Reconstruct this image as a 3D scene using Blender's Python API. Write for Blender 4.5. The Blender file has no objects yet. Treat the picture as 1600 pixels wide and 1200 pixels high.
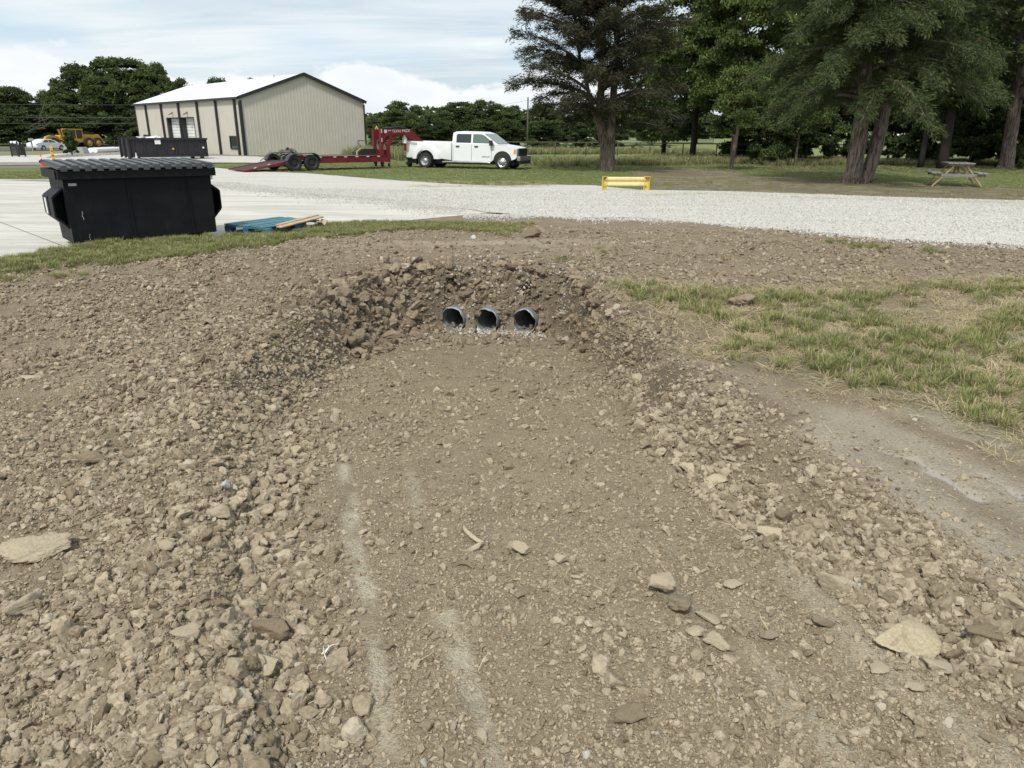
import bpy, bmesh, math, random
import numpy as np
from mathutils import Vector, Matrix, Euler
C = bpy.context.scene.collection
R = math.radians
PI = math.pi
random.seed(7); RNG = np.random.default_rng(7)

# ------------------------------------------------------------------ camera
F_PX, PITCH, ROLL, EYE = 1113.5, R(19.44), R(0.52), 1.75
cam_d = bpy.data.cameras.new('camera'); cam = bpy.data.objects.new('camera', cam_d); C.objects.link(cam)
cam_d.sensor_width = 36; cam_d.lens = F_PX / 1600 * 36; cam_d.clip_start = 0.05; cam_d.clip_end = 3000
fw = Vector((0, math.cos(PITCH), -math.sin(PITCH))); up = Vector((0, math.sin(PITCH), math.cos(PITCH))); rt = Vector((1, 0, 0))
RX = rt * math.cos(ROLL) + up * math.sin(ROLL); UX = up * math.cos(ROLL) - rt * math.sin(ROLL)
M3 = Matrix((RX, UX, -fw)).transposed()
cam.matrix_world = Matrix.Translation((0, 0, EYE)) @ M3.to_4x4()
bpy.context.scene.camera = cam

# ------------------------------------------------------------------ world, sun, exposure
SUN_EL, SUN_AZ = R(54), R(-160)       # azimuth from +Y towards +X: the veiled sun stands behind the camera, a little left
world = bpy.data.worlds.new('World'); bpy.context.scene.world = world; world.use_nodes = True
wt = world.node_tree; wt.nodes.clear()
def wn(t, **k):
    n = wt.nodes.new(t)
    for a, b in k.items(): setattr(n, a, b)
    return n
def wl(a, b): wt.links.new(a, b)
def wmath(op, a, b=None, c=None):
    n = wn('ShaderNodeMath', operation=op)
    for i, v in enumerate((a, b, c)):
        if v is None: continue
        if isinstance(v, (int, float)): n.inputs[i].default_value = v
        else: wl(v, n.inputs[i])
    return n.outputs[0]
def wramp(v, pts):
    n = wn('ShaderNodeValToRGB'); wl(v, n.inputs[0]); el = n.color_ramp.elements
    while len(el) < len(pts): el.new(0.5)
    for e, (p, c) in zip(el, pts):
        e.position = p; e.color = (c, c, c, 1) if isinstance(c, (int, float)) else (*c, 1)
    return n.outputs[0]
def wmix(f, a, b):
    n = wn('ShaderNodeMix', data_type='RGBA'); n.clamp_result = False
    for s, v in ((n.inputs[0], f), (n.inputs[6], a), (n.inputs[7], b)):
        if isinstance(v, (int, float)): s.default_value = v
        elif isinstance(v, tuple): s.default_value = (*v, 1)
        else: wl(v, s)
    return n.outputs[2]
sky = wn('ShaderNodeTexSky', sky_type='NISHITA', sun_disc=False, sun_elevation=SUN_EL, sun_rotation=SUN_AZ)
tc = wn('ShaderNodeTexCoord'); sx = wn('ShaderNodeSeparateXYZ'); wl(tc.outputs['Generated'], sx.inputs[0])
dx, dy, dz = sx.outputs
zc = wmath('ADD', wmath('MAXIMUM', dz, 0.0), 0.09)
cv = wn('ShaderNodeCombineXYZ'); wl(wmath('DIVIDE', dx, zc), cv.inputs[0]); wl(wmath('DIVIDE', dy, zc), cv.inputs[1])
def wnoise(vec, scale, det, rough, dist=0.0, sc=(1, 1, 1), off=(0, 0, 0)):
    m = wn('ShaderNodeMapping'); wl(vec, m.inputs[0]); m.inputs['Scale'].default_value = sc; m.inputs['Location'].default_value = off
    n = wn('ShaderNodeTexNoise'); wl(m.outputs[0], n.inputs['Vector'])
    n.inputs['Scale'].default_value = scale; n.inputs['Detail'].default_value = det
    n.inputs['Roughness'].default_value = rough; n.inputs['Distortion'].default_value = dist
    return n.outputs[0]
cirrus = wnoise(cv.outputs[0], 0.55, 9, 0.6, 0.6, (0.55, 1.0, 1), (3.1, 7.3, 0))
wisps = wnoise(cv.outputs[0], 1.5, 8, 0.62, 0.3, (0.35, 1.2, 1), (9.0, 1.0, 0))
lum = wramp(cirrus, [(0.30, (5.9, 7.0, 7.8)), (0.5, (7.0, 7.9, 8.4)), (0.66, (8.8, 9.15, 9.3))])
veil = wramp(wisps, [(0.42, 0.0), (0.66, 0.75)])
lum2 = wmix(veil, lum, (9.1, 9.35, 9.45))
cover = wramp(cirrus, [(0.2, 0.62), (0.42, 0.93), (1.0, 0.97)])
base_sky = wmix(cover, sky.outputs[0], lum2)
# cumulus bank low over the horizon, with a strip of open blue above it
az = wmath('ARCTAN2', dx, dy)
cvec = wn('ShaderNodeCombineXYZ'); wl(az, cvec.inputs[0]); wl(dz, cvec.inputs[1])
puff = wnoise(cvec.outputs[0], 9.0, 7, 0.58, 0.15, (1.0, 2.2, 1), (0.35, 0.2, 0))
big = wnoise(cvec.outputs[0], 2.6, 2, 0.5, 0.0, (1.0, 0.6, 1), (1.3, 0, 0))
top = wmath('ADD', 0.005, wmath('MULTIPLY', big, 0.13))
hgt = wmath('SUBTRACT', wmath('ADD', top, wmath('MULTIPLY', wmath('SUBTRACT', puff, 0.5), 0.13)), dz)
cum = wramp(wmath('MULTIPLY_ADD', hgt, 14.0, 0.5), [(0.46, 0.0), (0.60, 1.0)])
shade = wramp(wmath('ADD', wmath('MULTIPLY', hgt, 7.0), wmath('MULTIPLY', puff, 0.7)), [(0.25, (9.2, 9.4, 9.5)), (0.55, (8.4, 8.8, 9.1)), (1.0, (7.4, 8.1, 8.7))])
gap = wmath('MULTIPLY', wramp(wmath('ABSOLUTE', wmath('SUBTRACT', dz, wmath('ADD', top, 0.028))), [(0.0, 1.0), (0.03, 0.0)]), wramp(big, [(0.42, 0.0), (0.55, 0.7)]))
blue = wmix(gap, base_sky, (4.6, 6.6, 8.3))
full = wmix(cum, blue, shade)
bg = wn('ShaderNodeBackground'); wl(full, bg.inputs[0]); bg.inputs[1].default_value = 0.089
wo = wn('ShaderNodeOutputWorld'); wl(bg.outputs[0], wo.inputs[0])
sun_d = bpy.data.lights.new('sun', 'SUN'); sun_d.energy = 2.7; sun_d.angle = R(7); sun_d.color = (1.0, 0.95, 0.86)
sun = bpy.data.objects.new('sun', sun_d); C.objects.link(sun)
sdir = Vector((math.sin(SUN_AZ) * math.cos(SUN_EL), math.cos(SUN_AZ) * math.cos(SUN_EL), math.sin(SUN_EL)))
sun.rotation_euler = sdir.to_track_quat('Z', 'Y').to_euler()
vs = bpy.context.scene.view_settings
bpy.context.scene.display_settings.display_device = 'sRGB'
vs.view_transform = 'Standard'; vs.look = 'None'; vs.exposure = 0.30; vs.gamma = 1.0; vs.use_curve_mapping = False
cy = bpy.context.scene.cycles
cy.max_bounces = 6; cy.diffuse_bounces = 3; cy.glossy_bounces = 3; cy.transmission_bounces = 4; cy.transparent_max_bounces = 6

# ------------------------------------------------------------------ materials
MATS = {}
class NT:
    def __init__(s, name):
        s.m = bpy.data.materials.new(name); s.m.use_nodes = True; s.t = s.m.node_tree; s.t.nodes.clear()
        s.out = s.n('ShaderNodeOutputMaterial'); s.b = s.n('ShaderNodeBsdfPrincipled'); s.l(s.b.outputs[0], s.out.inputs[0])
        s.tc = s.n('ShaderNodeTexCoord')
    def n(s, t, **k):
        n = s.t.nodes.new(t)
        for a, b in k.items(): setattr(n, a, b)
        return n
    def l(s, a, b): s.t.links.new(a, b)
    def put(s, sock, v):
        if isinstance(v, (int, float)): sock.default_value = v
        elif isinstance(v, tuple): sock.default_value = (*v, 1) if len(v) == 3 and sock.type == 'RGBA' else v
        else: s.l(v, sock)
    def noise(s, scale, det=4, rough=0.55, vec=None, sc=None, dist=0.0):
        v = vec or s.tc.outputs['Object']
        if sc: m = s.n('ShaderNodeMapping'); s.l(v, m.inputs[0]); m.inputs['Scale'].default_value = sc; v = m.outputs[0]
        n = s.n('ShaderNodeTexNoise'); s.l(v, n.inputs['Vector']); n.inputs['Scale'].default_value = scale
        n.inputs['Detail'].default_value = det; n.inputs['Roughness'].default_value = rough; n.inputs['Distortion'].default_value = dist
        return n.outputs[0]
    def vor(s, scale, feature='F1', vec=None):
        n = s.n('ShaderNodeTexVoronoi', feature=feature); s.l(vec or s.tc.outputs['Object'], n.inputs['Vector']); n.inputs['Scale'].default_value = scale
        return n
    def ramp(s, v, pts):
        n = s.n('ShaderNodeValToRGB'); s.l(v, n.inputs[0]); el = n.color_ramp.elements
        while len(el) < len(pts): el.new(0.5)
        for e, (p, c) in zip(el, pts):
            e.position = p; e.color = (c, c, c, 1) if isinstance(c, (int, float)) else (*c, 1)
        return n.outputs[0]
    def mix(s, f, a, b, mode='MIX'):
        n = s.n('ShaderNodeMix', data_type='RGBA', blend_type=mode)
        s.put(n.inputs[0], f); s.put(n.inputs[6], a); s.put(n.inputs[7], b); return n.outputs[2]
    def math(s, op, a, b=0.0):
        n = s.n('ShaderNodeMath', operation=op); s.put(n.inputs[0], a); s.put(n.inputs[1], b); return n.outputs[0]
    def hsv(s, col, h=0.5, sa=1.0, v=1.0):
        n = s.n('ShaderNodeHueSaturation'); s.put(n.inputs[0], h); s.put(n.inputs[1], sa); s.put(n.inputs[2], v); s.put(n.inputs[4], col); return n.outputs[0]
    def bump(s, h, strength=0.5, dist=0.01):
        n = s.n('ShaderNodeBump'); n.inputs['Strength'].default_value = strength; n.inputs['Distance'].default_value = dist
        s.l(h, n.inputs['Height']); s.l(n.outputs[0], s.b.inputs['Normal'])
    def col(s, v): s.put(s.b.inputs['Base Color'], v)
    def rough(s, v): s.put(s.b.inputs['Roughness'], v)
    def attr(s, name, typ='GEOMETRY'):
        n = s.n('ShaderNodeAttribute'); n.attribute_name = name; n.attribute_type = typ; return n
def simple(name, col, rough=0.6, metal=0.0, var=0.12, vscale=3.0, dirt=None, bump=0.0, bscale=60.0, coat=0.0, spec=None):
    if name in MATS: return MATS[name]
    t = NT(name)
    n = t.noise(vscale, 5, 0.6)
    c = t.mix(t.ramp(n, [(0.3, 0.0), (0.7, 1.0)]), tuple(x * (1 - var) for x in col), tuple(min(1, x * (1 + var)) for x in col))
    if dirt:
        c = t.mix(t.ramp(t.noise(vscale * 2.3, 8, 0.7), [(0.52, 0.0), (0.72, dirt[1])]), c, dirt[0])
    t.col(c); t.rough(t.math('ADD', t.math('MULTIPLY', n, 0.16), rough - 0.08)); t.b.inputs['Metallic'].default_value = metal
    if spec is not None: t.b.inputs['Specular IOR Level'].default_value = spec
    if coat: t.b.inputs['Coat Weight'].default_value = coat; t.b.inputs['Coat Roughness'].default_value = 0.08
    if bump: t.bump(t.noise(bscale, 4, 0.6), bump, 0.01)
    MATS[name] = t.m; return t.m

# ------------------------------------------------------------------ numpy value noise
def _h(ix, iy, s):
    n = (ix * 374761393 + iy * 668265263 + s * 1442695041) & 0xffffffff
    n = ((n ^ (n >> 13)) * 1274126177) & 0xffffffff
    return ((n ^ (n >> 16)) & 0xffff) / 65535.0
def vn(x, y, s=0):
    xf = np.floor(x); yf = np.floor(y); ix = xf.astype(np.int64); iy = yf.astype(np.int64)
    u = x - xf; v = y - yf; u = u * u * (3 - 2 * u); v = v * v * (3 - 2 * v)
    a = _h(ix, iy, s); b = _h(ix + 1, iy, s); c = _h(ix, iy + 1, s); d = _h(ix + 1, iy + 1, s)
    return (a + (b - a) * u + (c - a) * v + (a - b - c + d) * u * v) * 2 - 1
def fbm(x, y, o=4, s=0, g=0.5):
    r = 0; a = 1; t = 0
    for i in range(o):
        ca, sa = math.cos(i * 1.3 + 0.4), math.sin(i * 1.3 + 0.4)
        r = r + a * vn((x * ca - y * sa) * 2 ** i, (x * sa + y * ca) * 2 ** i, s + i * 17); t += a; a *= g
    return r / t
def sst(a, b, x):
    t = np.clip((x - a) / (b - a), 0, 1); return t * t * (3 - 2 * t)
def seg_d(x, y, pts, closed=False):
    d = np.full(np.shape(x), 1e9)
    n = len(pts)
    for i in range(n if closed else n - 1):
        ax, ay = pts[i]; bx, by = pts[(i + 1) % n]
        vx, vy = bx - ax, by - ay
        t = np.clip(((x - ax) * vx + (y - ay) * vy) / (vx * vx + vy * vy + 1e-12), 0, 1)
        d = np.minimum(d, np.hypot(x - ax - t * vx, y - ay - t * vy))
    return d
def inside(x, y, pts):
    r = np.zeros(np.shape(x), bool); n = len(pts)
    for i in range(n):
        ax, ay = pts[i]; bx, by = pts[(i + 1) % n]
        if ay == by: continue
        c = (ay > y) != (by > y)
        r ^= c & (x < (bx - ax) * (y - ay) / (by - ay) + ax)
    return r
def sdf(x, y, pts):
    d = seg_d(x, y, pts, True); return np.where(inside(x, y, pts), -d, d)

# ------------------------------------------------------------------ terrain
PY = [-9, 0, 3, 6, 8.5, 14, 19, 26, 40, 60, 80, 100, 120, 160, 200, 1500]
PZ = [.06, .06, .06, .09, .15, .15, .10, -.08, -.15, -.22, -.5, -.9, -1.0, -.4, 0, 1.0]
def base(y): return np.interp(y, PY, PZ)
def at(px, py, z=None):
    """the point of the lie of the land that shows at this spot of the photograph"""
    d = fw + RX * ((px - 800) / F_PX) + UX * ((600 - py) / F_PX)
    if z is not None: return Vector((0, 0, EYE)) + d * ((z - EYE) / d.z)
    a, b = .5, .5
    while b < 1500 and EYE + d.z * b > float(base(d.y * b)): a, b = b, b * 1.04
    for _ in range(30):
        m = (a + b) / 2
        if EYE + d.z * m > float(base(d.y * m)): a = m
        else: b = m
    return Vector((0, 0, EYE)) + d * a
def at_y(px, py, y):
    d = fw + RX * ((px - 800) / F_PX) + UX * ((600 - py) / F_PX); return Vector((0, 0, EYE)) + d * (y / d.y)
def scale_at(p): return F_PX / (p - Vector((0, 0, EYE))).dot(fw)      # photo pixels per metre
def xy(px, py, z=None): p = at(px, py, z); return (p.x, p.y)
def floor_z(y): return np.interp(y, [-9, 1.0, 2.5, 5, 8.0, 9], [.05, .04, -.02, -.20, -.48, -.52])
def atf(px, py):
    d = fw + RX * ((px - 800) / F_PX) + UX * ((600 - py) / F_PX); zz = 0.0
    for _ in range(20):
        t = (zz - EYE) / d.z; p = Vector((0, 0, EYE)) + d * t; zz = float(floor_z(p.y))
    return (p.x, p.y)
TOE = [atf(455, 1300), atf(452, 1180), atf(440, 1000), atf(440, 850), atf(460, 720), atf(495, 620), atf(560, 560), atf(650, 524), atf(690, 514), atf(760, 514), atf(850, 518),
       atf(880, 530), atf(930, 570), atf(985, 640), atf(1060, 760), atf(1190, 860), atf(1340, 990), atf(1520, 1110), atf(1660, 1230)]
TOE += [(2.6, -1.5), (-1.1, -1.5)]
TOE[0] = (TOE[0][0], 0.4)
CREST = [(-1.15, -2.5), xy(380, 1190), xy(320, 900), xy(285, 740), xy(315, 625), xy(400, 545), xy(500, 480), xy(600, 432), xy(760, 424), xy(880, 436), xy(945, 480), xy(1035, 548), xy(1130, 640), xy(1260, 745), xy(1430, 880), xy(1640, 1010), (3.2, 0.8), (3.2, -2.5)]
PIPE_AX = []
for (px, py, pz) in ((705, 516, 0), (757, 518, 0), (817, 520, 0)):
    q = atf(px, py); PIPE_AX.append((q[0] + .03, q[1] + 0.08))
PIPE_R = 0.142
PDIR = (math.sin(R(20)), math.cos(R(20)))
def pipe_coord(x, y, k):
    ax, ay = PIPE_AX[k]; u = (x - ax) * PDIR[0] + (y - ay) * PDIR[1]; v = (x - ax) * PDIR[1] - (y - ay) * PDIR[0]; return u, v
PAD = [xy(-500, 500), xy(-120, 420), xy(0, 402), xy(120, 391), xy(345, 374), xy(510, 352), xy(640, 344), xy(780, 331), xy(640, 312), xy(470, 299), xy(340, 286), xy(150, 281), xy(0, 280), xy(-400, 278)]
ROAD = [xy(-40, 281.5), xy(150, 282), xy(340, 288.5), xy(470, 301.5), xy(640, 315.5), xy(765, 332.5), xy(830, 338), xy(900, 341), xy(1010, 341), xy(1120, 350), xy(1240, 359), xy(1380, 374), xy(1500, 380), xy(1620, 386), xy(1900, 410),
        xy(2100, 350), xy(1700, 320), xy(1600, 314), xy(1450, 310), xy(1300, 305), xy(1130, 299), xy(1000, 297), xy(930, 290), xy(860, 289), xy(780, 291), xy(690, 287), xy(600, 281), xy(480, 271), xy(400, 268), xy(330, 262), xy(337, 268), xy(330, 281), xy(200, 280)]
DRIVE = [xy(-100, 260), xy(0, 254), xy(120, 254), xy(200, 254), xy(330, 253.5), xy(400, 255), xy(425, 252), xy(440, 247.5), xy(400, 245), xy(335, 244.5), xy(240, 244), xy(215, 241.5), xy(150, 244), xy(95, 247.5), xy(70, 248), xy(80, 244), xy(140, 239), xy(205, 237.5), xy(203, 236), xy(130, 238.5), xy(60, 243), xy(0, 244), xy(-100, 246)]
SEAM = [xy(-40, 281), xy(150, 281.5), xy(340, 288), xy(470, 301), xy(640, 315), xy(720, 326)]
def headroad(x, y): return sst(6.5, 9.0, y) * (1 - sst(11.0, 13.0, y))
def macro(x, y):
    b = base(y)
    # low berms that the digger left along both banks, and the shoulder of the driveway
    b = b + 0.05 * np.exp(-((y - 9.9) / 1.0) ** 2) * np.exp(-(x / 3.0) ** 2)
    near = (y < 11) & (y > -4) & (np.abs(x) < 6)
    h = np.array(b, float)
    if near.any():
        xn, yn = x[near], y[near]
        wob = 0.10 * fbm(xn * 1.9, yn * 1.9, 4, 5)
        dt = np.maximum(sdf(xn, yn, TOE) + wob, 0); dc = np.maximum(-(sdf(xn, yn, CREST) + wob), 0)
        t = dt / (dt + dc + 1e-6); t = np.where(dc <= 0, 1.0, t)
        head = sst(7.2, 8.6, yn) * (1 - sst(-2.3, -1.2, -xn - 0.3)) 
        t1 = sst(0, 1, t); t2 = np.clip(t, 0, 1) ** (0.62 - .12 * np.exp(-((xn + .2) / .75) ** 4))
        t = t1 + (t2 - t1) * sst(7.5, 8.2, yn)
        bn = b[near] + 0.06 * np.exp(-(dc / 0.18) ** 2) * (dt > 0) * sst(0.0, 0.3, dt)
        hn = floor_z(yn) + (bn - floor_z(yn)) * t
        # the floor dishes slightly; broad wheel ruts run away from the camera
        hn += np.where(dt <= 0, 0.02 * fbm(xn * 1.1, yn * 0.7, 2, 9) , 0)
        for k, (cx, am) in enumerate(((-0.42, .014), (-0.02, .012), (0.42, .014), (.80, .016))):
            c = cx + 0.03 * np.sin(yn * 1.2 + k) - (yn - 2) * 0.05 * (k - 1.0) * 0.6
            hn -= am * np.exp(-((xn - c) / 0.085) ** 2) * (dt <= 0) * (1 - sst(3.0, 5.0, yn))
        h[near] = hn
    return h
# zone weights: dirt colour, grass etc.  All in world metres.
GRASS_R = [xy(935, 458), xy(1010, 452), xy(1150, 466), xy(1300, 455), xy(1460, 450), xy(1700, 440), xy(2100, 700), xy(1600, 715), xy(1500, 680), xy(1400, 640), xy(1180, 585), xy(1060, 560), xy(960, 490)]
STRIP = [xy(-60, 432), xy(60, 424), xy(200, 412), xy(330, 398), xy(430, 376), xy(560, 356), xy(700, 342), xy(770, 331), xy(832, 333), xy(835, 345), xy(800, 362), xy(700, 352), xy(560, 372), xy(470, 384), xy(400, 398), xy(250, 418), xy(90, 432), xy(0, 440)][:9] + \
        [xy(840, 334), xy(838, 350), xy(790, 372), xy(740, 362), xy(640, 360), xy(520, 372), xy(420, 392), xy(250, 416), xy(90, 430), xy(-60, 446)]
STRIP[0:8] = [xy(-60, 406), xy(0, 400), xy(120, 390), xy(345, 373), xy(510, 351), xy(640, 343), xy(740, 336), xy(790, 331)]
def paved(x, y):
    return np.minimum(np.minimum(sdf(x, y, PAD), sdf(x, y, ROAD)), seg_d(x, y, SEAM) - .45)
def rough_amp(x, y):
    """how lumpy the loose soil is here, 0..1"""
    dt = sdf(x, y, TOE); dc = sdf(x, y, CREST)
    flo = 1 - sst(-0.05, 0.12, dt)
    bank = sst(-0.02, 0.10, dt) * (1 - sst(0.1, 0.6, dc))
    left = sst(0.15, -0.3, x + 0.35) * (1 - flo)
    gr = 1 - sst(-0.1, 0.25, sdf(x, y, GRASS_R))
    smoothr = sst(0.02, 0.38, dc) * (x > 0.6) * (1 - sst(5.0, 6.5, y))
    r = 0.42 * flo + (1 - flo) * (0.85 + 0.15 * bank)
    r = r * (1 - 0.75 * gr) * (1 - 0.8 * smoothr)
    head = np.exp(-((y - 10.6) / 0.9) ** 2) * np.exp(-((x + 0.6) / 2.2) ** 2)
    r = r * (1 - 0.45 * head)
    return r, flo, bank, left, gr, smoothr
TRACKS = [([atf(*p) for p in pts], wd, st) for pts, wd, st in ((((538, 730), (550, 830), (575, 950), (598, 1080), (612, 1260)), .042, 1.0), (((695, 960), (728, 1050), (765, 1180), (800, 1300)), .046, .9), (((1060, 940), (1140, 1000), (1200, 1060), (1330, 1200)), .06, .7), (((1180, 840), (1300, 960), (1400, 1060), (1560, 1190)), .075, .55), (((640, 740), (655, 800)), .04, .5))]
def on_track(x, y):
    m = np.zeros(len(x))
    for L, wd, st in TRACKS: m = np.maximum(m, st * (1 - sst(wd * .5, wd * 1.4, seg_d(x, y, L))))
    return m
def H(x, y, want=False):
    x = np.asarray(x, float); y = np.asarray(y, float)
    h = macro(x, y)
    near = (y < 13.5) & (np.abs(x) < 9)
    W = None
    hn = np.zeros_like(h)
    if near.any():
        xn, yn = x[near], y[near]
        r, flo, bank, left, gr, smr = rough_amp(xn, yn)
        rid = 1 - np.abs(fbm(xn * 9, yn * 9, 3, 21))
        lump = (1 + .35 * sst(3.5, 6, yn)) * (0.035 * fbm(xn * 3.1, yn * 3.1, 3, 31) + 0.034 * fbm(xn * 11, yn * 11, 3, 41) + 0.022 * (rid - 0.75))
        fine = 0.009 * fbm(xn * 36, yn * 36, 3, 51, 0.6)
        tread = 0.012 * np.sin(yn * 38 + 3 * fbm(xn * 0.8, yn * 2, 2, 61)) * np.exp(-((yn - 10.3) / 1.0) ** 2) * np.exp(-((xn + 0.5) / 2.0) ** 2) * sst(-.2, .3, fbm(xn * 1.2, yn * 1.2, 2, 71))
        hn[near] = (lump * r + fine * (0.35 + 0.65 * r) + tread) * (1 - sst(11, 13.5, yn)) * (1 - sst(7.5, 9, np.abs(xn)))
    far = 0.03 * fbm(x * 0.35, y * 0.35, 3, 81) * sst(9, 14, y)
    pv = paved(x, y) if True else 0
    k = 1 - sst(-0.16, -0.01, pv + 0.07 * fbm(x * 3, y * 3, 3, 91))
    h = h + (hn + far) * (1 - k) - 0.055 * k
    dr = sdf(x, y, DRIVE); h = h - 0.05 * (1 - sst(-0.1, 0.5, dr))
    # headwall cut back flush round the pipe mouths
    for kk in range(3):
        u, v = pipe_coord(x, y, kk)
        pit = (np.abs(v) < PIPE_R * 0.9) & (u > -0.5) & (u < 0.10)
        h = np.where(pit, np.minimum(h, floor_z(y) + 0.03), h)
    return h

def link(o, parent=None):
    C.objects.link(o)
    if parent is not None: o.parent = parent
    return o
def tag(o, label=None, cat=None, group=None, kind=None):
    if label: o['label'] = label
    if cat: o['category'] = cat
    if group: o['group'] = group
    if kind: o['kind'] = kind
    return o
def empty(name, loc, rz=0.0, label=None, cat=None, group=None):
    o = bpy.data.objects.new(name, None); o.location = loc; o.rotation_euler = (0, 0, rz); link(o); o.empty_display_size = 0.2
    return tag(o, label, cat, group)
def np_mesh(name, V, Fq, nv=4, mats=(), smooth=True, attrs=None):
    """V (n,3); Fq (m,nv) faces of equal size"""
    me = bpy.data.meshes.new(name); n, m = len(V), len(Fq)
    me.vertices.add(n); me.vertices.foreach_set('co', np.ascontiguousarray(V, dtype=np.float32).ravel())
    me.loops.add(m * nv); me.loops.foreach_set('vertex_index', np.ascontiguousarray(Fq, dtype=np.int32).ravel())
    me.polygons.add(m); me.polygons.foreach_set('loop_start', np.arange(0, m * nv, nv, dtype=np.int32))
    me.polygons.foreach_set('use_smooth', np.full(m, smooth))
    for mt in mats: me.materials.append(mt)
    for k, v in (attrs or {}).items():
        v = np.ascontiguousarray(v, dtype=np.float32)
        if v.ndim == 1: a = me.attributes.new(k, 'FLOAT', 'POINT'); a.data.foreach_set('value', v)
        elif v.shape[1] == 4: a = me.attributes.new(k, 'FLOAT_COLOR', 'POINT'); a.data.foreach_set('color', v.ravel())
        else: a = me.attributes.new(k, 'FLOAT_VECTOR', 'POINT'); a.data.foreach_set('vector', v.ravel())
    me.update(calc_edges=True); return me

# ground grid: fine near the ditch, coarser with distance in every direction
def axis_lines(y0, step0, grow_from, growth, end):
    L = [y0]
    while L[-1] < end:
        L.append(L[-1] + max(step0, (L[-1] - grow_from) * growth))
    return L
ys = axis_lines(0.55, 0.013, -0.2, 0.0068, 13.5)
ys += axis_lines(ys[-1] + .1, .12, 6, 0.02, 1600)
ys = [-3000, -300, -60, -12, -4, -1.5, -.4, .1, .35] + ys
xp = axis_lines(0.0, 0.0165, -1.6, 0.0045, 6.5); xp += axis_lines(xp[-1] + .08, .08, 4.5, 0.035, 1500)
xs = [-v for v in reversed(xp[1:])] + xp
XS, YS = np.array(xs), np.array(ys)
GX, GY = np.meshgrid(XS, YS); gx, gy = GX.ravel(), GY.ravel()
gh = H(gx, gy)
nx, ny = len(XS), len(YS)
print('ground verts', nx * ny)
idx = (np.arange(ny - 1)[:, None] * nx + np.arange(nx - 1)[None, :]).ravel()
Fg = np.stack([idx, idx + 1, idx + 1 + nx, idx + nx], 1)
# leave the culverts open
cx = (gx[Fg[:, 0]] + gx[Fg[:, 2]]) / 2; cyy = (gy[Fg[:, 0]] + gy[Fg[:, 2]]) / 2; cz = gh[Fg].mean(1)
kill = np.zeros(len(Fg), bool)
for k in range(3):
    u, v = pipe_coord(cx, cyy, k); pz = float(floor_z(PIPE_AX[k][1])) + PIPE_R * 0.93
    kill |= (u > -0.06) & (u < .55) & (np.hypot(v, cz - pz) < PIPE_R * 0.98) 
    zmin = gh[Fg].min(1); kill |= (u > -0.06) & (u < .20) & (np.abs(v) < PIPE_R * .92) & (zmin < pz + PIPE_R * .75) & (gh[Fg].max(1) > pz - PIPE_R * .6)
Fg = Fg[~kill]
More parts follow.
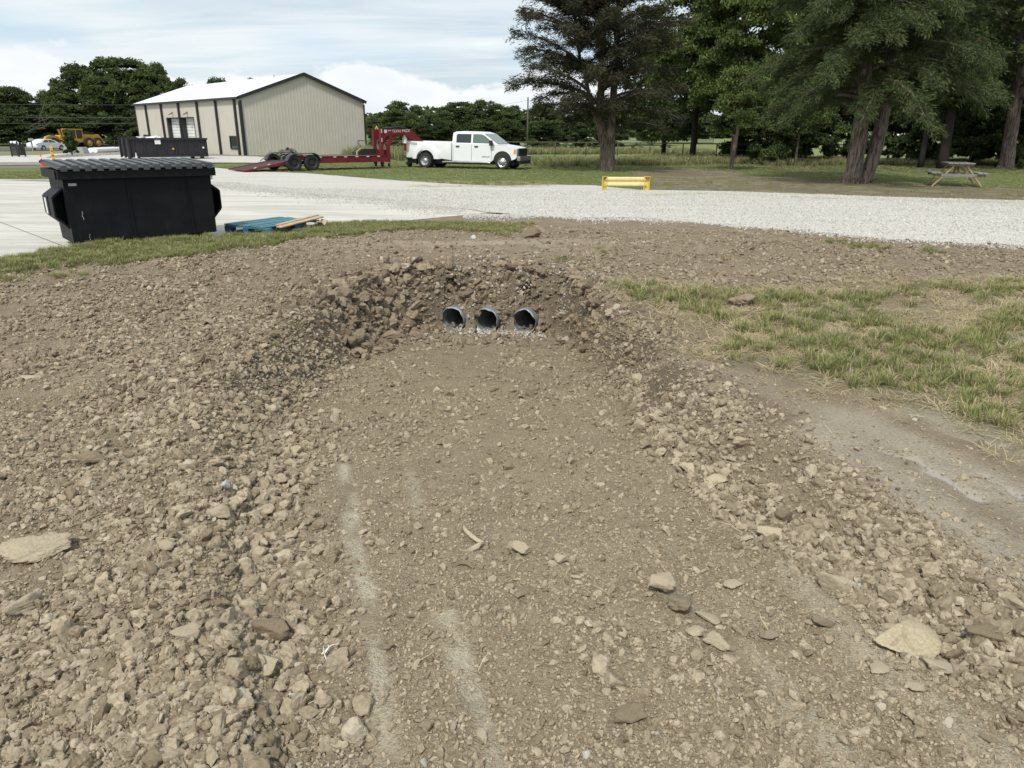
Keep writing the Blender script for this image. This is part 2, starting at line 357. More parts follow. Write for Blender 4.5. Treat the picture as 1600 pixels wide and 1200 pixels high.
# soil colours
def soil_colour(x, y):
    n1 = fbm(x * 0.9, y * 0.9, 4, 101); n2 = fbm(x * 6, y * 6, 3, 111)
    dt = np.full(x.shape, 9.0); near = (y < 14) & (np.abs(x) < 10) & (y > -4)
    tan = np.array([.268, .216, .144]); brown = np.array([.212, .168, .116]); pale = np.array([.33, .28, .205]); green = np.array([.085, .115, .035]); lawn = np.array([.125, .165, .05]); straw = np.array([.30, .25, .15])
    c = np.broadcast_to(tan, x.shape + (3,)).copy()
    def mixc(w, col):
        nonlocal c
        c += (col - c) * np.clip(w, 0, 1)[:, None]
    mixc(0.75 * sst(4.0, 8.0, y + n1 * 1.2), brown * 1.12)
    mixc(0.35 * sst(-.1, .6, n1), brown); mixc(0.35 * sst(0.1, .6, n2), pale)
    xn, yn = x[near], y[near]
    w = np.zeros(x.shape); r, flo, bank, left, gr, smr = rough_amp(xn, yn)
    w[near] = flo * (1 - sst(4.5, 6.5, yn)); mixc(w * 0.5, np.array([.292, .238, .16]))
    w[:] = 0; w[near] = flo * sst(3.6, 5.0, yn) * (1 - sst(7.2, 8.2, yn)); mixc(w * 0.6, np.array([.258, .203, .130]))
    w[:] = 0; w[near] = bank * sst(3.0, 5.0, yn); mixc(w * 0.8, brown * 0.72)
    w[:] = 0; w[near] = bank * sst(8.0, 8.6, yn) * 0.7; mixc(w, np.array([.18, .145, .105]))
    # compacted pale clay in wheel tracks on the floor
    for pts, wd, st in TRACKS:
        L = pts; w[:] = 0
        w[near] = st * (1 - sst(wd * .5, wd * 1.5, seg_d(xn, yn, L) + 0.03 * fbm(xn * 9, yn * 9, 3, 121))) * sst(-.45, .2, fbm(xn * 7, yn * 4, 3, 131)); mixc(w, np.array([.44, .39, .29]))
    # rutted track on the right
    for pts, wd, st in ((( (1290, 690), (1420, 790), (1560, 880), (1700, 960)), .15, .9), (((1330, 670), (1470, 740), (1640, 820)), .18, .9), (((1420, 655), (1550, 700), (1700, 760)), .13, .8), (((1020, 560), (1150, 600), (1300, 670)), .12, .35)):
        L = [xy(*p) for p in pts]; w[:] = 0
        w[near] = st * (1 - sst(wd * .4, wd * 1.6, seg_d(xn, yn, L) + 0.06 * fbm(xn * 6, yn * 6, 3, 141))); mixc(w, np.array([.42, .375, .29]))
    w[:] = 0; w[near] = smr * .3; mixc(w, np.array([.21, .165, .118]))
    # drier apron pressed by tracks
    w[:] = 0; w[near] = .9 * np.exp(-((yn - 10.3) / 0.95) ** 2) * np.exp(-((xn + .2) / 2.3) ** 2) * sst(-.35, .2, fbm(xn * 1.3, yn * 5, 3, 151)); mixc(w, np.array([.36, .31, .225]))
    # grass zones: soil under the blades
    w[:] = 0; w[near] = gr * sst(-.35, .25, fbm(xn * 1.1, yn * 1.6, 3, 161) + .15); mixc(w * .4, np.array([.15, .155, .075]))
    w[:] = 0; w[near] = gr * sst(0.0, .5, fbm(xn * 1.6 + 9, yn * 2.0, 3, 171)); mixc(w * .6, straw)
    # lawn beyond the road
    d = paved(x, y); farw = sst(15.5, 16.5, y) * (d > 0)
    leftw = sst(-4, -8, x) * sst(18, 20, y)
    lw = np.clip(farw + leftw, 0, 1)
    mixc(lw, lawn); mixc(lw * .55 * sst(0.05, .5, fbm(x * .25, y * .5, 4, 181)), np.array([.21, .20, .085])); mixc(lw * .4 * sst(.1, .5, fbm(x * .6, y * .9, 3, 191)), green)
    # bare strips
    e = fbm(x * .5, y * .8, 4, 201)
    DB = [xy(1015, 300), xy(1000, 284), xy(980, 268), xy(1060, 262), xy(1130, 266), xy(1180, 275), xy(1330, 283), xy(1480, 291), xy(1700, 300), xy(1700, 325), xy(1600, 320), xy(1300, 311)]
    bw = (1 - sst(-.5, .9, sdf(x, y, DB) + e * 1.6)); mixc(bw * .9, np.array([.18, .142, .10])); mixc(bw * .5 * sst(0, .5, fbm(x * 2, y * 2, 2, 211)), np.array([.30, .29, .15]))
    LB = [xy(-200, 264), xy(0, 263), xy(66, 262), xy(64, 255), xy(0, 255.5), xy(-200, 258)]
    mixc(.9 * (1 - sst(-.3, .8, sdf(x, y, LB) + e)), np.array([.2, .165, .125]))
    LB2 = [xy(0, 242), xy(66, 243), xy(150, 241), xy(210, 236), xy(140, 234), xy(40, 235.5), xy(-60, 238)]
    mixc(.8 * (1 - sst(-.3, 1.2, sdf(x, y, LB2) + e)), np.array([.24, .22, .13]))
    TB = [xy(640, 292), xy(800, 293), xy(850, 289), xy(860, 282), xy(740, 284), xy(640, 282)]
    mixc(.6 * (1 - sst(-.3, .8, sdf(x, y, TB) + e)), np.array([.34, .29, .16]))
    # pasture beyond the fence and tree shade painted dark into the right-hand ground
    pw = sst(74, 82, y) * (x > -6); mixc(pw * .8, np.array([.17, .20, .07]))
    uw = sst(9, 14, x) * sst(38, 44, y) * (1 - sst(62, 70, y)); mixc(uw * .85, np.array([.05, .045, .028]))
    return np.clip(c * (1 + .10 * n2[:, None]), 0.01, .9)
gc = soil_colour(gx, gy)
wet = np.zeros(nx * ny); m_ = (gy < 6) & (gx > 0.8) & (gy > 1)
WP = [xy(1385, 722), xy(1430, 735), xy(1470, 765), xy(1530, 800)]; WP2 = [xy(1500, 745), xy(1560, 775), xy(1600, 800)]
dw = np.minimum(seg_d(gx[m_], gy[m_], WP), seg_d(gx[m_], gy[m_], WP2) + .02) + .07 * fbm(gx[m_] * 7, gy[m_] * 7, 3, 221)
wet[m_] = 1 - sst(0.02, 0.06, dw)
gh_w = gh.copy(); gh_w[m_] -= 0.006 * wet[m_]
t = NT('soil'); a = t.attr('col'); 
n1 = t.noise(55, 6, .65); n2 = t.noise(260, 3, .6); n3 = t.noise(6, 5, .6)
c = t.mix(t.ramp(n1, [(.3, 0.), (.7, 1.)]), t.hsv(a.outputs['Color'], .5, 1.02, .62), t.hsv(a.outputs['Color'], .5, .95, 1.18))
c = t.mix(t.ramp(n3, [(.35, 0.), (.7, .45)]), c, t.hsv(a.outputs['Color'], .502, .9, 1.18))
sp = t.ramp(n2, [(.64, 0.), (.76, .4)]); c = t.mix(sp, c, (.46, .41, .32))
wa = t.attr('wet'); c = t.mix(wa.outputs['Fac'], c, (.30, .27, .22)); t.col(c)
t.rough(t.math('SUBTRACT', .96, t.math('MULTIPLY', wa.outputs['Fac'], .80))); t.b.inputs['Specular IOR Level'].default_value = .25
hh = t.math('MULTIPLY', t.math('SUBTRACT', t.math('ADD', t.noise(38, 7, .68), 1.2), t.math('ADD', t.math('MULTIPLY', t.vor(95).outputs['Distance'], .55), t.math('MULTIPLY', t.vor(210).outputs['Distance'], .3))), t.math('SUBTRACT', 1.0, wa.outputs['Fac']))
t.bump(hh, .8, .020); SOIL = t.m
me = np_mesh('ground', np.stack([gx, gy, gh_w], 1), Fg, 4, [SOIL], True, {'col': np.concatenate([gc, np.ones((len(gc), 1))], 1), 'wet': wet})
ground = link(bpy.data.objects.new('ground', me)); ground['kind'] = 'structure'

# ------------------------------------------------------------------ paved sheets
def sheet(name, poly, dz, mat, kind='structure', jag=0.0):
    bm = bmesh.new()
    pts = []
    for i, (ax, ay) in enumerate(poly):
        bx, by = poly[(i + 1) % len(poly)]; L = math.hypot(bx - ax, by - ay); n = max(1, int(min(L / .25, 60)))
        for k in range(n):
            f = k / n; px_, py_ = ax + (bx - ax) * f, ay + (by - ay) * f
            if jag: px_ += jag * random.uniform(-1, 1); py_ += jag * random.uniform(-1, 1)
            pts.append(bm.verts.new((px_, py_, 0)))
    bm.faces.new(pts)
    bmesh.ops.triangulate(bm, faces=bm.faces[:])
    for yv in PY[1:-1] + [9.5, 11, 12.5, 16, 17.5, 21, 23.5, 30, 35]:
        bmesh.ops.bisect_plane(bm, geom=bm.verts[:] + bm.edges[:] + bm.faces[:], plane_co=(0, yv, 0), plane_no=(0, 1, 0))
    for v in bm.verts: v.co.z = float(base(v.co.y)) + dz
    for f in bm.faces:
        f.normal_update()
        if f.normal.z < 0: f.normal_flip()
    me = bpy.data.meshes.new(name); bm.to_mesh(me); bm.free(); me.materials.append(mat)
    o = link(bpy.data.objects.new(name, me)); o['kind'] = kind; return o
t = NT('concrete_dusty'); n = t.noise(.9, 6, .6, sc=(.35, 1.6, 1), dist=.6); m2 = t.noise(14, 6, .7)
c = t.mix(t.ramp(n, [(.38, 0.), (.62, 1.)]), (.43, .415, .375), (.55, .535, .49))
c = t.mix(t.ramp(t.noise(2.2, 8, .72, sc=(.25, 2.6, 1), dist=1.0), [(.50, 0.), (.60, .75)]), c, (.35, .33, .29))
c = t.mix(t.ramp(m2, [(.62, 0.), (.72, .35)]), c, (.45, .40, .32)); t.col(c); t.rough(.85); t.bump(m2, .2, .01)
sheet('concrete_pad', PAD, 0.0, t.m)
def gravel_mat(name, k=1.0):
    t = NT(name); v = t.vor(48); n = t.noise(.7, 5, .6, sc=(.4, 1.4, 1)); s = t.ramp(v.outputs['Distance'], [(.15, 1.), (.62, 0.)])
    sepc = t.n('ShaderNodeSeparateColor'); t.l(v.outputs['Color'], sepc.inputs[0])
    c = t.mix(t.ramp(sepc.outputs[0], [(0., 0.), (1., 1.)]), (.33 * k, .32 * k, .295 * k), (.62 * k, .61 * k, .57 * k))
    c = t.mix(t.ramp(n, [(.4, 0.), (.65, .5)]), c, (.55 * k, .54 * k, .50 * k))
    c = t.mix(t.ramp(t.noise(1.1, 8, .72, sc=(.12, 2.2, 1), dist=.5), [(.50, 0.), (.66, .55)]), c, (.36 * k, .30 * k, .25 * k)); t.col(c); t.rough(.9)
    t.bump(s, .5, .012); return t.m
GRAVEL = gravel_mat('gravel_white')
sheet('gravel_road', ROAD, 0.012, GRAVEL, jag=.05)
sheet('gravel_driveway', DRIVE, 0.03, GRAVEL)
ASPH = simple('asphalt', (.075, .078, .082), .85, var=.2, vscale=1.2)
sheet('asphalt_road', [xy(-900, 243), xy(0, 236.5), xy(70, 235.5), xy(210, 233), xy(330, 231), xy(330, 228.2), xy(200, 229.5), xy(0, 232), xy(-900, 236)], 0.04, ASPH)
# expansion joint in the slab
def poly_tube(pts, rad, sides=6, name='tube', mat=None, parent=None, cap=True):
    bm = bmesh.new(); add_tube(bm, pts, rad, sides, cap); return bobj(name, bm, mat, parent)
def add_tube(bm, pts, rad, sides=8, cap=True, flute=0.0, mi=0):
    pts = [Vector(p) for p in pts]; rings = []
    if not hasattr(rad, '__len__'): rad = [rad] * len(pts)
    prev = None
    for i, p in enumerate(pts):
        d = (pts[min(i + 1, len(pts) - 1)] - pts[max(i - 1, 0)]).normalized()
        if prev is None: a = d.orthogonal().normalized()
        else: a = (prev - d * prev.dot(d)).normalized()
        prev = a; b = d.cross(a); ring = []
        for k in range(sides):
            th = 2 * PI * k / sides; r = rad[i] * (1 + flute * (math.sin(th * 3 + i * .7) * .6 + math.sin(th * 7 + i) * .4))
            ring.append(bm.verts.new(p + a * math.cos(th) * r + b * math.sin(th) * r))
        rings.append(ring)
    for i in range(len(rings) - 1):
        for k in range(sides):
            f = bm.faces.new((rings[i][k], rings[i][(k + 1) % sides], rings[i + 1][(k + 1) % sides], rings[i + 1][k])); f.smooth = True; f.material_index = mi
    if cap:
        try: bm.faces.new(rings[0][::-1]).material_index = mi; bm.faces.new(rings[-1]).material_index = mi
        except Exception: pass
def add_box(bm, c, s, rot=None, bevel=0.0, mi=0):
    """c centre, s full sizes"""
    m = Matrix.Translation(c) @ (Euler(rot).to_matrix().to_4x4() if rot else Matrix.Identity(4)) @ Matrix.Diagonal((*s, 1))
    r = bmesh.ops.create_cube(bm, size=1, matrix=m)
    fs = set(f for v in r['verts'] for f in v.link_faces)
    for f in fs: f.material_index = mi
    if bevel:
        es = list(set(e for v in r['verts'] for e in v.link_edges))
        bmesh.ops.bevel(bm, geom=es, offset=bevel, segments=2, affect='EDGES', profile=.5)
def add_prism(bm, poly, a, b, axis='y', mi=0, top_scale=None):
    """polygon in the (x,z) plane pushed from y=a to y=b (axis y), or (y,z) along x, or (x,y) along z"""
    def P(u, v, w): return {'y': (u, w, v), 'x': (w, u, v), 'z': (u, v, w)}[axis]
    A = [bm.verts.new(P(u, v, a)) for u, v in poly]; B = [bm.verts.new(P(u, v, b)) for u, v in poly]
    n = len(poly); fs = [bm.faces.new(A), bm.faces.new(B[::-1])]
    for i in range(n): fs.append(bm.faces.new((A[i], B[i], B[(i + 1) % n], A[(i + 1) % n])))
    for f in fs: f.material_index = mi
    return A, B
def bobj(name, bm, mat, parent=None, smooth=False, bevel=0.0, loc=None, rot=None):
    if bevel: bmesh.ops.bevel(bm, geom=[e for e in bm.edges if len(e.link_faces) == 2 and e.calc_face_angle(0) > .6], offset=bevel, segments=2, affect='EDGES', profile=.6)
    bmesh.ops.recalc_face_normals(bm, faces=bm.faces[:])
    me = bpy.data.meshes.new(name); bm.to_mesh(me); bm.free()
    for m in (mat if isinstance(mat, (list, tuple)) else [mat]): me.materials.append(m)
    if smooth:
        for p in me.polygons: p.use_smooth = True
        try: me.set_sharp_from_angle(angle=R(38))
        except Exception: pass
    o = bpy.data.objects.new(name, me); link(o, parent)
    if loc: o.location = loc
    if rot: o.rotation_euler = rot
    return o
def box(name, c, s, mat, parent=None, bevel=0.0, rot=None):
    bm = bmesh.new(); add_box(bm, (0, 0, 0), s, None, bevel); o = bobj(name, bm, mat, parent); o.location = c
    if rot: o.rotation_euler = rot
    return o
def copy_tree(o, parent=None):
    c = o.copy(); C.objects.link(c); c.parent = parent
    for ch in list(o.children): copy_tree(ch, c)
    return c
DARK = simple('joint_dark', (.10, .095, .085), .9)
q1, q2 = at(0, 347), at(118, 392)
bm = bmesh.new()
pts = [q1 + (q2 - q1) * k / 12 for k in range(13)]
for i in range(12):
    a, b = pts[i], pts[i + 1]; d = (b - a).normalized(); nrm = Vector((-d.y, d.x, 0)) * .006
    za, zb = float(base(a.y)) + .004, float(base(b.y)) + .004
    bm.faces.new([bm.verts.new((p.x, p.y, z)) for p, z in ((a + nrm, za), (a - nrm, za), (b - nrm, zb), (b + nrm, zb))])
j = bobj('pad_joint', bm, DARK); j['kind'] = 'structure'

# ------------------------------------------------------------------ clod shapes
def clod_mesh(name, seed, flat=1.0, sub=3, planes=11, lump=.10, mat=None, sx=1.0, sy=1.0, attr=None):
    rs = np.random.default_rng(seed); bm = bmesh.new(); bmesh.ops.create_icosphere(bm, subdivisions=sub, radius=1)
    V = np.array([v.co[:] for v in bm.verts]); N = rs.normal(size=(planes, 3)); N /= np.linalg.norm(N, axis=1)[:, None]
    D = rs.uniform(.42, 1.0, planes); dots = V @ N.T; rr = np.where(dots > .05, D / np.maximum(dots, .05), 9).min(1); rr = np.minimum(rr, 1.15)
    P = V * rr[:, None]
    nz = fbm(P[:, 0] * 2.2 + seed, P[:, 1] * 2.2 + P[:, 2] * 1.7, 3, seed) + .8 * fbm(P[:, 2] * 4 + seed, P[:, 0] * 4 - P[:, 1] * 3, 3, seed + 5, .65)
    nz = nz + (.55 * fbm(P[:, 0] * 9 + seed, P[:, 1] * 9 + P[:, 2] * 8, 2, seed + 9) if sub > 2 else 0); P = P * (1 + lump * nz)[:, None]; P *= np.array([sx, sy, flat])
    for v, p in zip(bm.verts, P): v.co = p
    me = bpy.data.meshes.new(name); bm.to_mesh(me); bm.free(); me.materials.append(mat)
    for p in me.polygons: p.use_smooth = (sub != 3)
    return me
def clod_mat(name, c0, c1, pale, hero=False, bmp=True):
    t = NT(name); oi = t.n('ShaderNodeObjectInfo'); rnd = oi.outputs['Random']; vec = t.tc.outputs['Object']
    c = t.mix(rnd, c0, c1); n = t.noise(2.2 if not hero else 14, 7, .7)
    c = t.mix(t.ramp(n, [(.35, 0.), (.7, 1.)]), t.hsv(c, .5, 1.02, .78), t.hsv(c, .5, .95, 1.28))
    r2 = t.math('FRACT', t.math('MULTIPLY', rnd, 13.7)); c = t.mix(t.ramp(r2, [(.955, 0.), (.97, .8)]), c, pale)
    t.col(c); t.rough(.95); t.b.inputs['Specular IOR Level'].default_value = .2
    
    if bmp: t.bump(t.noise(5 if not hero else 16, 8, .75), .8, .0022 if not hero else .0030)
    return t.m
M_CLOD = clod_mat('clod_tan', (.19, .153, .102), (.385, .325, .235), (.44, .39, .30))
M_CRUMB = clod_mat('crumb_tan', (.195, .156, .102), (.41, .345, .245), (.42, .38, .30), False, False)
M_CRUMBB = clod_mat('crumb_brown', (.17, .135, .095), (.34, .285, .205), (.38, .34, .27), False, False)
M_CLODB = clod_mat('clod_brown', (.155, .121, .085), (.28, .226, .158), (.38, .34, .27))
M_PALE = clod_mat('stone_pale', (.34, .33, .305), (.61, .60, .56), (.7, .7, .68))
M_PALE2 = clod_mat('stone_pale_dusty', (.30, .285, .25), (.48, .46, .41), (.55, .53, .5))
M_SLAB = clod_mat('clay_slab_dry', (.37, .315, .215), (.43, .37, .26), (.5, .45, .36), True)
M_HERO = clod_mat('clay_dry', (.33, .28, .20), (.38, .325, .235), (.42, .37, .28), True)
M_HERO2 = clod_mat('clay_damp', (.185, .15, .10), (.22, .18, .125), (.25, .2, .15), True)
M_STONE = clod_mat('stone_grey', (.40, .405, .40), (.47, .475, .47), (.6, .6, .6), True)
def proto_col(name, meshes):
    col = bpy.data.collections.new(name)
    for m in meshes: col.objects.link(bpy.data.objects.new(m.name, m))
    return col
sh = []
for i in range(10): sh.append((.55 + .4 * random.random(), .7 + .3 * random.random()))
COL_TAN = proto_col('clod_shapes_tan', [clod_mesh('clod_shape', 10 + i, f, 3, 7 + i % 5, .20, M_CLOD, 1.0, s) for i, (f, s) in enumerate(sh)])
COL_BRN = proto_col('clod_shapes_brown', [clod_mesh('clod_shape', 30 + i, f, 3, 7 + i % 5, .24, M_CLODB, 1.0, s) for i, (f, s) in enumerate(sh[:8])])
COL_PALE = proto_col('stone_shapes', [clod_mesh('stone_shape', 50 + i, f, 2, 10, .05, M_PALE, 1.0, s) for i, (f, s) in enumerate(sh[:6])])
COL_PALE2 = proto_col('dusty_stone_shapes', [clod_mesh('dusty_stone_shape', 150 + i, f, 2, 10, .05, M_PALE2, 1.0, s) for i, (f, s) in enumerate(sh[:6])])
COL_CRUMB = proto_col('crumb_shapes', [clod_mesh('crumb_shape', 60 + i, f, 2, 7, .22, M_CRUMB, 1.0, s) for i, (f, s) in enumerate(sh[:8])])
COL_CRUMBB = proto_col('crumb_shapes_brown', [clod_mesh('crumb_shape', 80 + i, f, 2, 7, .22, M_CRUMBB, 1.0, s) for i, (f, s) in enumerate(sh[:8])])
def scatter(name, P, rot, scl, col, nshape, kind='stuff'):
    n = len(P); me = bpy.data.meshes.new(name); me.vertices.add(n); me.vertices.foreach_set('co', np.ascontiguousarray(P, np.float32).ravel())
    for k, v in (('rot', rot), ('scl', scl)):
        a = me.attributes.new(k, 'FLOAT_VECTOR', 'POINT'); a.data.foreach_set('vector', np.ascontiguousarray(v, np.float32).ravel())
    a = me.attributes.new('idx', 'INT', 'POINT'); a.data.foreach_set('value', RNG.integers(0, nshape, n).astype(np.int32))
    ng = bpy.data.node_groups.new(name, 'GeometryNodeTree')
    ng.interface.new_socket('Geometry', in_out='INPUT', socket_type='NodeSocketGeometry'); ng.interface.new_socket('Geometry', in_out='OUTPUT', socket_type='NodeSocketGeometry')
    gi = ng.nodes.new('NodeGroupInput'); go = ng.nodes.new('NodeGroupOutput'); ip = ng.nodes.new('GeometryNodeInstanceOnPoints')
    ci = ng.nodes.new('GeometryNodeCollectionInfo'); ci.inputs['Collection'].default_value = col; ci.inputs['Separate Children'].default_value = True; ci.inputs['Reset Children'].default_value = True
    def na(nm, ty):
        q = ng.nodes.new('GeometryNodeInputNamedAttribute'); q.data_type = ty; q.inputs['Name'].default_value = nm; return q.outputs['Attribute']
    er = ng.nodes.new('FunctionNodeEulerToRotation'); L = ng.links.new
    L(na('rot', 'FLOAT_VECTOR'), er.inputs[0]); L(er.outputs[0], ip.inputs['Rotation']); L(na('scl', 'FLOAT_VECTOR'), ip.inputs['Scale']); L(na('idx', 'INT'), ip.inputs['Instance Index'])
    ip.inputs['Pick Instance'].default_value = True; L(gi.outputs[0], ip.inputs['Points']); L(ci.outputs[0], ip.inputs['Instance']); L(ip.outputs[0], go.inputs[0])
    o = link(bpy.data.objects.new(name, me)); md = o.modifiers.new('scatter', 'NODES'); md.node_group = ng; o['kind'] = kind; return o
def in_view(x, y, z, mar=1100):
    """inside the photographed wedge plus a wide margin for a step aside"""
    qx, qy, qz = x, y, z - EYE
    d = qx * fw.x + qy * fw.y + qz * fw.z; u = qx * RX.x + qy * RX.y + qz * RX.z; v = qx * UX.x + qy * UX.y + qz * UX.z
    d = np.maximum(d, .05); px = 800 + F_PX * u / d; py = 600 - F_PX * v / d
    return (px > -mar) & (px < 1600 + mar) & (py < 1200 + mar)
def throw(n, x0, x1, y0, y1, bias=1.0):
    """random points, denser towards the near end"""
    u = RNG.random(n); y = y0 + (y1 - y0) * u ** bias; x = x0 + (x1 - x0) * RNG.random(n); return x, y
def fan(n, y0, y1, p):
    """points whose density falls off with distance as a power of it"""
    u = RNG.random(n)
    if abs(p - 1) < 1e-6: y = y0 * (y1 / y0) ** u
    else: e = 1 - p; y = (y0 ** e + (y1 ** e - y0 ** e) * u) ** (1 / e)
    x = (RNG.random(n) * 2 - 1) * (y * 1.12 + 1.5); return x, y
def clods(name, x, y, size, keep, col, nshape, sink=.25, flat=.8):
    keep = keep & (RNG.random(len(x)) > .85 * on_track(x, y)); k = keep & in_view(x, y, base(y)); x, y, size = x[k], y[k], size[k]
    pv = paved(x, y); ok = pv > -.12; x, y, size = x[ok], y[ok], size[ok]
    n = len(x); z = H(x, y); rot = np.stack([RNG.normal(0, .6, n), RNG.normal(0, .6, n), RNG.random(n) * 6.283], 1)
    s = size[:, None] * np.stack([RNG.uniform(.8, 1.35, n), RNG.uniform(.7, 1.1, n), RNG.uniform(.75, 1.2, n) * flat], 1)
    z = z + s[:, 2] * (.45 - sink)
    print(name, n); return scatter(name, np.stack([x, y, z], 1), rot, s, col, nshape)
def prob(w): return RNG.random(w.shape) < w
# clods along the near field; sizes are half-widths in metres
def field(n, y0, y1, p, lo, hi, power=2.5):
    x, y = fan(int(n * 1.65), y0, y1, p); s = lo * (hi / lo) ** (RNG.random(len(x)) ** power); r, flo, bank, left, gr, smr = rough_amp(x, y)
    clump = fbm(x * 2.2, y * 2.2, 3, 301); return x, y, s, r, flo, bank, left, gr, smr, clump
# crumbs everywhere
x, y, s, r, flo, bank, left, gr, smr, cl = field(190000, 1.0, 6.8, 1.15, .003, .010, 1.5)
track = 1 - .0 * x
w = (.35 + .65 * np.clip(r, 0, 1)) * (1 - .75 * gr) * (1 - .75 * smr) * sst(-.75, .2, cl + .25)
clods('soil_crumbs', x, y, s, prob(w), COL_CRUMB, 8)
x, y, s, r, flo, bank, left, gr, smr, cl = field(75000, 1.0, 7, 1.1, .007, .024, 1.9)
w = (np.clip(r, 0, 1) ** 1.1) * (1 - .85 * gr) * (1 - .8 * smr) * (1 - .45 * flo) * sst(-.6, .3, cl + .15) + .3 * bank
clods('small_clods', x, y, s, prob(w), COL_TAN, 10)
x, y, s, r, flo, bank, left, gr, smr, cl = field(15000, 1.1, 7, 1.0, .014, .040, 2.2)
w = np.clip(r, 0, 1) * (1 - .95 * flo) * (1 - .97 * gr) * (1 - .95 * smr) * sst(-.3, .35, cl) * (.55 + .6 * bank)
clods('clods', x, y, s, prob(w), COL_TAN, 10, .3)
# browner, further clods
x, y, s, r, flo, bank, left, gr, smr, cl = field(170000, 4.0, 13.2, 1.25, .006, .026, 1.9)
w = np.clip(r, 0, 1) * (1 - .75 * gr) * (1 - .5 * flo) * (1 - .6 * smr) * sst(-.6, .3, cl + .2) * sst(4.0, 7.5, y + cl * 2 + .8) * (1 - .8 * np.exp(-((y - 10.3) / 0.8) ** 2) * np.exp(-((x + .2) / 2.0) ** 2))
clods('brown_clods', x, y, s, prob(w), COL_CRUMBB, 8)
x, y, s, r, flo, bank, left, gr, smr, cl = field(26000, 4.2, 12.5, 1.0, .018, .05, 2.0)
head = bank * sst(6.8, 7.6, y)
w = (np.clip(r, 0, 1) * (1 - .95 * flo) * (1 - .93 * gr) * (1 - .95 * smr) * sst(-.2, .5, cl) * .35) + .55 * bank * sst(4.5, 7, y)
clods('large_brown_clods', x, y, s, prob(w), COL_BRN, 8, .15)
x, y, s, r, flo, bank, left, gr, smr, cl = field(60000, 3.8, 13.2, 1.1, .008, .034, 2.4)
w = np.clip(r, 0, 1) * (1 - .85 * gr) * (1 - .6 * flo) * (1 - .8 * smr) * sst(-.35, .35, cl) * .7 * (1 - .8 * np.exp(-((y - 10.3) / 0.8) ** 2) * np.exp(-((x + .2) / 2.0) ** 2))
clods('pale_clods_mid_field', x, y, s, prob(w), COL_TAN, 10, .2)
# big lumps tumbled over the headwall and the bank left of the pipes
def cloud(n, pts, spread, lo, hi):
    L = [xy(*p) if not isinstance(p[0], float) else p for p in pts]; k = RNG.integers(0, len(L) - 1, n); f = RNG.random(n)
    A = np.array(L); P = A[k] * (1 - f[:, None]) + A[k + 1] * f[:, None] + RNG.normal(0, spread, (n, 2)); return P[:, 0], P[:, 1], lo * (hi / lo) ** (RNG.random(n) ** 1.8)
def off_pipes(x, y):
    m = np.ones(len(x), bool)
    for k in range(3):
        u, v = pipe_coord(x, y, k); m &= ~((np.abs(v) < PIPE_R + .02) & (u < .5) & (u > -.12) & (H(x, y) < floor_z(y) + 2 * PIPE_R))
    return m
def bankpts(n, x0, x1, y0, y1, lo, hi, pw=1.8):
    x, y = RNG.uniform(x0, x1, n), RNG.uniform(y0, y1, n); k = (sdf(x, y, TOE) > -.10) & (sdf(x, y, CREST) < .12); x, y = x[k], y[k]; return x, y, lo * (hi / lo) ** (RNG.random(len(x)) ** pw)
x, y, s = bankpts(7000, -3.2, 2.0, 6.6, 10.2, .014, .085, 2.2); clods('headwall_lumps', x, y, s, off_pipes(x, y), COL_BRN, 8, .1)
x, y, s = bankpts(16000, -3.2, 2.2, 5.5, 10.2, .008, .026, 1.6); clods('headwall_crumbs', x, y, s, off_pipes(x, y), COL_CRUMBB, 8, .0)
x, y, s = bankpts(1500, -2.6, -.9, 6.9, 9.2, .03, .10, 2.0); clods('bank_lumps', x, y, s, off_pipes(x, y), COL_BRN, 8, .1)
x, y = RNG.uniform(-1.5, 1.0, 900), RNG.uniform(7.3, 8.4, 900); s = .012 * 4 ** (RNG.random(900) ** 2); clods('toe_lumps', x, y, s, off_pipes(x, y) & prob(.5 + 0 * x), COL_BRN, 8, .15)
x, y, s = cloud(650, [(960, 520), (1000, 580), (1060, 650), (1130, 720), (1230, 790), (1330, 870), (1470, 950), (1600, 1040)], .10, .012, .05); clods('right_bank_clods', x, y, s, x > -9, COL_TAN, 10, .15)
x, y, s = cloud(1300, [(1090, 720), (1200, 800), (1290, 860), (1400, 930), (1540, 1010), (1640, 1060)], .065, .007, .034); clods('right_bank_rubble', x, y, s, x > -9, COL_TAN, 10, .1)
x, y, s = cloud(1100, [(440, 1150), (430, 950), (425, 800), (430, 700), (460, 600)], .13, .012, .045); clods('left_bank_clods', x, y, s, x > -9, COL_TAN, 10, .12)
x, y = fan(4200, 1.2, 7.5, 1.0); fl_ = sdf(x, y, TOE) < 0; s = .007 * 3.4 ** (RNG.random(len(x)) ** 2.2); clods('clay_chips', x, y, s, fl_ & prob(sst(-.5, .3, fbm(x * 1.5, y * 1.5, 2, 601))), COL_TAN, 10, .1, .5)
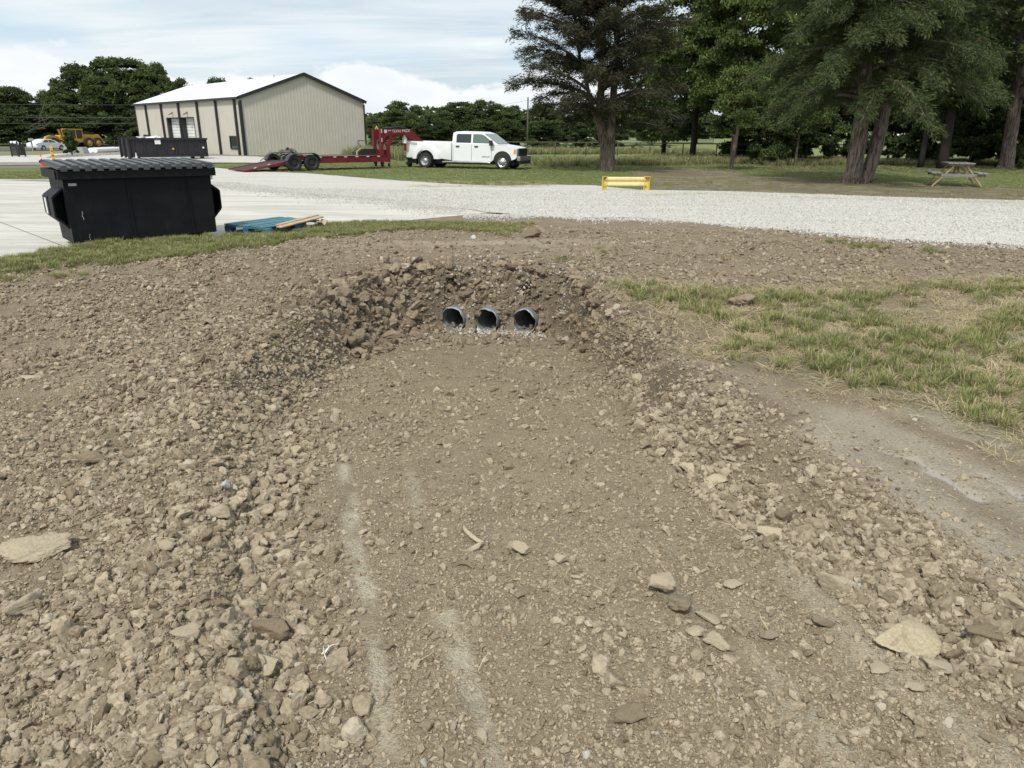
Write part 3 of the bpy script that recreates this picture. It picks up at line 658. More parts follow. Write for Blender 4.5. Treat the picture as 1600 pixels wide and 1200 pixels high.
# pale crushed stone round the pipes and sprinkled about
L = [(q[0], q[1]) for q in PIPE_AX]
x, y = RNG.uniform(-1.6, 1.3, 4200), RNG.uniform(7.2, 8.9, 4200); yy = np.interp(x, [L[0][0], L[2][0]], [L[0][1], L[2][1]])
kk = prob(np.exp(-((y - yy + .05) / .26) ** 2) * np.exp(-((x + .12) / .85) ** 2)); kk &= off_pipes(x, y) | (y < yy - .06)
clods('crushed_stone_at_pipes', x, y, .011 * 2.6 ** RNG.random(len(x)), kk, COL_PALE2, 6, .1)
x, y = fan(2300, 1.2, 12, .9); clods('scattered_pale_stones', x, y, .006 * 3.2 ** (RNG.random(len(x)) ** 2), prob(.15 + .3 * (np.hypot(x + .2, y - 8.7) < 1.2)), COL_PALE2, 6, .2)
x, y = RNG.uniform(-2, .6, 240), RNG.uniform(8.7, 9.3, 240); clods('white_stones_on_headwall', x, y, RNG.uniform(.010, .028, 240), prob(np.full(240, .16)), COL_PALE2, 6, .1)
# road gravel
def in_poly_pts(n, poly, y0, y1, x0, x1):
    x, y = RNG.uniform(x0, x1, n), RNG.uniform(y0, y1, n); k = inside(x, y, poly); return x[k], y[k]
x, y = in_poly_pts(90000, ROAD, 8, 24, -9, 17); n = len(x); k = in_view(x, y, base(y)); x, y = x[k], y[k]; n = len(x); s = .010 * 2.4 ** (RNG.random(n) ** 1.5)
scatter('road_gravel', np.stack([x, y, base(y) + .015], 1), RNG.random((n, 3)) * 6.28, np.stack([s, s, s * .7], 1), COL_PALE, 6)
L_ = np.array(SEAM[1:]); n = 26000; kk_ = RNG.integers(0, len(L_) - 1, n); f_ = RNG.random(n)[:, None]; P = L_[kk_] * (1 - f_) + L_[kk_ + 1] * f_; P = P + np.stack([RNG.normal(0, .3, n), -np.abs(RNG.normal(0, 1.1, n)) + 1.0], 1); k = paved(P[:, 0], P[:, 1]) < -.05; P = P[k]; n = len(P); s = .008 * 2.2 ** RNG.random(n)
scatter('gravel_spilled_on_slab', np.stack([P[:, 0], P[:, 1], base(P[:, 1]) + .016], 1), RNG.random((n, 3)) * 6.28, np.stack([s, s, s * .7], 1), COL_PALE, 6)
# spilled gravel where road and soil meet
x = RNG.uniform(-1, 9, 9000); a_ = np.array([xy(830, 337), xy(1010, 341), xy(1120, 350), xy(1240, 359), xy(1380, 374), xy(1500, 380), xy(1620, 386), xy(1900, 410)]); o_ = np.argsort(a_[:, 0]); yb = np.interp(x, a_[o_, 0], a_[o_, 1])
y = yb - np.abs(RNG.normal(0, .42, len(x))) * (.5 + .8 * sst(-.3, .4, fbm(x * 1.5, x * 0, 2, 611))) + .1; n = len(x); s = .010 * 2.2 ** RNG.random(n)
scatter('spilled_gravel', np.stack([x, y, H(x, y) + .008], 1), RNG.random((n, 3)) * 6.28, np.stack([s, s, s * .7], 1), COL_PALE, 6)

# ------------------------------------------------------------------ hero clods
def hero(name, px, py, wpx, label, sx=1.0, sy=.7, flat=.35, mat=None, rz=0.0, tilt=(0, 0), seed=0, cat='dirt clod', group=None, planes=12, lump=.15, lift=0.0):
    p = at(px, py); p = Vector(atf(px, py) + (0,)) if sdf(np.array([p.x]), np.array([p.y]), TOE)[0] < 0 else p
    z = float(H(np.array([p.x]), np.array([p.y]))[0]); p.z = z; w = wpx / scale_at(p) / 2
    m = clod_mesh(name, seed or (px * 7 + py), flat, 5 if wpx > 100 else 4, planes, lump, mat or M_HERO, sx, sy)
    o = bpy.data.objects.new(name, m); link(o); o.location = (p.x, p.y, z + w * flat * .7 + lift + .008); o.scale = (w, w, w); o.rotation_euler = (tilt[0], tilt[1], rz)
    tag(o, label, cat, group); return o
hero('clay_slab', 1410, 980, 112, 'large pale flat clay slab with a crack, biggest at lower right', 1, .74, .24, M_SLAB, .15, (.06, .05), 5, 'clay slab', None, 9, .05)
slab = bpy.data.objects['clay_slab']
for v in slab.data.vertices:
    if v.co.z > 0:
        d1 = abs(v.co.x - (.12 + .22 * v.co.y + .06 * math.sin(v.co.y * 9))); d2 = abs(v.co.y + .05 - .5 * v.co.x) if v.co.x < .1 else 1
        v.co.z -= .13 * math.exp(-(d1 / .035) ** 2) + .09 * math.exp(-(d2 / .03) ** 2)
hero('clay_slab', 1294, 925, 64, 'upright broken tan clay block left of the large cracked slab', 1, .5, .62, M_HERO, -.35, (.3, .1), 6, 'clay block')
hero('clay_slab', 1112, 762, 44, 'flat pale clay piece lying in the right bank rubble', 1, .7, .3, M_SLAB, .1, (.1, 0), 7, 'clay slab')
hero('clay_slab', 1076, 742, 36, 'small oblong pale clay piece farther up the right bank', 1, .6, .4, M_SLAB, -.9, (.2, 0), 8, 'clay slab')
hero('clay_slab', 1214, 812, 52, 'pale clay slab leaning beside a darker damp clod on the right bank', 1, .6, .35, M_SLAB, -.1, (.1, .1), 9, 'clay slab')
hero('dirt_clod', 1226, 798, 34, 'dark damp flat-faced clod standing behind a pale clay slab', .8, .5, .9, M_HERO2, .2, (0, 0), 10)
hero('clay_lump', 1032, 922, 52, 'yellowish cracked clay lump on the ditch floor', 1, .8, .5, M_HERO, .2, (.1, 0), 11, 'clay lump')
hero('clay_flake', 1106, 965, 46, 'smooth tan clay flake on the ditch floor, longer of two', 1, .6, .14, M_HERO, -.5, (.05, .1), 12, 'clay flake')
hero('clay_flake', 1088, 988, 34, 'jagged tan clay flake just below the smooth longer one', 1, .7, .2, M_HERO, .5, (0, .1), 13, 'clay flake')
hero('clay_lump', 1116, 1006, 46, 'wedge of tan clay below two clay flakes on the floor', 1, .5, .5, M_HERO, -.8, (.1, .1), 14, 'clay lump')
hero('dirt_clod', 1060, 952, 66, 'soft mound of brown crumbly clay beside the tan flakes', 1, .9, .45, M_HERO2, .3, (0, 0), 15, 'dirt clod', None, 20, .2)
hero('clay_slab', 72, 882, 104, 'broad layered clay slab at the far left edge', 1, .6, .24, M_HERO, .12, (.08, 0), 16, 'clay slab')
hero('clay_plate', 410, 1032, 54, 'angular smooth pale clay plate tilted on the left bank', 1, .7, .22, M_SLAB, -.5, (.25, .1), 17, 'clay plate', None, 7, .03)
hero('dirt_clod', 428, 968, 66, 'large rough brown clod on the left bank above the clay plate', 1, .7, .55, M_HERO2, -.3, (.1, 0), 18)
hero('dirt_clod', 294, 1026, 46, 'knobbly tan clod left of the angular clay plate', 1, .85, .6, M_HERO, .4, (0, 0), 19)
hero('dirt_clod', 45, 974, 56, 'rounded pale clod near the left edge below the broad slab', 1, .9, .5, M_HERO, 0, (0, 0), 20)
hero('clay_slab', 268, 878, 40, 'oval flat clod in the middle of the left bank', 1, .6, .35, M_HERO, 0, (.1, 0), 21)
hero('dirt_clod', 344, 808, 38, 'rounded tan clod just below a grey stone on left bank', 1, .9, .7, M_HERO, 0, (0, 0), 22)
hero('grey_stone', 353, 770, 21, 'smooth light grey stone on the left bank', 1, .85, .9, M_STONE, 0, (0, 0), 23, 'stone', None, 30, .02)
hero('white_stone', 31, 709, 13, 'small white stone near the left edge', 1, .8, .8, M_SLAB, 0, (0, 0), 24, 'stone', None, 20, .03)
hero('clay_slab', 50, 603, 46, 'thin long pale clay slab on the far left field', 1, .4, .15, M_HERO, .1, (0, 0), 25, 'clay slab')
hero('dirt_clod', 148, 738, 50, 'long layered brown clod on the left field', 1, .5, .4, M_HERO2, .1, (.1, 0), 26)
hero('dirt_clod', 955, 1068, 40, 'rounded tan clod alone on the ditch floor near the bottom', 1, .85, .6, M_HERO, 0, (0, 0), 27)
hero('dirt_clod', 985, 1120, 60, 'rough brown clod pair of the floor, low and crumbly', 1, .5, .4, M_HERO2, .2, (0, 0), 28)
hero('dirt_clod', 1466, 1030, 46, 'pale angular clod just below the large cracked slab', 1, .8, .5, M_HERO, .2, (0, 0), 29)
hero('dirt_clod', 1545, 1000, 70, 'dark damp flat clod right of the large cracked slab', 1, .5, .35, M_HERO2, -.2, (.1, 0), 30)
hero('clay_flake', 1370, 1046, 34, 'rounded flat clay flake below the large cracked slab', 1, .8, .2, M_HERO, .3, (0, 0), 31, 'clay flake')
hero('clay_flake', 1430, 1077, 34, 'oblong pale clay flake, lowest at lower right', 1, .5, .22, M_HERO, -.2, (0, 0), 32, 'clay flake')
hero('clay_flake', 1146, 916, 28, 'small round pale clay flake alone on the ditch floor', 1, .8, .25, M_HERO, 0, (0, 0), 33, 'clay flake')
hero('dirt_clod', 1284, 978, 36, 'brown clod between tan floor flakes and large cracked slab', 1, .6, .5, M_HERO2, -.4, (0, 0), 34)
hero('dirt_clod', 1200, 997, 36, 'low dark clod on the floor right of the clay wedge', 1, .6, .35, M_HERO2, .1, (0, 0), 35)
hero('dirt_clod', 815, 862, 38, 'rough tan clod right of the curled clay strip', 1, .6, .5, M_HERO, -.3, (0, 0), 36)
hero('dirt_clod', 878, 880, 24, 'small pale clod farther right of the curled clay strip', 1, .8, .6, M_HERO, 0, (0, 0), 37)
hero('dirt_clod', 1160, 660 + 38, 34, 'dusty brown clod high on the right bank', 1, .6, .5, M_HERO, 0, (0, 0), 38)
hero('dirt_clod', 1160, 485, 40, 'dark upturned soil clump within the green grass', 1, .8, .5, M_CLODB, 0, (0, 0), 39, 'soil clump', None, 20, .25)
hero('dirt_clod', 545, 485, 34, 'large rounded clod on the bank left of the pipes', 1, .8, .8, M_HERO2, 0, (0, 0), 40)
hero('dirt_clod', 830, 437, 28, 'largest tan clod on the crest above the rightmost pipe', 1, .75, .7, M_HERO2, 0, (0, 0), 41)
hero('dirt_clod', 560, 552, 34, 'large grey clod at the foot of the bank left of pipes', 1, .9, .8, M_HERO2, .5, (0, 0), 42)
hero('white_stone', 740, 452, 9, 'white angular stone on the headwall above the pipes', 1, .8, .9, M_STONE, 0, (0, 0), 43, 'stone')
# curled strip of clay
p = Vector(atf(738, 850) + (0,)); p.z = float(H(np.array([p.x]), np.array([p.y]))[0]); k = 1 / scale_at(p)
bm = bmesh.new()
def ribbon(bm, pts, wid, th=.004):
    prev = None; rows = []
    for i, q in enumerate(pts):
        d = (Vector(pts[min(i + 1, len(pts) - 1)]) - Vector(pts[max(i - 1, 0)])).normalized(); s = d.cross(Vector((.25, -.3, 1))).normalized() * wid[i] / 2; n = s.cross(d).normalized() * th
        q = Vector(q); rows.append([bm.verts.new(v) for v in (q - s, q - s * .2 + n * 2, q + s, q + s - n, q - s * .2 - n * .3, q - s - n)])
    for i in range(len(rows) - 1):
        for j in range(6): bm.faces.new((rows[i][j], rows[i][(j + 1) % 6], rows[i + 1][(j + 1) % 6], rows[i + 1][j]))
    bm.faces.new(rows[0]); bm.faces.new(rows[-1][::-1])
P_ = [(-17 * k, 52 * k, .012), (-14 * k, 38 * k, .020), (-8 * k, 22 * k, .030), (0, 8 * k, .036), (9 * k, -2 * k, .032), (18 * k, -6 * k, .030)]
ribbon(bm, P_, [.006, .018, .022, .026, .022, .006])
ribbon(bm, [(16 * k, -6 * k, .032), (8 * k, -12 * k, .020), (-4 * k, -20 * k, .012), (-14 * k, -20 * k, .010), (-22 * k, -14 * k, .008)], [.008, .026, .020, .012, .004])
o = bobj('clay_strip', bm, M_HERO, smooth=True, loc=p); tag(o, 'curled tan strip of clay standing up on the ditch floor', 'clay strip')
bm = bmesh.new(); ribbon(bm, [(-20 * k, -2 * k, .004), (-10 * k, 4 * k, .018), (2 * k, 2 * k, .022), (12 * k, -4 * k, .004)], [.01, .022, .024, .008]); p2 = Vector(atf(728, 882) + (0,)); p2.z = float(H(np.array([p2.x]), np.array([p2.y]))[0])
o = bobj('clay_strip', bm, M_HERO2, smooth=True, loc=p2); tag(o, 'small arched shard of clay below the curled strip', 'clay shard')

# ------------------------------------------------------------------ culvert pipes
t = NT('galvanised_steel'); n = t.noise(9, 5, .65); t.col(t.mix(t.ramp(n, [(.3, 0.), (.7, 1.)]), (.22, .245, .265), (.36, .385, .40))); t.b.inputs['Metallic'].default_value = .55; t.rough(.6); GALV = t.m
for k, lab in enumerate(('leftmost corrugated steel culvert pipe opening in the dirt headwall', 'middle corrugated steel culvert pipe opening in the dirt headwall', 'rightmost corrugated steel culvert pipe opening in the dirt headwall')):
    ax, ay = PIPE_AX[k]; r0 = PIPE_R; rs = np.random.default_rng(90 + k); bm = bmesh.new(); N = 44; S = 110; dent = rs.uniform(0, 6, 3)
    grid = []
    for i in range(S):
        L_ = i * .022 - .03; row = []
        for j in range(N):
            th = 2 * PI * j / N; hel = (L_ / .062) + j / N
            r = r0 + .0075 * math.sin(2 * PI * hel)
            if L_ < .12: r *= 1 + .025 * math.sin(th * 2 + dent[0]) * (1 - L_ / .12) + .018 * math.sin(th * 5 + dent[1]) * (1 - L_ / .12)
            yy_ = L_ + (.012 * math.sin(th * 4 + dent[2]) + .008 * math.sin(th * 9) if i == 0 else 0)
            row.append(bm.verts.new((r * math.cos(th), yy_, r * math.sin(th))))
        grid.append(row)
    for i in range(S - 1):
        for j in range(N): bm.faces.new((grid[i][j], grid[i][(j + 1) % N], grid[i + 1][(j + 1) % N], grid[i + 1][j])).smooth = True
    bmesh.ops.recalc_face_normals(bm, faces=bm.faces[:])
    me = bpy.data.meshes.new('culvert_pipe'); bm.to_mesh(me); bm.free(); me.materials.append(GALV); o = link(bpy.data.objects.new('culvert_pipe', me))
    o.modifiers.new('wall', 'SOLIDIFY').thickness = .0035
    o.location = (ax - PDIR[0] * .02, ay - PDIR[1] * .02, float(floor_z(ay)) + r0 * .93); o.rotation_euler = (0, 0, -R(20)); tag(o, lab, 'culvert pipe', 'culvert pipes under the driveway')

# soil heaped over the pipes
nxb, nzb = 200, 60; u_ = np.linspace(-1.05, .62, nxb); w_ = np.linspace(0, 1, nzb); UU, WW = np.meshgrid(u_, w_); uu, ww = UU.ravel(), WW.ravel()
ymouth = np.interp(uu, [PIPE_AX[0][0], PIPE_AX[2][0]], [PIPE_AX[0][1], PIPE_AX[2][1]]) + .035; zt0 = floor_z(ymouth) - .12
for k_ in range(3):
    v_ = (uu - PIPE_AX[k_][0]) * .94; pz_ = float(floor_z(PIPE_AX[k_][1])) + PIPE_R * .93; zt0 = np.where(np.abs(v_) < PIPE_R, np.maximum(zt0, pz_ + np.sqrt(np.maximum(PIPE_R ** 2 - v_ ** 2, 0)) - .004), zt0)
ww = np.where(ww > 0, ww, 0)
zz_ = zt0 + ww * (base(ymouth + .3) + .01 - zt0); hw_ = np.clip((zz_ + .25) / .40, 0, 1); yy_b = ymouth + .30 * hw_ ** 1.1 + .05 * hw_ * fbm(uu * 9, zz_ * 9, 3, 501) + .015 * fbm(uu * 30, zz_ * 30, 2, 502)
Pb = np.stack([uu, yy_b, zz_], 1); back = Pb.copy()[:nxb]; back[:, 1] += .9; Vb = np.concatenate([Pb, back]); ii = (np.arange(nzb - 1)[:, None] * nxb + np.arange(nxb - 1)[None]).ravel(); Fb = np.stack([ii, ii + 1, ii + 1 + nxb, ii + nxb], 1); jj = np.arange(nxb - 1); nb0 = nzb * nxb
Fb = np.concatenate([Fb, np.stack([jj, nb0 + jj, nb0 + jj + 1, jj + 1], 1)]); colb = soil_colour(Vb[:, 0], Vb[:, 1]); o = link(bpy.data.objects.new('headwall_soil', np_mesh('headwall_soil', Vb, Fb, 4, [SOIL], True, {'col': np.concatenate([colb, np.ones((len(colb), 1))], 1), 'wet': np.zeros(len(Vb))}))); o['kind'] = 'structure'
def on_block(n, lo, hi, col, ns, name, lift=.3):
    k = RNG.integers(0, len(Pb), n); k = k[(ww[k] < .97)]; s = lo * (hi / lo) ** (RNG.random(len(k)) ** 2); P = Pb[k] + RNG.normal(0, .012, (len(k), 3)); P[:, 1] -= s * lift; P[:, 2] += s * lift
    scatter(name, P, RNG.random((len(k), 3)) * 6.28, s[:, None] * np.stack([RNG.uniform(.8, 1.3, len(k)), RNG.uniform(.7, 1.1, len(k)), RNG.uniform(.6, 1, len(k))], 1), col, ns)
for k_ in range(3):
    n_ = 260; sg = RNG.choice([-1, 1], n_); vv = sg * (PIPE_R + RNG.uniform(-.0, .07, n_)); uo = RNG.uniform(.0, .35, n_); f_ = np.clip(RNG.random(n_), 0, 1); fz = float(floor_z(PIPE_AX[k_][1])); zz2 = fz + f_ * (.16 - fz); uo = .02 + .28 * f_ + RNG.uniform(-.02, .05, n_)
    over = f_ > .55; vv = np.where(over, RNG.uniform(-.16, .16, n_), vv); X_ = PIPE_AX[k_][0] + PDIR[0] * uo + PDIR[1] * vv; Y_ = PIPE_AX[k_][1] + PDIR[1] * uo - PDIR[0] * vv; s_ = .014 * 3.6 ** (RNG.random(n_) ** 1.6)
    scatter('packed_clods_round_pipe', np.stack([X_, Y_, zz2], 1), RNG.random((n_, 3)) * 6.28, s_[:, None] * np.array([1.1, .9, .8]), COL_BRN, 8)
on_block(1500, .008, .024, COL_CRUMBB, 8, 'crumbs_over_pipes'); on_block(420, .018, .07, COL_BRN, 8, 'lumps_over_pipes', .1); on_block(90, .010, .024, COL_PALE2, 6, 'stones_over_pipes')

# ------------------------------------------------------------------ grass
def grass_mat(name, c0, c1):
    t = NT(name); oi = t.n('ShaderNodeObjectInfo'); c = t.mix(oi.outputs['Random'], c0, c1); sp = t.attr('tipf'); c = t.mix(t.math('MULTIPLY', sp.outputs['Fac'], .55), c, t.hsv(c, .49, .9, 1.7))
    c = t.mix(t.math('MULTIPLY', t.attr('dry').outputs['Fac'], 1.0), c, (.46, .39, .23)); t.col(c); t.rough(.6); t.b.inputs['Specular IOR Level'].default_value = .25
    tr = t.n('ShaderNodeBsdfTranslucent'); t.l(c, tr.inputs[0]); mx = t.n('ShaderNodeMixShader'); mx.inputs[0].default_value = .3; t.l(t.b.outputs[0], mx.inputs[1]); t.l(tr.outputs[0], mx.inputs[2]); t.l(mx.outputs[0], t.out.inputs[0]); return t.m
M_GRASS = grass_mat('grass_green', (.095, .135, .028), (.19, .225, .065)); M_LAWN = grass_mat('grass_lawn', (.12, .17, .045), (.215, .25, .085)); M_DRY = grass_mat('grass_dry', (.36, .30, .17), (.55, .48, .32)); M_WEED = grass_mat('grass_tall', (.075, .115, .03), (.16, .19, .065))
def tuft(name, seed, nb, hgt, spread, wid, mat, dry=.15, lean=.6, flatten=1.0):
    rs = np.random.default_rng(seed); V = []; Fc = []; T = []; D = []
    for b in range(nb):
        a = rs.random() * 6.283; r = spread * rs.random() ** .7; bx, by = r * math.cos(a), r * math.sin(a); da = a + rs.normal(0, .8); h = hgt * rs.uniform(.45, 1.1); ln = lean * rs.uniform(.3, 1.4) * h; w = wid * rs.uniform(.7, 1.2)
        sx_, sy_ = -math.sin(da) * w / 2, math.cos(da) * w / 2; dr = 1.0 if rs.random() < dry else rs.uniform(0, .25); i0 = len(V)
        for f, wf in ((0, 1), (.4, .9), (.75, .6), (1, .06)):
            cx_ = bx + math.cos(da) * ln * f * f; cy_ = by + math.sin(da) * ln * f * f; z_ = h * (f - .35 * lean * f * f) * flatten
            V += [(cx_ + sx_ * wf, cy_ + sy_ * wf, z_), (cx_ - sx_ * wf, cy_ - sy_ * wf, z_)]; T += [f, f]; D += [dr, dr]
        for q in range(3): Fc.append((i0 + 2 * q, i0 + 2 * q + 1, i0 + 2 * q + 3, i0 + 2 * q + 2))
    return np_mesh(name, np.array(V), np.array(Fc), 4, [mat], True, {'tipf': np.array(T), 'dry': np.array(D)})
COL_G = proto_col('tuft_shapes', [tuft('tuft_shape', 400 + i, 34, .11, .05, .0055, M_GRASS, .16) for i in range(6)])
COL_D = proto_col('dry_tuft_shapes', [tuft('dry_tuft_shape', 420 + i, 20, .10, .07, .005, M_DRY, .7, 1.5, .45) for i in range(6)])
COL_L = proto_col('lawn_tuft_shapes', [tuft('lawn_tuft_shape', 440 + i, 40, .085, .17, .014, M_LAWN, .14, .5) for i in range(4)])
COL_W = proto_col('weed_shapes', [tuft('weed_shape', 460 + i, 46, .62, .20, .022, M_WEED, .15 + .22 * (i % 2), .55) for i in range(6)])
def grass(name, x, y, keep, col, n_s, lo, hi, z=None, zs=1.0):
    k = keep & in_view(x, y, base(y)); x, y = x[k], y[k]; n = len(x); z = H(x, y) if z is None else base(y) + z; s = RNG.uniform(lo, hi, n)
    print(name, n); return scatter(name, np.stack([x, y, z - .005], 1), np.stack([RNG.normal(0, .12, n), RNG.normal(0, .12, n), RNG.random(n) * 6.28], 1), np.stack([s, s, s * zs], 1), col, n_s)
# the patch on the right
x, y = RNG.uniform(.4, 8.5, 44000), RNG.uniform(3.0, 9.8, 44000); g = -sdf(x, y, GRASS_R) ; m = fbm(x * 1.1, y * 1.6, 3, 161) + .15
g = g + .35 * fbm(x * 1.3, y * 1.3, 3, 351); w = sst(-.15, .3, g) * sst(-.22, .35, m + .02) * (.35 + .65 * sst(-.3, .3, fbm(x * 5, y * 5, 2, 355))); grass('green_grass', x, y, prob(w * .25), COL_G, 6, .55, 1.25)
x, y = RNG.uniform(.4, 8.5, 26000), RNG.uniform(3.0, 9.8, 26000); g = -sdf(x, y, GRASS_R); m = fbm(x * 1.6 + 9, y * 2.0, 3, 171)
w = sst(-.5, .2, g + .35 * fbm(x * 1.3, y * 1.3, 3, 351)) * (.35 + .75 * sst(-.15, .35, m)); grass('dry_grass', x, y, prob(w * .8), COL_D, 6, .5, 1.25)
x, y = RNG.uniform(-1, 9, 9000), RNG.uniform(8, 13, 9000); w = .10 * sst(-.1, .4, fbm(x * .8, y * 1.2, 3, 321)) * (paved(x, y) > 0) * (x > .8); grass('dry_grass_by_road', x, y, prob(w * 2), COL_D, 6, .5, 1.0)
x, y = RNG.uniform(.5, 6, 6000), RNG.uniform(8.5, 11, 6000); w = .16 * sst(.12, .4, fbm(x * .7, y * 1.1, 3, 331)) * (paved(x, y) > .2); grass('green_tufts_by_road', x, y, prob(w * 2), COL_G, 6, .5, .9)
# strip along the slab
x, y = RNG.uniform(-8, 1.2, 60000), RNG.uniform(6.0, 13.5, 60000); g = -sdf(x, y, STRIP) + .10 * fbm(x * 3, y * 3, 2, 341); w = sst(-.06, .08, g) * (paved(x, y) > -.05); grass('verge_grass', x, y, prob(w * .55 * (1 - .55 * sst(-1.2, .2, x))), COL_G, 6, .38, .95)
x, y = RNG.uniform(-3, 1.2, 7000), RNG.uniform(9.0, 13.5, 7000); g = -sdf(x, y, STRIP); grass('dry_verge_grass', x, y, prob(sst(-.1, .1, g) * .25 * sst(-2.5, 0, x)), COL_D, 6, .6, 1.2)
P_ = [(420, 541, 3), (95, 441, 12), (18, 450, 8), (10, 446, 5), (120, 440, 5), (455, 545, 1), (395, 520, 1)]
gx_, gy_ = [], []
for (a, b, n) in P_:
    q = at(a, b)
    for _ in range(n): gx_.append(q.x + random.gauss(0, .08 if n > 2 else .02)); gy_.append(q.y + random.gauss(0, .06 if n > 2 else .02))
grass('stray_tufts', np.array(gx_), np.array(gy_), np.ones(len(gx_), bool), COL_G, 6, .45, .8)
# loose straw
x, y = fan(2600, 1.2, 9, .8); r, flo, bank, left, gr, smr = rough_amp(x, y); M_STRAW = simple('straw', (.58, .50, .34), .7)
def straw_mesh(seed):
    bm = bmesh.new(); rs = random.Random(seed); p0 = Vector((0, 0, 0)); a = 0; L = [p0]
    for i in range(5): a += rs.uniform(-.35, .35); p0 = p0 + Vector((math.cos(a) * .018, math.sin(a) * .018, rs.uniform(-.003, .004))); L.append(p0)
    add_tube(bm, L, [.0014, .0014, .0012, .001, .0008, .0004], 4); me = bpy.data.meshes.new('straw_shape'); bm.to_mesh(me); bm.free(); me.materials.append(M_STRAW); return me
COL_S = proto_col('straw_shapes', [straw_mesh(i) for i in range(6)])
k = prob(.10 + .5 * ((x > .9) & (y > 3)) + .08 * (left > .5)) & in_view(x, y, base(y)); x, y = x[k], y[k]; n = len(x); s = RNG.uniform(.4, 1.15, n)
scatter('loose_straw', np.stack([x, y, H(x, y) + .012], 1), np.stack([RNG.normal(0, .3, n), RNG.normal(0, .3, n), RNG.random(n) * 6.28], 1), np.stack([s, s, s], 1), COL_S, 6)
p = Vector(atf(510, 1036) + (0,)); p.z = float(H(np.array([p.x]), np.array([p.y]))[0]) + .012; k = 1 / scale_at(p); bm = bmesh.new()
M_WSTRAW = simple('straw_bleached', (.74, .72, .62), .6)
for L_ in ([(8, -14), (2, -4), (-6, 6), (-8, 14)], [(-8, 4), (2, 16), (14, 18)], [(-4, 4), (0, 12), (-2, 16)]): add_tube(bm, [(a * k, b * k * 1.5, .004 + .004 * i) for i, (a, b) in enumerate(L_)], [.0026, .0022, .0014, .0008][:len(L_)], 5)
tag(bobj('dry_straw', bm, M_WSTRAW, loc=p), 'bleached white forked straw on the ditch floor at lower left', 'straw')
# lawns (mown) and taller growth
def lawn_pts(n, y0, y1, xa, xb): return RNG.uniform(xa, xb, n), RNG.uniform(y0, y1, n)
x, y = lawn_pts(60000, 16, 52, -16, 34); d = paved(x, y); dd = sdf(x, y, DRIVE); DB = [xy(1015, 300), xy(1000, 284), xy(980, 268), xy(1060, 262), xy(1130, 266), xy(1180, 275), xy(1330, 283), xy(1480, 291), xy(1700, 300), xy(1700, 325), xy(1600, 320), xy(1300, 311)]
bare = 1 - sst(-.5, .9, sdf(x, y, DB) + fbm(x * .5, y * .8, 4, 201) * 1.6)
w = (d > .15) * (dd > .2) * (1 - .85 * bare) * (.5 + .5 * sst(-.3, .2, fbm(x * .25, y * .5, 4, 181))); grass('mown_lawn', x, y, prob(w * .55), COL_L, 4, .5, .95, .0, .8)
x, y = lawn_pts(15000, 19, 34, -34, -8); w = (paved(x, y) > .2) * (sdf(x, y, DRIVE) > .3); LB = [xy(-200, 264), xy(0, 263), xy(66, 262), xy(64, 255), xy(0, 255.5), xy(-200, 258)]; w = w * (sdf(x, y, LB) > .1); grass('mown_lawn_by_slab', x, y, prob(w * .5), COL_L, 4, .5, .9, .0, .8)
def band(n, pts, spread_y, jit=.3):
    L = np.array([xy(*p) for p in pts]); k = RNG.integers(0, len(L) - 1, n); f = RNG.random(n)[:, None]; P = L[k] * (1 - f) + L[k + 1] * f; P[:, 1] += RNG.normal(0, spread_y, n); P[:, 0] += RNG.normal(0, jit, n); return P[:, 0], P[:, 1]
x, y = band(1500, [(830, 255), (900, 257), (940, 255), (1000, 256), (1100, 253), (1160, 252)], 2.0); grass('tall_grass_by_cedar', x, y, x > -99, COL_W, 6, .45, 1.0, .0)
x, y = band(700, [(1000, 250), (1100, 248), (1250, 252), (1330, 254)], 2.2); grass('tall_grass_by_thicket', x, y, x > -99, COL_W, 6, .5, 1.1, .0)
x, y = band(1500, [(1180, 257), (1300, 256), (1420, 256), (1500, 254), (1650, 254), (1800, 254)], 1.6); grass('rough_grass_under_trees', x, y, x > -99, COL_W, 6, .4, .9, .0)
x, y = band(1700, [(560, 243), (640, 246), (720, 243), (840, 241), (960, 240), (1100, 239)], 3.2); grass('weeds_along_fence', x, y, x > -99, COL_W, 6, .8, 1.9, .0)
x, y = band(500, [(1000, 306), (1100, 303), (1300, 311), (1500, 316), (1600, 318)], .3); grass('dry_fringe', x, y, x > -99, COL_D, 6, .8, 1.4, .0)
x, y = band(500, [(640, 292), (720, 291), (800, 292), (850, 290)], .5); grass('dry_fringe_by_truck', x, y, x > -99, COL_D, 6, .8, 1.4, .0)

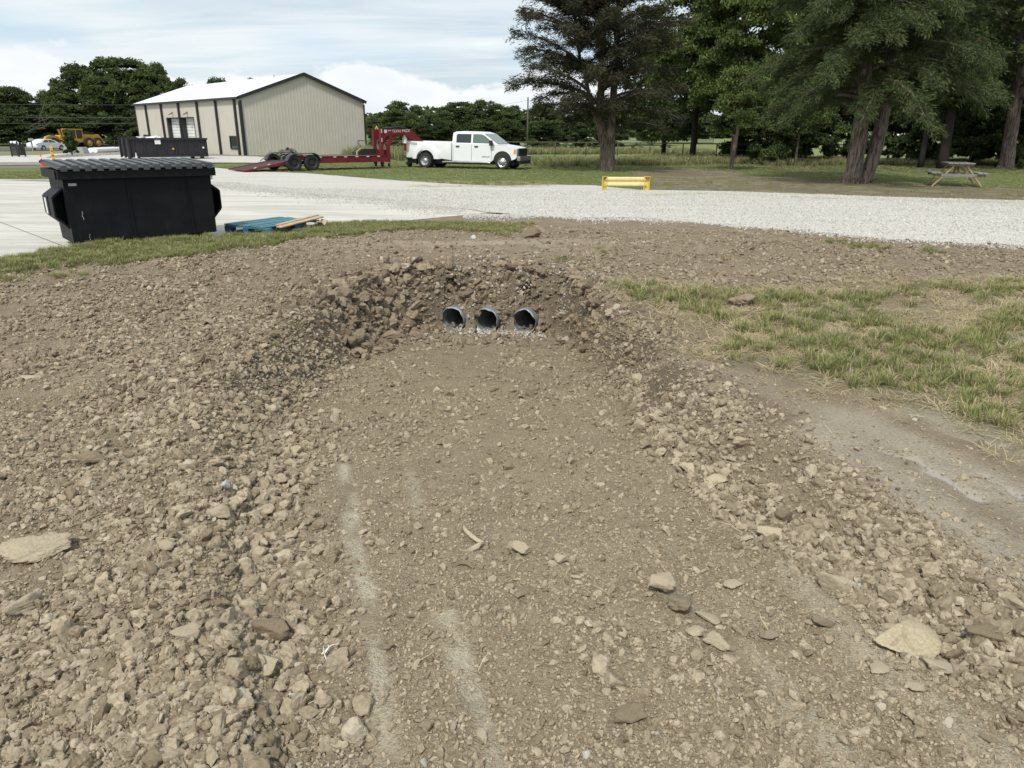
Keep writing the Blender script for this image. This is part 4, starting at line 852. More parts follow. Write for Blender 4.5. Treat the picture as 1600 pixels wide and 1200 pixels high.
# ------------------------------------------------------------------ metal building
M_SIDING = simple('siding_beige', (.54, .505, .44), .55, var=.05, vscale=.8); M_BLACK = simple('trim_black', (.022, .022, .026), .5, var=.2); M_ROOF = simple('roof_white_steel', (.74, .77, .80), .35, var=.04, vscale=1)
M_WHITE = simple('paint_white', (.78, .79, .79), .45, var=.03); t = NT('glass_dark'); t.col((.012, .016, .018)); t.rough(.06); M_GLASS = t.m
B0 = Vector((-22.6, 62.8, -.28)); BTH = R(42.46); BW, BL, BH, BR = 11.75, 28.1, 4.53, 2.04
bld = empty('metal_building', B0, BTH, 'beige metal warehouse with white roof, black trim and two white doors', 'building')
def ribbed(name, L, topf, zb, mat, pitch=.31, holes=()):
    """a ribbed sheet in the local x-z plane, outside is -y"""
    us = []; u = 0
    while u < L:
        us += [(u, 0), (min(u + .10, L), 0), (min(u + .135, L), -.010), (min(u + .175, L), -.010), (min(u + .21, L), 0)]; u += pitch
    us.append((L, 0)); us = [p for i, p in enumerate(us) if i == 0 or p[0] > us[i - 1][0] + 1e-5]
    bm = bmesh.new()
    for (u0, d0), (u1, d1) in zip(us[:-1], us[1:]):
        um = (u0 + u1) / 2; spans = [(zb, None)]
        for (ha, hb, za, zt) in holes:
            if ha < um < hb: spans = [(zb, za), (zt, None)]
        for (a, b) in spans:
            if b is not None and b <= a: continue
            t0 = topf(u0) if b is None else b; t1 = topf(u1) if b is None else b
            bm.faces.new([bm.verts.new(v) for v in ((u0, d0, a), (u1, d1, a), (u1, d1, t1), (u0, d0, t0))])
    bmesh.ops.remove_doubles(bm, verts=bm.verts, dist=1e-4); return bm
def gable(u): return BH + BR * (1 - abs(u - BW / 2) / (BW / 2))
bobj('wall', ribbed('w', BW, gable, -.3, M_SIDING), M_SIDING, bld)
def wall_u(px, py=195):
    d = fw + RX * ((px - 800) / F_PX) + UX * ((600 - py) / F_PX); w = Vector((-math.sin(BTH), math.cos(BTH)))
    # B0 + w u = d t
    det = w.x * -d.y + d.x * w.y; u = (-B0.x * -d.y + d.x * -B0.y) / det; u = ((-B0.x) * (-d.y) - (-d.x) * (-B0.y)) / (w.x * (-d.y) - (-d.x) * w.y); tt = (B0.x + w.x * u) / d.x
    return u, EYE + d.z * tt - B0.z
holes = []
D1a, D1b = wall_u(262)[0], wall_u(282)[0]; D2a, D2b = wall_u(285)[0], wall_u(304)[0]; DT = wall_u(275, 184.5)[1]
W1a, W1b = wall_u(357.3)[0], wall_u(368.9)[0]; WT, WB_ = wall_u(363, 213)[1], wall_u(363, 232)[1]; V1a, V1b = wall_u(222.7)[0], wall_u(230.3)[0]; VT, VB = wall_u(226, 211)[1], wall_u(226, 222)[1]
# along the long wall measured from the near corner; sheet local x runs from the far end, so mirror
hl = [(BL - D1a, BL - D1b, -.3, DT), (BL - D2a, BL - D2b, -.3, DT), (BL - W1a, BL - W1b, WB_, WT), (BL - V1a, BL - V1b, VB, VT)]
hl = [(min(a, b), max(a, b), c, d) for a, b, c, d in hl]
lw = bobj('wall', ribbed('w', BL, lambda u: BH, -.8, M_SIDING, .31, hl), M_SIDING, bld); lw.location = (0, BL, 0); lw.rotation_euler = (0, 0, -PI / 2)
for (nm, L, loc, rz) in (('wall', BL, (BW, 0, 0), PI / 2), ('wall', BW, (BW, BL, 0), PI)):
    o = bobj(nm, ribbed('w', L, (lambda u: BH) if L == BL else gable, -1.2, M_SIDING, 1.0), M_SIDING, bld); o.location = loc; o.rotation_euler = (0, 0, rz)
SL = math.hypot(BW / 2, BR) + .12; ANG = math.atan2(BR, BW / 2)
for sgn in (0, 1):
    bm = bmesh.new(); u = -.15; rows = []
    while u < BL + .15:
        for du, dz_ in ((0, 0), (.22, 0), (.25, .045), (.29, .045), (.32, 0)): rows.append((u + du, dz_))
        u += .32
    for (u0, a), (u1, b) in zip(rows[:-1], rows[1:]):
        if u1 <= u0 + 1e-6: continue
        bm.faces.new([bm.verts.new(v) for v in ((0, u0, a), (SL, u0, a), (SL, u1, b), (0, u1, b))])
    bmesh.ops.remove_doubles(bm, verts=bm.verts, dist=1e-4); o = bobj('roof', bm, M_ROOF, bld)
    if sgn == 0: o.location = (-.12 * math.cos(ANG), 0, BH - .12 * math.sin(ANG) + .07); o.rotation_euler = (0, -ANG, 0)
    else: o.location = (BW + .12 * math.cos(ANG), BL, BH - .12 * math.sin(ANG) + .07); o.rotation_euler = (0, -ANG, PI)
def beam(name, a, b, w, h, mat, par, up_=Vector((0, 0, 1))):
    a, b = Vector(a), Vector(b); d = b - a; o = box(name, (a + b) / 2, (d.length, w, h), mat, par); x_ = d.normalized(); y_ = up_.cross(x_).normalized(); z_ = x_.cross(y_)
    o.rotation_euler = Matrix((x_, y_, z_)).transposed().to_euler(); return o
beam('rake_trim', (-.15, -.17, BH + .0), (BW / 2, -.17, BH + BR + .06), .14, .24, M_BLACK, bld); beam('rake_trim', (BW + .15, -.17, BH + .0), (BW / 2, -.17, BH + BR + .06), .14, .24, M_BLACK, bld)
beam('gutter', (-.21, -.12, BH - .02), (-.21, BL + .12, BH - .02), .16, .17, M_BLACK, bld)
box('corner_trim', (-.035, .06, BH / 2 - .3), (.05, .22, BH), M_BLACK, bld); box('corner_trim', (.06, -.06, BH / 2 - .2), (.2, .05, BH), M_BLACK, bld); box('corner_trim', (BW - .05, -.06, BH / 2 - .2), (.14, .05, BH), M_BLACK, bld); box('corner_trim', (-.035, BL - .08, BH / 2 - .5), (.05, .16, BH + .6), M_BLACK, bld)
for px in (232.7, 256.7, 283.7, 312.7, 342, 371.5):
    u = wall_u(px)[0]; bm = bmesh.new(); add_box(bm, (-.12, u, BH / 2 - .4), (.15, .20, BH + .5)); add_box(bm, (-.16, u, BH - .1), (.16, .18, .12)); bobj('downspout', bm, M_BLACK, bld)
for (a, b) in ((D1b, D1a), (D2b, D2a)):
    w_ = b - a; mid = (a + b) / 2; bm = bmesh.new(); n = 12
    for i in range(n): add_box(bm, (.42, mid, -.3 + (DT + .3) * (i + .5) / n), (.05, w_ - .04, (DT + .3) / n - .025), bevel=.01)
    d = bobj('roll_up_door', bm, M_WHITE, bld)
    bm = bmesh.new(); add_box(bm, (.20, b + .02, DT / 2 - .2), (.50, .06, DT + .4)); add_box(bm, (.20, a - .02, DT / 2 - .2), (.50, .06, DT + .4)); add_box(bm, (.20, mid, DT + .03), (.50, w_ + .1, .06)); bobj('door_frame', bm, M_BLACK, bld)
for (a, b, z0, z1) in ((W1b, W1a, WB_, WT), (V1b, V1a, VB, VT)):
    bm = bmesh.new(); m_ = (a + b) / 2
    for yy_ in (a, b): add_box(bm, (-.03, yy_, (z0 + z1) / 2), (.08, .09, z1 - z0 + .09))
    for zz in (z0, z1): add_box(bm, (-.03, m_, zz), (.078, b - a - .09, .09))
    f = bobj('window', bm, M_BLACK, bld); box('pane', (.0, m_, (z0 + z1) / 2), (.03, b - a - .05, z1 - z0 - .05), M_GLASS, f)
for px, py in ((270, 176), (293, 175.5)):
    u, z = wall_u(px, py); bm = bmesh.new(); add_box(bm, (-.08, u, z), (.14, .12, .10), bevel=.01); add_prism(bm, [(-.12, z - .02), (-.42, z - .16), (-.42, z - .24), (-.12, z - .12)], u - .13, u + .13, 'y'); bobj('wall_lamp', bm, simple('lamp_grey', (.16, .15, .14), .5), bld)
for px in (263.5, 311.3):
    u, z = wall_u(px, 210); d = Vector((-math.cos(BTH), -math.sin(BTH), 0)); q = B0 + Vector((-math.sin(BTH), math.cos(BTH), 0)) * u + d * .7; bm = bmesh.new(); add_tube(bm, [(0, 0, 0), (0, 0, 1.1), (0, 0, 1.18)], [.1, .1, .05], 12)
    zb = float(base(q.y)); o = bobj('guard_post', bm, M_WHITE, smooth=True, loc=(q.x, q.y, zb)); tag(o, 'white guard post left of the warehouse roll-up doors' if px < 300 else 'white guard post right of the warehouse roll-up doors', 'bollard', 'white posts flanking the warehouse doors')

# ------------------------------------------------------------------ front-load dumpster on the slab
t = NT('dumpster_black'); n = t.noise(2.5, 6, .6); dr = t.noise(3, 6, .7, sc=(6, 1, .6)); c = t.mix(t.ramp(n, [(.3, 0.), (.7, 1.)]), (.006, .0065, .009), (.012, .013, .016)); c = t.mix(t.ramp(dr, [(.6, 0.), (.75, .25)]), c, (.06, .06, .065))
sc_ = t.noise(16, 8, .75); c = t.mix(t.ramp(sc_, [(.64, 0.), (.72, .6)]), c, (.10, .062, .045)); t.col(c); t.rough(t.math('ADD', .42, t.math('MULTIPLY', n, .25))); t.b.inputs['Specular IOR Level'].default_value = .16; t.bump(t.noise(5, 3, .5), .25, .03); M_DUMP = t.m
t = NT('dumpster_lid'); n = t.noise(8, 6, .6); t.col(t.mix(t.ramp(n, [(.3, 0.), (.7, 1.)]), (.035, .04, .045), (.085, .09, .095))); t.rough(.5); t.b.inputs['Specular IOR Level'].default_value = .6; M_LID = t.m
a = at(118, 389); hd = R(41); b = at(341, 373); k = b.x / b.y; WD = (k * a.y - a.x) / (math.cos(hd) - k * math.sin(hd)); print('dumpster width', WD)
dmp = empty('dumpster', (a.x, a.y, float(base(a.y))), hd, 'black steel front-load dumpster with closed ribbed lids on the concrete slab', 'dumpster')
DH = 1.03
bm = bmesh.new()
# walls lean: the back is taller, sides vertical, bottom set in at the rear
prof = [(.10, .07), (.82, .07), (1.02, DH - .02), (.0, DH - .02), (.02, .09)]
o_ = add_prism(bm, prof, 0, WD, 'x'); body = bobj('body', bm, M_DUMP, dmp, bevel=.006)
bm = bmesh.new(); add_box(bm, (WD / 2, -.035, DH - .03), (WD + .12, .09, .12)); add_box(bm, (WD / 2, 1.05, DH - .03), (WD + .12, .09, .12))
for xx in (-.035, WD + .035): add_box(bm, (xx, .51, DH - .03), (.088, .998, .118))
bobj('rim', bm, M_DUMP, dmp, bevel=.006)
for xx in (WD * .40, WD * .82): box('weld_seam', (xx, -.006, .53), (.012, .008, .86), M_DUMP, dmp)
bm = bmesh.new(); add_box(bm, (WD * .15, .3, .035), (.12, .5, .07)); add_box(bm, (WD * .9, .3, .035), (.12, .5, .07)); add_box(bm, (WD * .5, .12, .035), (WD * .8, .08, .068)); bobj('skid', bm, M_DUMP, dmp)
for k in range(2):
    bm = bmesh.new(); x0 = -.05 + k * (WD / 2 + .05); w_ = WD / 2 + .045; y0, y1 = -.11, 1.10; zt = DH + .05
    add_prism(bm, [(y0, zt - .005), (y1, zt + .035), (y1, zt + .062), (y0 + .02, zt + .022), (y0, zt + .015)], x0, x0 + w_, 'x')
    n = 7
    for i in range(n):
        cx_ = x0 + w_ * (i + .5) / n; ww = w_ / n * .52
        add_prism(bm, [(y0 - .004, zt - .03), (y0 - .004, zt + .045), (y0 + .06, zt + .058), (y1 - .02, zt + .092), (y1 - .02, zt + .05), (y0 + .03, zt + .0), (y0 + .02, zt - .03)], cx_ - ww / 2, cx_ + ww / 2, 'x')
    bobj('lid', bm, M_LID, dmp, bevel=.005)
bm = bmesh.new(); add_tube(bm, [(-.06, 1.12, DH + .11), (WD + .06, 1.12, DH + .11)], .018, 8); bobj('hinge_rod', bm, M_DUMP, dmp)
for sgn in (-1, 1):
    X0 = 0 if sgn < 0 else WD; pk = None
    for (ya, yb, hz) in ((.10, .36, 1.0), (.44, .80, .92)):
        bm = bmesh.new(); zc_ = .56
        outer = [(0, zc_ + .27 * hz), (.13, zc_ + .17 * hz), (.155, zc_ + .14 * hz), (.155, zc_ - .12 * hz), (.13, zc_ - .16 * hz), (0, zc_ - .30 * hz)]; th = .02
        inner = [(0, zc_ + .235 * hz), (.12, zc_ + .145 * hz), (.135, zc_ + .12 * hz), (.135, zc_ - .10 * hz), (.12, zc_ - .13 * hz), (0, zc_ - .26 * hz)]
        for (p0, p1, i0, i1) in zip(outer[:-1], outer[1:], inner[:-1], inner[1:]):
            add_prism(bm, [(X0 + sgn * p0[0], p0[1]), (X0 + sgn * p1[0], p1[1]), (X0 + sgn * i1[0], i1[1]), (X0 + sgn * i0[0], i0[1])], ya, yb, 'y')
        pk = bobj('fork_pocket', bm, M_DUMP, dmp)
        bm = bmesh.new(); add_prism(bm, [(X0 + sgn * a_, z_) for a_, z_ in inner], yb - .03, yb - .015, 'y'); bobj('pocket_dark_panel', bm, M_DUMP, dmp)  # dark panel added so the open pocket reads as shaded inside
    if sgn < 0: box('sticker', (-.1575, .60, .56), (.004, .11, .22), simple('sticker_white', (.72, .73, .72), .5, var=.15, vscale=40), dmp)
box('sticker', (.11, -.0035, .87), (.10, .005, .035), simple('sticker_grey', (.42, .43, .43), .5, var=.4, vscale=60), dmp)
bm = bmesh.new()
for i in range(9): add_box(bm, (.16 + .01 * random.random() + (.04 if i > 5 else 0), -.004, .50 - .02 * i if i < 6 else .12 + .03 * (i - 6)), (.008, .004, .012))
bobj('paint_chips', bm, simple('chip_light', (.45, .45, .44), .7), dmp)['kind'] = 'stuff'
# ------------------------------------------------------------------ broken blue pallet
M_BLUE = simple('pallet_blue', (.05, .155, .195), .75, var=.35, vscale=7, dirt=((.22, .24, .22), .6)); M_BLUED = simple('pallet_block_blue', (.02, .085, .19), .75, var=.3, vscale=7); M_WOOD = simple('raw_wood', (.42, .32, .21), .75, var=.25, vscale=9, dirt=((.24, .17, .11), .6))
a, b = at(418, 370), at(513, 355.5); dv = b - a; hd = math.atan2(dv.y, dv.x); print('pallet', dv.length)
pal = empty('pallet', (a.x, a.y, float(base(a.y))), hd, 'broken blue wooden pallet with two loose tan boards beside the dumpster', 'pallet')
PL, PW = max(1.15, dv.length), 1.0
for i, yy_ in enumerate((.17, .33, .49, .65, .80, .95)): box('deck_board', (PL * .47 - .02 * (i % 2), yy_, .128 + .002 * (i % 3)), (PL * .92 - .05 * (i % 2), .11 if i % 2 else .135, .02), M_BLUE, pal, .003, (0, 0, R(random.uniform(-1, 1))))
for xx in (.07, PL * .5, PL * .9): box('stringer_board', (xx, .5, .108), (.12, .96, .018), M_BLUE, pal, .003)
for i, xx in enumerate((.08, PL * .5, PL * .9)):
    for j, yy_ in enumerate((.07, .5, .93)):
        if (i, j) == (2, 0): continue
        box('block', (xx, yy_, .058), (.14, .12, .08), M_BLUED, pal, .006)
for yy_ in (.07, .5, .93): box('bottom_board', (PL * .47, yy_, .009), (PL * .9, .12, .016), M_BLUE, pal, .003)
box('loose_board', (PL * .56, .03, .158), (1.12, .10, .02), M_WOOD, pal, .003, (R(6), R(-3.2), R(6))); box('loose_board', (PL * .60, .15, .176), (1.05, .12, .02), M_WOOD, pal, .003, (R(-4), R(-3.0), R(8)))
b_ = box('block', (PL * .93, .02, .07), (.16, .11, .09), M_WOOD, pal, .006, (R(12), R(-28), R(20))); box('deck_board', (PL * .88, .0, .075), (.20, .09, .02), M_WOOD, pal, .003, (R(4), R(32), R(14)))

# ------------------------------------------------------------------ roll-off container, cones, posts
M_ROLL = simple('container_black', (.014, .013, .018), .6, var=.3, vscale=1.5, dirt=((.10, .06, .05), .35))
a, b = at(208, 250), at(326, 248.5); dv = b - a; dv.z = 0; RL = dv.length; hd = math.atan2(dv.y, dv.x); print('rolloff', RL)
ro = empty('roll_off_container', (a.x, a.y, float(base(a.y)) - .02), hd, 'black open-top roll-off container holding white scrap panels before the warehouse', 'container'); RH = 1.18 * RL / 5.0
bm = bmesh.new(); T_ = .06
add_box(bm, (RL / 2, 0, .2 + RH / 2), (RL, T_, RH)); add_box(bm, (RL / 2, 2.3, .2 + RH / 2), (RL, T_, RH)); add_box(bm, (RL, 1.15, .2 + RH / 2), (T_, 2.24, RH)); add_box(bm, (RL / 2, 1.15, .2), (RL - .1, 2.24, .06)); bobj('body', bm, M_ROLL, ro)
bm = bmesh.new(); add_box(bm, (RL / 2, -.05, .2 + RH), (RL + .1, .14, .12)); add_box(bm, (RL / 2, 2.35, .2 + RH), (RL + .1, .14, .12)); add_box(bm, (RL + .02, 1.15, .2 + RH), (.14, 2.2, .118)); bobj('top_rail', bm, M_ROLL, ro)
for xx in np.linspace(.15, RL - .1, 8): box('side_rib', (xx, -.05, .18 + RH / 2), (.09, .07, RH - .16), M_ROLL, ro)
box('lower_rail', (RL / 2, -.06, .24), (RL, .10, .12), M_ROLL, ro)
for xx in (.35, RL - .4):
    for yy_ in (-.05, 2.15): bm = bmesh.new(); add_tube(bm, [(xx, yy_, .1), (xx, yy_ + .2, .1)], .12, 12); bobj('roller', bm, M_ROLL, ro)
gt = bmesh.new(); add_box(gt, (-.05, 1.15, .2 + RH / 2), (.08, 2.3, RH)); bobj('gate', gt, M_ROLL, ro)
for yy_ in (-.05, 1.15, 2.3): box('gate_post', (-.16, yy_, .22 + RH / 2), (.12, .10, RH + .18), M_ROLL, ro)
for (xx, zz, w_, h_, m) in ((RL * .34, 1.02 * RH, .36, .32, M_WHITE), (RL * .53, .62 * RH, .13, .10, simple('sticker_yellow', (.6, .38, .05), .5)), (RL * .94, .68 * RH, .12, .11, M_WHITE)): box('sticker', (xx, -.092, zz), (w_, .006, h_), m, ro)
bm = bmesh.new()
for i in range(5): add_box(bm, (.7 + i * .28, .9 + .1 * i, RH + .20 + .02 * i), (.95, .8, .03), (R(8 * (i % 3 - 1)), R(-9 + 6 * (i % 3)), R(20 * i)))
o = bobj('scrap_panels', bm, M_WHITE); o.parent = None; o.matrix_world = Matrix.Translation(ro.location) @ Matrix.Rotation(hd, 4, 'Z'); tag(o, 'loose white scrap panels sticking out of the black container', 'scrap panels')
t = NT('cone_orange'); t.col((.72, .07, .02)); t.rough(.5); M_ORANGE = t.m
def cone(px, py, label, hgt, cols):
    q = at(px, py); k = hgt; o = empty('traffic_cone', (q.x, q.y, q.z), 0, label, 'traffic cone', 'traffic cones by the driveway')
    bm = bmesh.new(); add_box(bm, (0, 0, .02 * k), (.42 * k, .42 * k, .04 * k), bevel=.008); add_tube(bm, [(0, 0, .04 * k), (0, 0, .95 * k), (0, 0, 1.0 * k)], [.15 * k, .035 * k, .02 * k], 20); bobj('cone', bm, cols[0], o, smooth=True)
    for z0, z1 in ((.30, .46), (.60, .78)):
        r = lambda z: (.15 - .115 * (z - .04) / .91) * k + .004
        bm = bmesh.new(); add_tube(bm, [(0, 0, z0 * k), (0, 0, z1 * k)], [r(z0), r(z1)], 20, False); bobj('reflective_band', bm, cols[1], o, smooth=True)
cone(66.5, 259.5, 'orange traffic cone with white bands behind the left end of the dumpster', .62, (M_ORANGE, M_WHITE))
cone(82.5, 254, 'small orange traffic cone seen between the yellow post and the nearer cone', .40, (M_ORANGE, M_WHITE))
cone(216, 262.5, 'pale faded traffic cone at the foot of the black roll-off container', .75, (simple('cone_faded', (.62, .55, .52), .6), M_WHITE))
M_YEL = simple('safety_yellow', (.70, .50, .12), .5, var=.06, vscale=3)
q = at(86, 262); bm = bmesh.new(); h_ = 33 / scale_at(q)
add_box(bm, (0, 0, h_ / 2), (.14, .07, h_), bevel=.01); add_prism(bm, [(-.07, h_ * .86), (.07, h_ * .86), (.05, h_ * 1.0), (-.05, h_ * 1.0)], -.05, -.03, 'y'); o = empty('marker_post', q, R(25), 'yellow marker post rising behind the left end of the dumpster', 'marker post'); bobj('post', bm, M_YEL, o)
for i in range(3): box('reflector', (0, -.042, h_ * (.35 + .2 * i)), (.09, .008, .08), M_ORANGE, o)
# black barred rack at the far left
q = at(25, 245.5); k = 1 / scale_at(q); o = empty('metal_rack', q, R(-15), 'black barred metal rack with pale bags on top at far left', 'rack')
W_, H_ = 14 * k, 19 * k
for xx in (-W_ / 2, W_ / 2):
    for yy_ in (0, .5): box('post', (xx, yy_, H_ / 2 + .1), (.07, .07, H_ + .2), M_BLACK, o)
for i in range(7): box('bar', (-W_ / 2 + W_ * (i + 1) / 8, -.01, H_ * .55), (.03, .03, H_ * .85), M_BLACK, o)
for zz in (.12, H_): box('rail', (0, 0, zz), (W_ - .07, .05, .06), M_BLACK, o)
box('panel', (0, .5, H_ * .55), (W_ - .07, .03, H_ * .85), M_BLACK, o)
for i, (xx, s_) in enumerate(((-.22, .15), (.1, .2))):
    bo = bpy.data.objects.new('bag', clod_mesh('bag', 700 + i, .9, 2, 12, .1, M_WHITE)); link(bo); bo.location = q + Vector((xx, .15, H_ + .12)); bo.scale = (s_,) * 3; tag(bo, ('smaller left' if i == 0 else 'larger right') + ' pale bundle on the black barred rack', 'bundle')
q = at(52, 237); o = empty('mailbox', q, 0, 'small grey mailbox on a post left of the white car', 'mailbox'); k = 1 / scale_at(q)
box('post', (0, 0, .5), (.09, .09, 1.0), simple('post_grey', (.3, .29, .27), .8), o); bm = bmesh.new(); add_prism(bm, [(-.11, 1.0), (.11, 1.0), (.11, 1.12), (.06, 1.2), (-.06, 1.2), (-.11, 1.12)], -.25, .25, 'y'); bobj('box', bm, simple('mailbox_grey', (.4, .4, .4), .5), o)
# roll of white pipe / wrapped bundle and pale concrete barriers
a, b = at(149, 239), at(190, 238); hd = math.atan2(b.y - a.y, b.x - a.x); L_ = (b - a).length; o = empty('culvert_bundle', a, hd, 'long white plastic drain pipe lying beside the far driveway', 'drain pipe'); r_ = 7.5 / scale_at(a) / 2
for i, (yy_, zz, sh_) in enumerate(((0, r_, 0), (.1, r_ * .98, .35))):
    bm = bmesh.new(); N_ = 60; add_tube(bm, [(sh_ + (L_ - sh_) * k / N_, yy_ * 6 * (i), zz) for k in range(N_ + 1)], [r_ * (1.0 + .05 * (k % 2)) for k in range(N_ + 1)], 14); bobj('pipe', bm, M_WHITE, o, smooth=True)
M_CONC = simple('concrete_grey', (.36, .36, .34), .85, var=.1)
for px, lab in ((105, 'grey concrete barrier block left of the small conifer'), (127, 'grey concrete barrier block right of the small conifer')):
    q = at(px, 240.5); k = 1 / scale_at(q); bm = bmesh.new(); s_ = 1 if px > 110 else -1
    add_prism(bm, [(-6 * k, 0), (5.0 * k, 0), (4.5 * k, 3 * k), (2.2 * k, 10 * k), (-4 * k, 10 * k), (-5.5 * k, 3 * k)], 0, .8, 'y'); o = bobj('concrete_block', bm, M_CONC, bevel=.02, loc=q); tag(o, lab, 'concrete block')

# ------------------------------------------------------------------ vehicles
M_TYRE = simple('tyre', (.022, .022, .022), .85, var=.2, vscale=6); M_CHROME = simple('wheel_alloy', (.62, .63, .64), .28, .85, var=.05); M_VWHITE = simple('vehicle_white', (.78, .80, .82), .25, var=.02, coat=.6)
M_TRIM = simple('vehicle_trim', (.02, .02, .022), .6); M_RED = simple('lamp_red', (.42, .012, .015), .2); M_AMBER = simple('lamp_amber', (.75, .30, .03), .25); M_LENS = simple('lamp_lens', (.55, .57, .60), .15, .3)
t = NT('vehicle_glass'); t.col((.02, .03, .032)); t.rough(.08); t.b.inputs['Specular IOR Level'].default_value = .7; M_VGLASS = t.m
t = NT('vehicle_glass_clear'); t.col((.12, .16, .15)); t.rough(.08); M_VGLASS2 = t.m
def wheel(par, x, y, r, w, style='disc', rim=None, side=-1):
    """axle along y, outer face towards side*y"""
    e = empty('wheel', (x, y, r)); e.parent = par
    bm = bmesh.new(); prof = [(.62, -.5), (.80, -.52), (.93, -.50), (1.0, -.38), (1.0, .38), (.93, .50), (.80, .52), (.62, .5)]; N = 32; rings = []
    for (rr, yy_) in prof: rings.append([bm.verts.new((r * rr * math.cos(2 * PI * k / N), yy_ * w, r * rr * math.sin(2 * PI * k / N))) for k in range(N)])
    for i in range(len(rings)):
        A, B = rings[i], rings[(i + 1) % len(rings)]
        for k in range(N): bm.faces.new((A[k], A[(k + 1) % N], B[(k + 1) % N], B[k]))
    bobj('tyre', bm, M_TYRE, e, smooth=True)
    bm = bmesh.new(); o = side
    prof = {'disc': [(.64, .46), (.60, .40), (.52, .20), (.36, .12), (.28, .30), (.20, .34), (.10, .36), (0.001, .36)], 'convex': [(.64, .46), (.58, .40), (.50, .34), (.34, .44), (.26, .58), (.16, .62), (.001, .62)], 'dark': [(.64, .44), (.56, .30), (.40, .22), (.30, .24), (.22, .34), (.001, .34)]}[style]; rings = []
    for (rr, yy_) in prof: rings.append([bm.verts.new((r * rr * math.cos(2 * PI * k / N), o * yy_ * w, r * rr * math.sin(2 * PI * k / N))) for k in range(N)])
    for A, B in zip(rings[:-1], rings[1:]):
        for k in range(N): bm.faces.new((A[k], A[(k + 1) % N], B[(k + 1) % N], B[k]))
    rm = bobj('rim', bm, rim or M_CHROME, e, smooth=True)
    bm = bmesh.new()
    for k in range(8):
        a = 2 * PI * k / 8; rr = .44 * r; add_tube(bm, [(rr * math.cos(a), o * w * .20, rr * math.sin(a)), (rr * math.cos(a), o * w * (.24 if style != 'convex' else .44), rr * math.sin(a))], r * .055, 8)
    hb = bobj('rim_hole', bm, M_TRIM, e); hb['kind'] = 'stuff'
    return e
def arch(cx, r, z0, a0=PI, a1=0, n=14): return [(cx + r * math.cos(a0 + (a1 - a0) * k / n), z0 + r * math.sin(a0 + (a1 - a0) * k / n)) for k in range(n + 1)]
def loft(bm, secs):
    """secs: list of closed loops of equal length"""
    R_ = [[bm.verts.new(p) for p in s] for s in secs]
    for A, B in zip(R_[:-1], R_[1:]):
        n = len(A)
        for i in range(n): bm.faces.new((A[i], A[(i + 1) % n], B[(i + 1) % n], B[i]))
    bm.faces.new(R_[0][::-1]); bm.faces.new(R_[-1])
def text_mesh(cu):
    tmp = bpy.data.objects.new('tmp', cu); m = bpy.data.meshes.new_from_object(tmp); bpy.data.objects.remove(tmp); return m
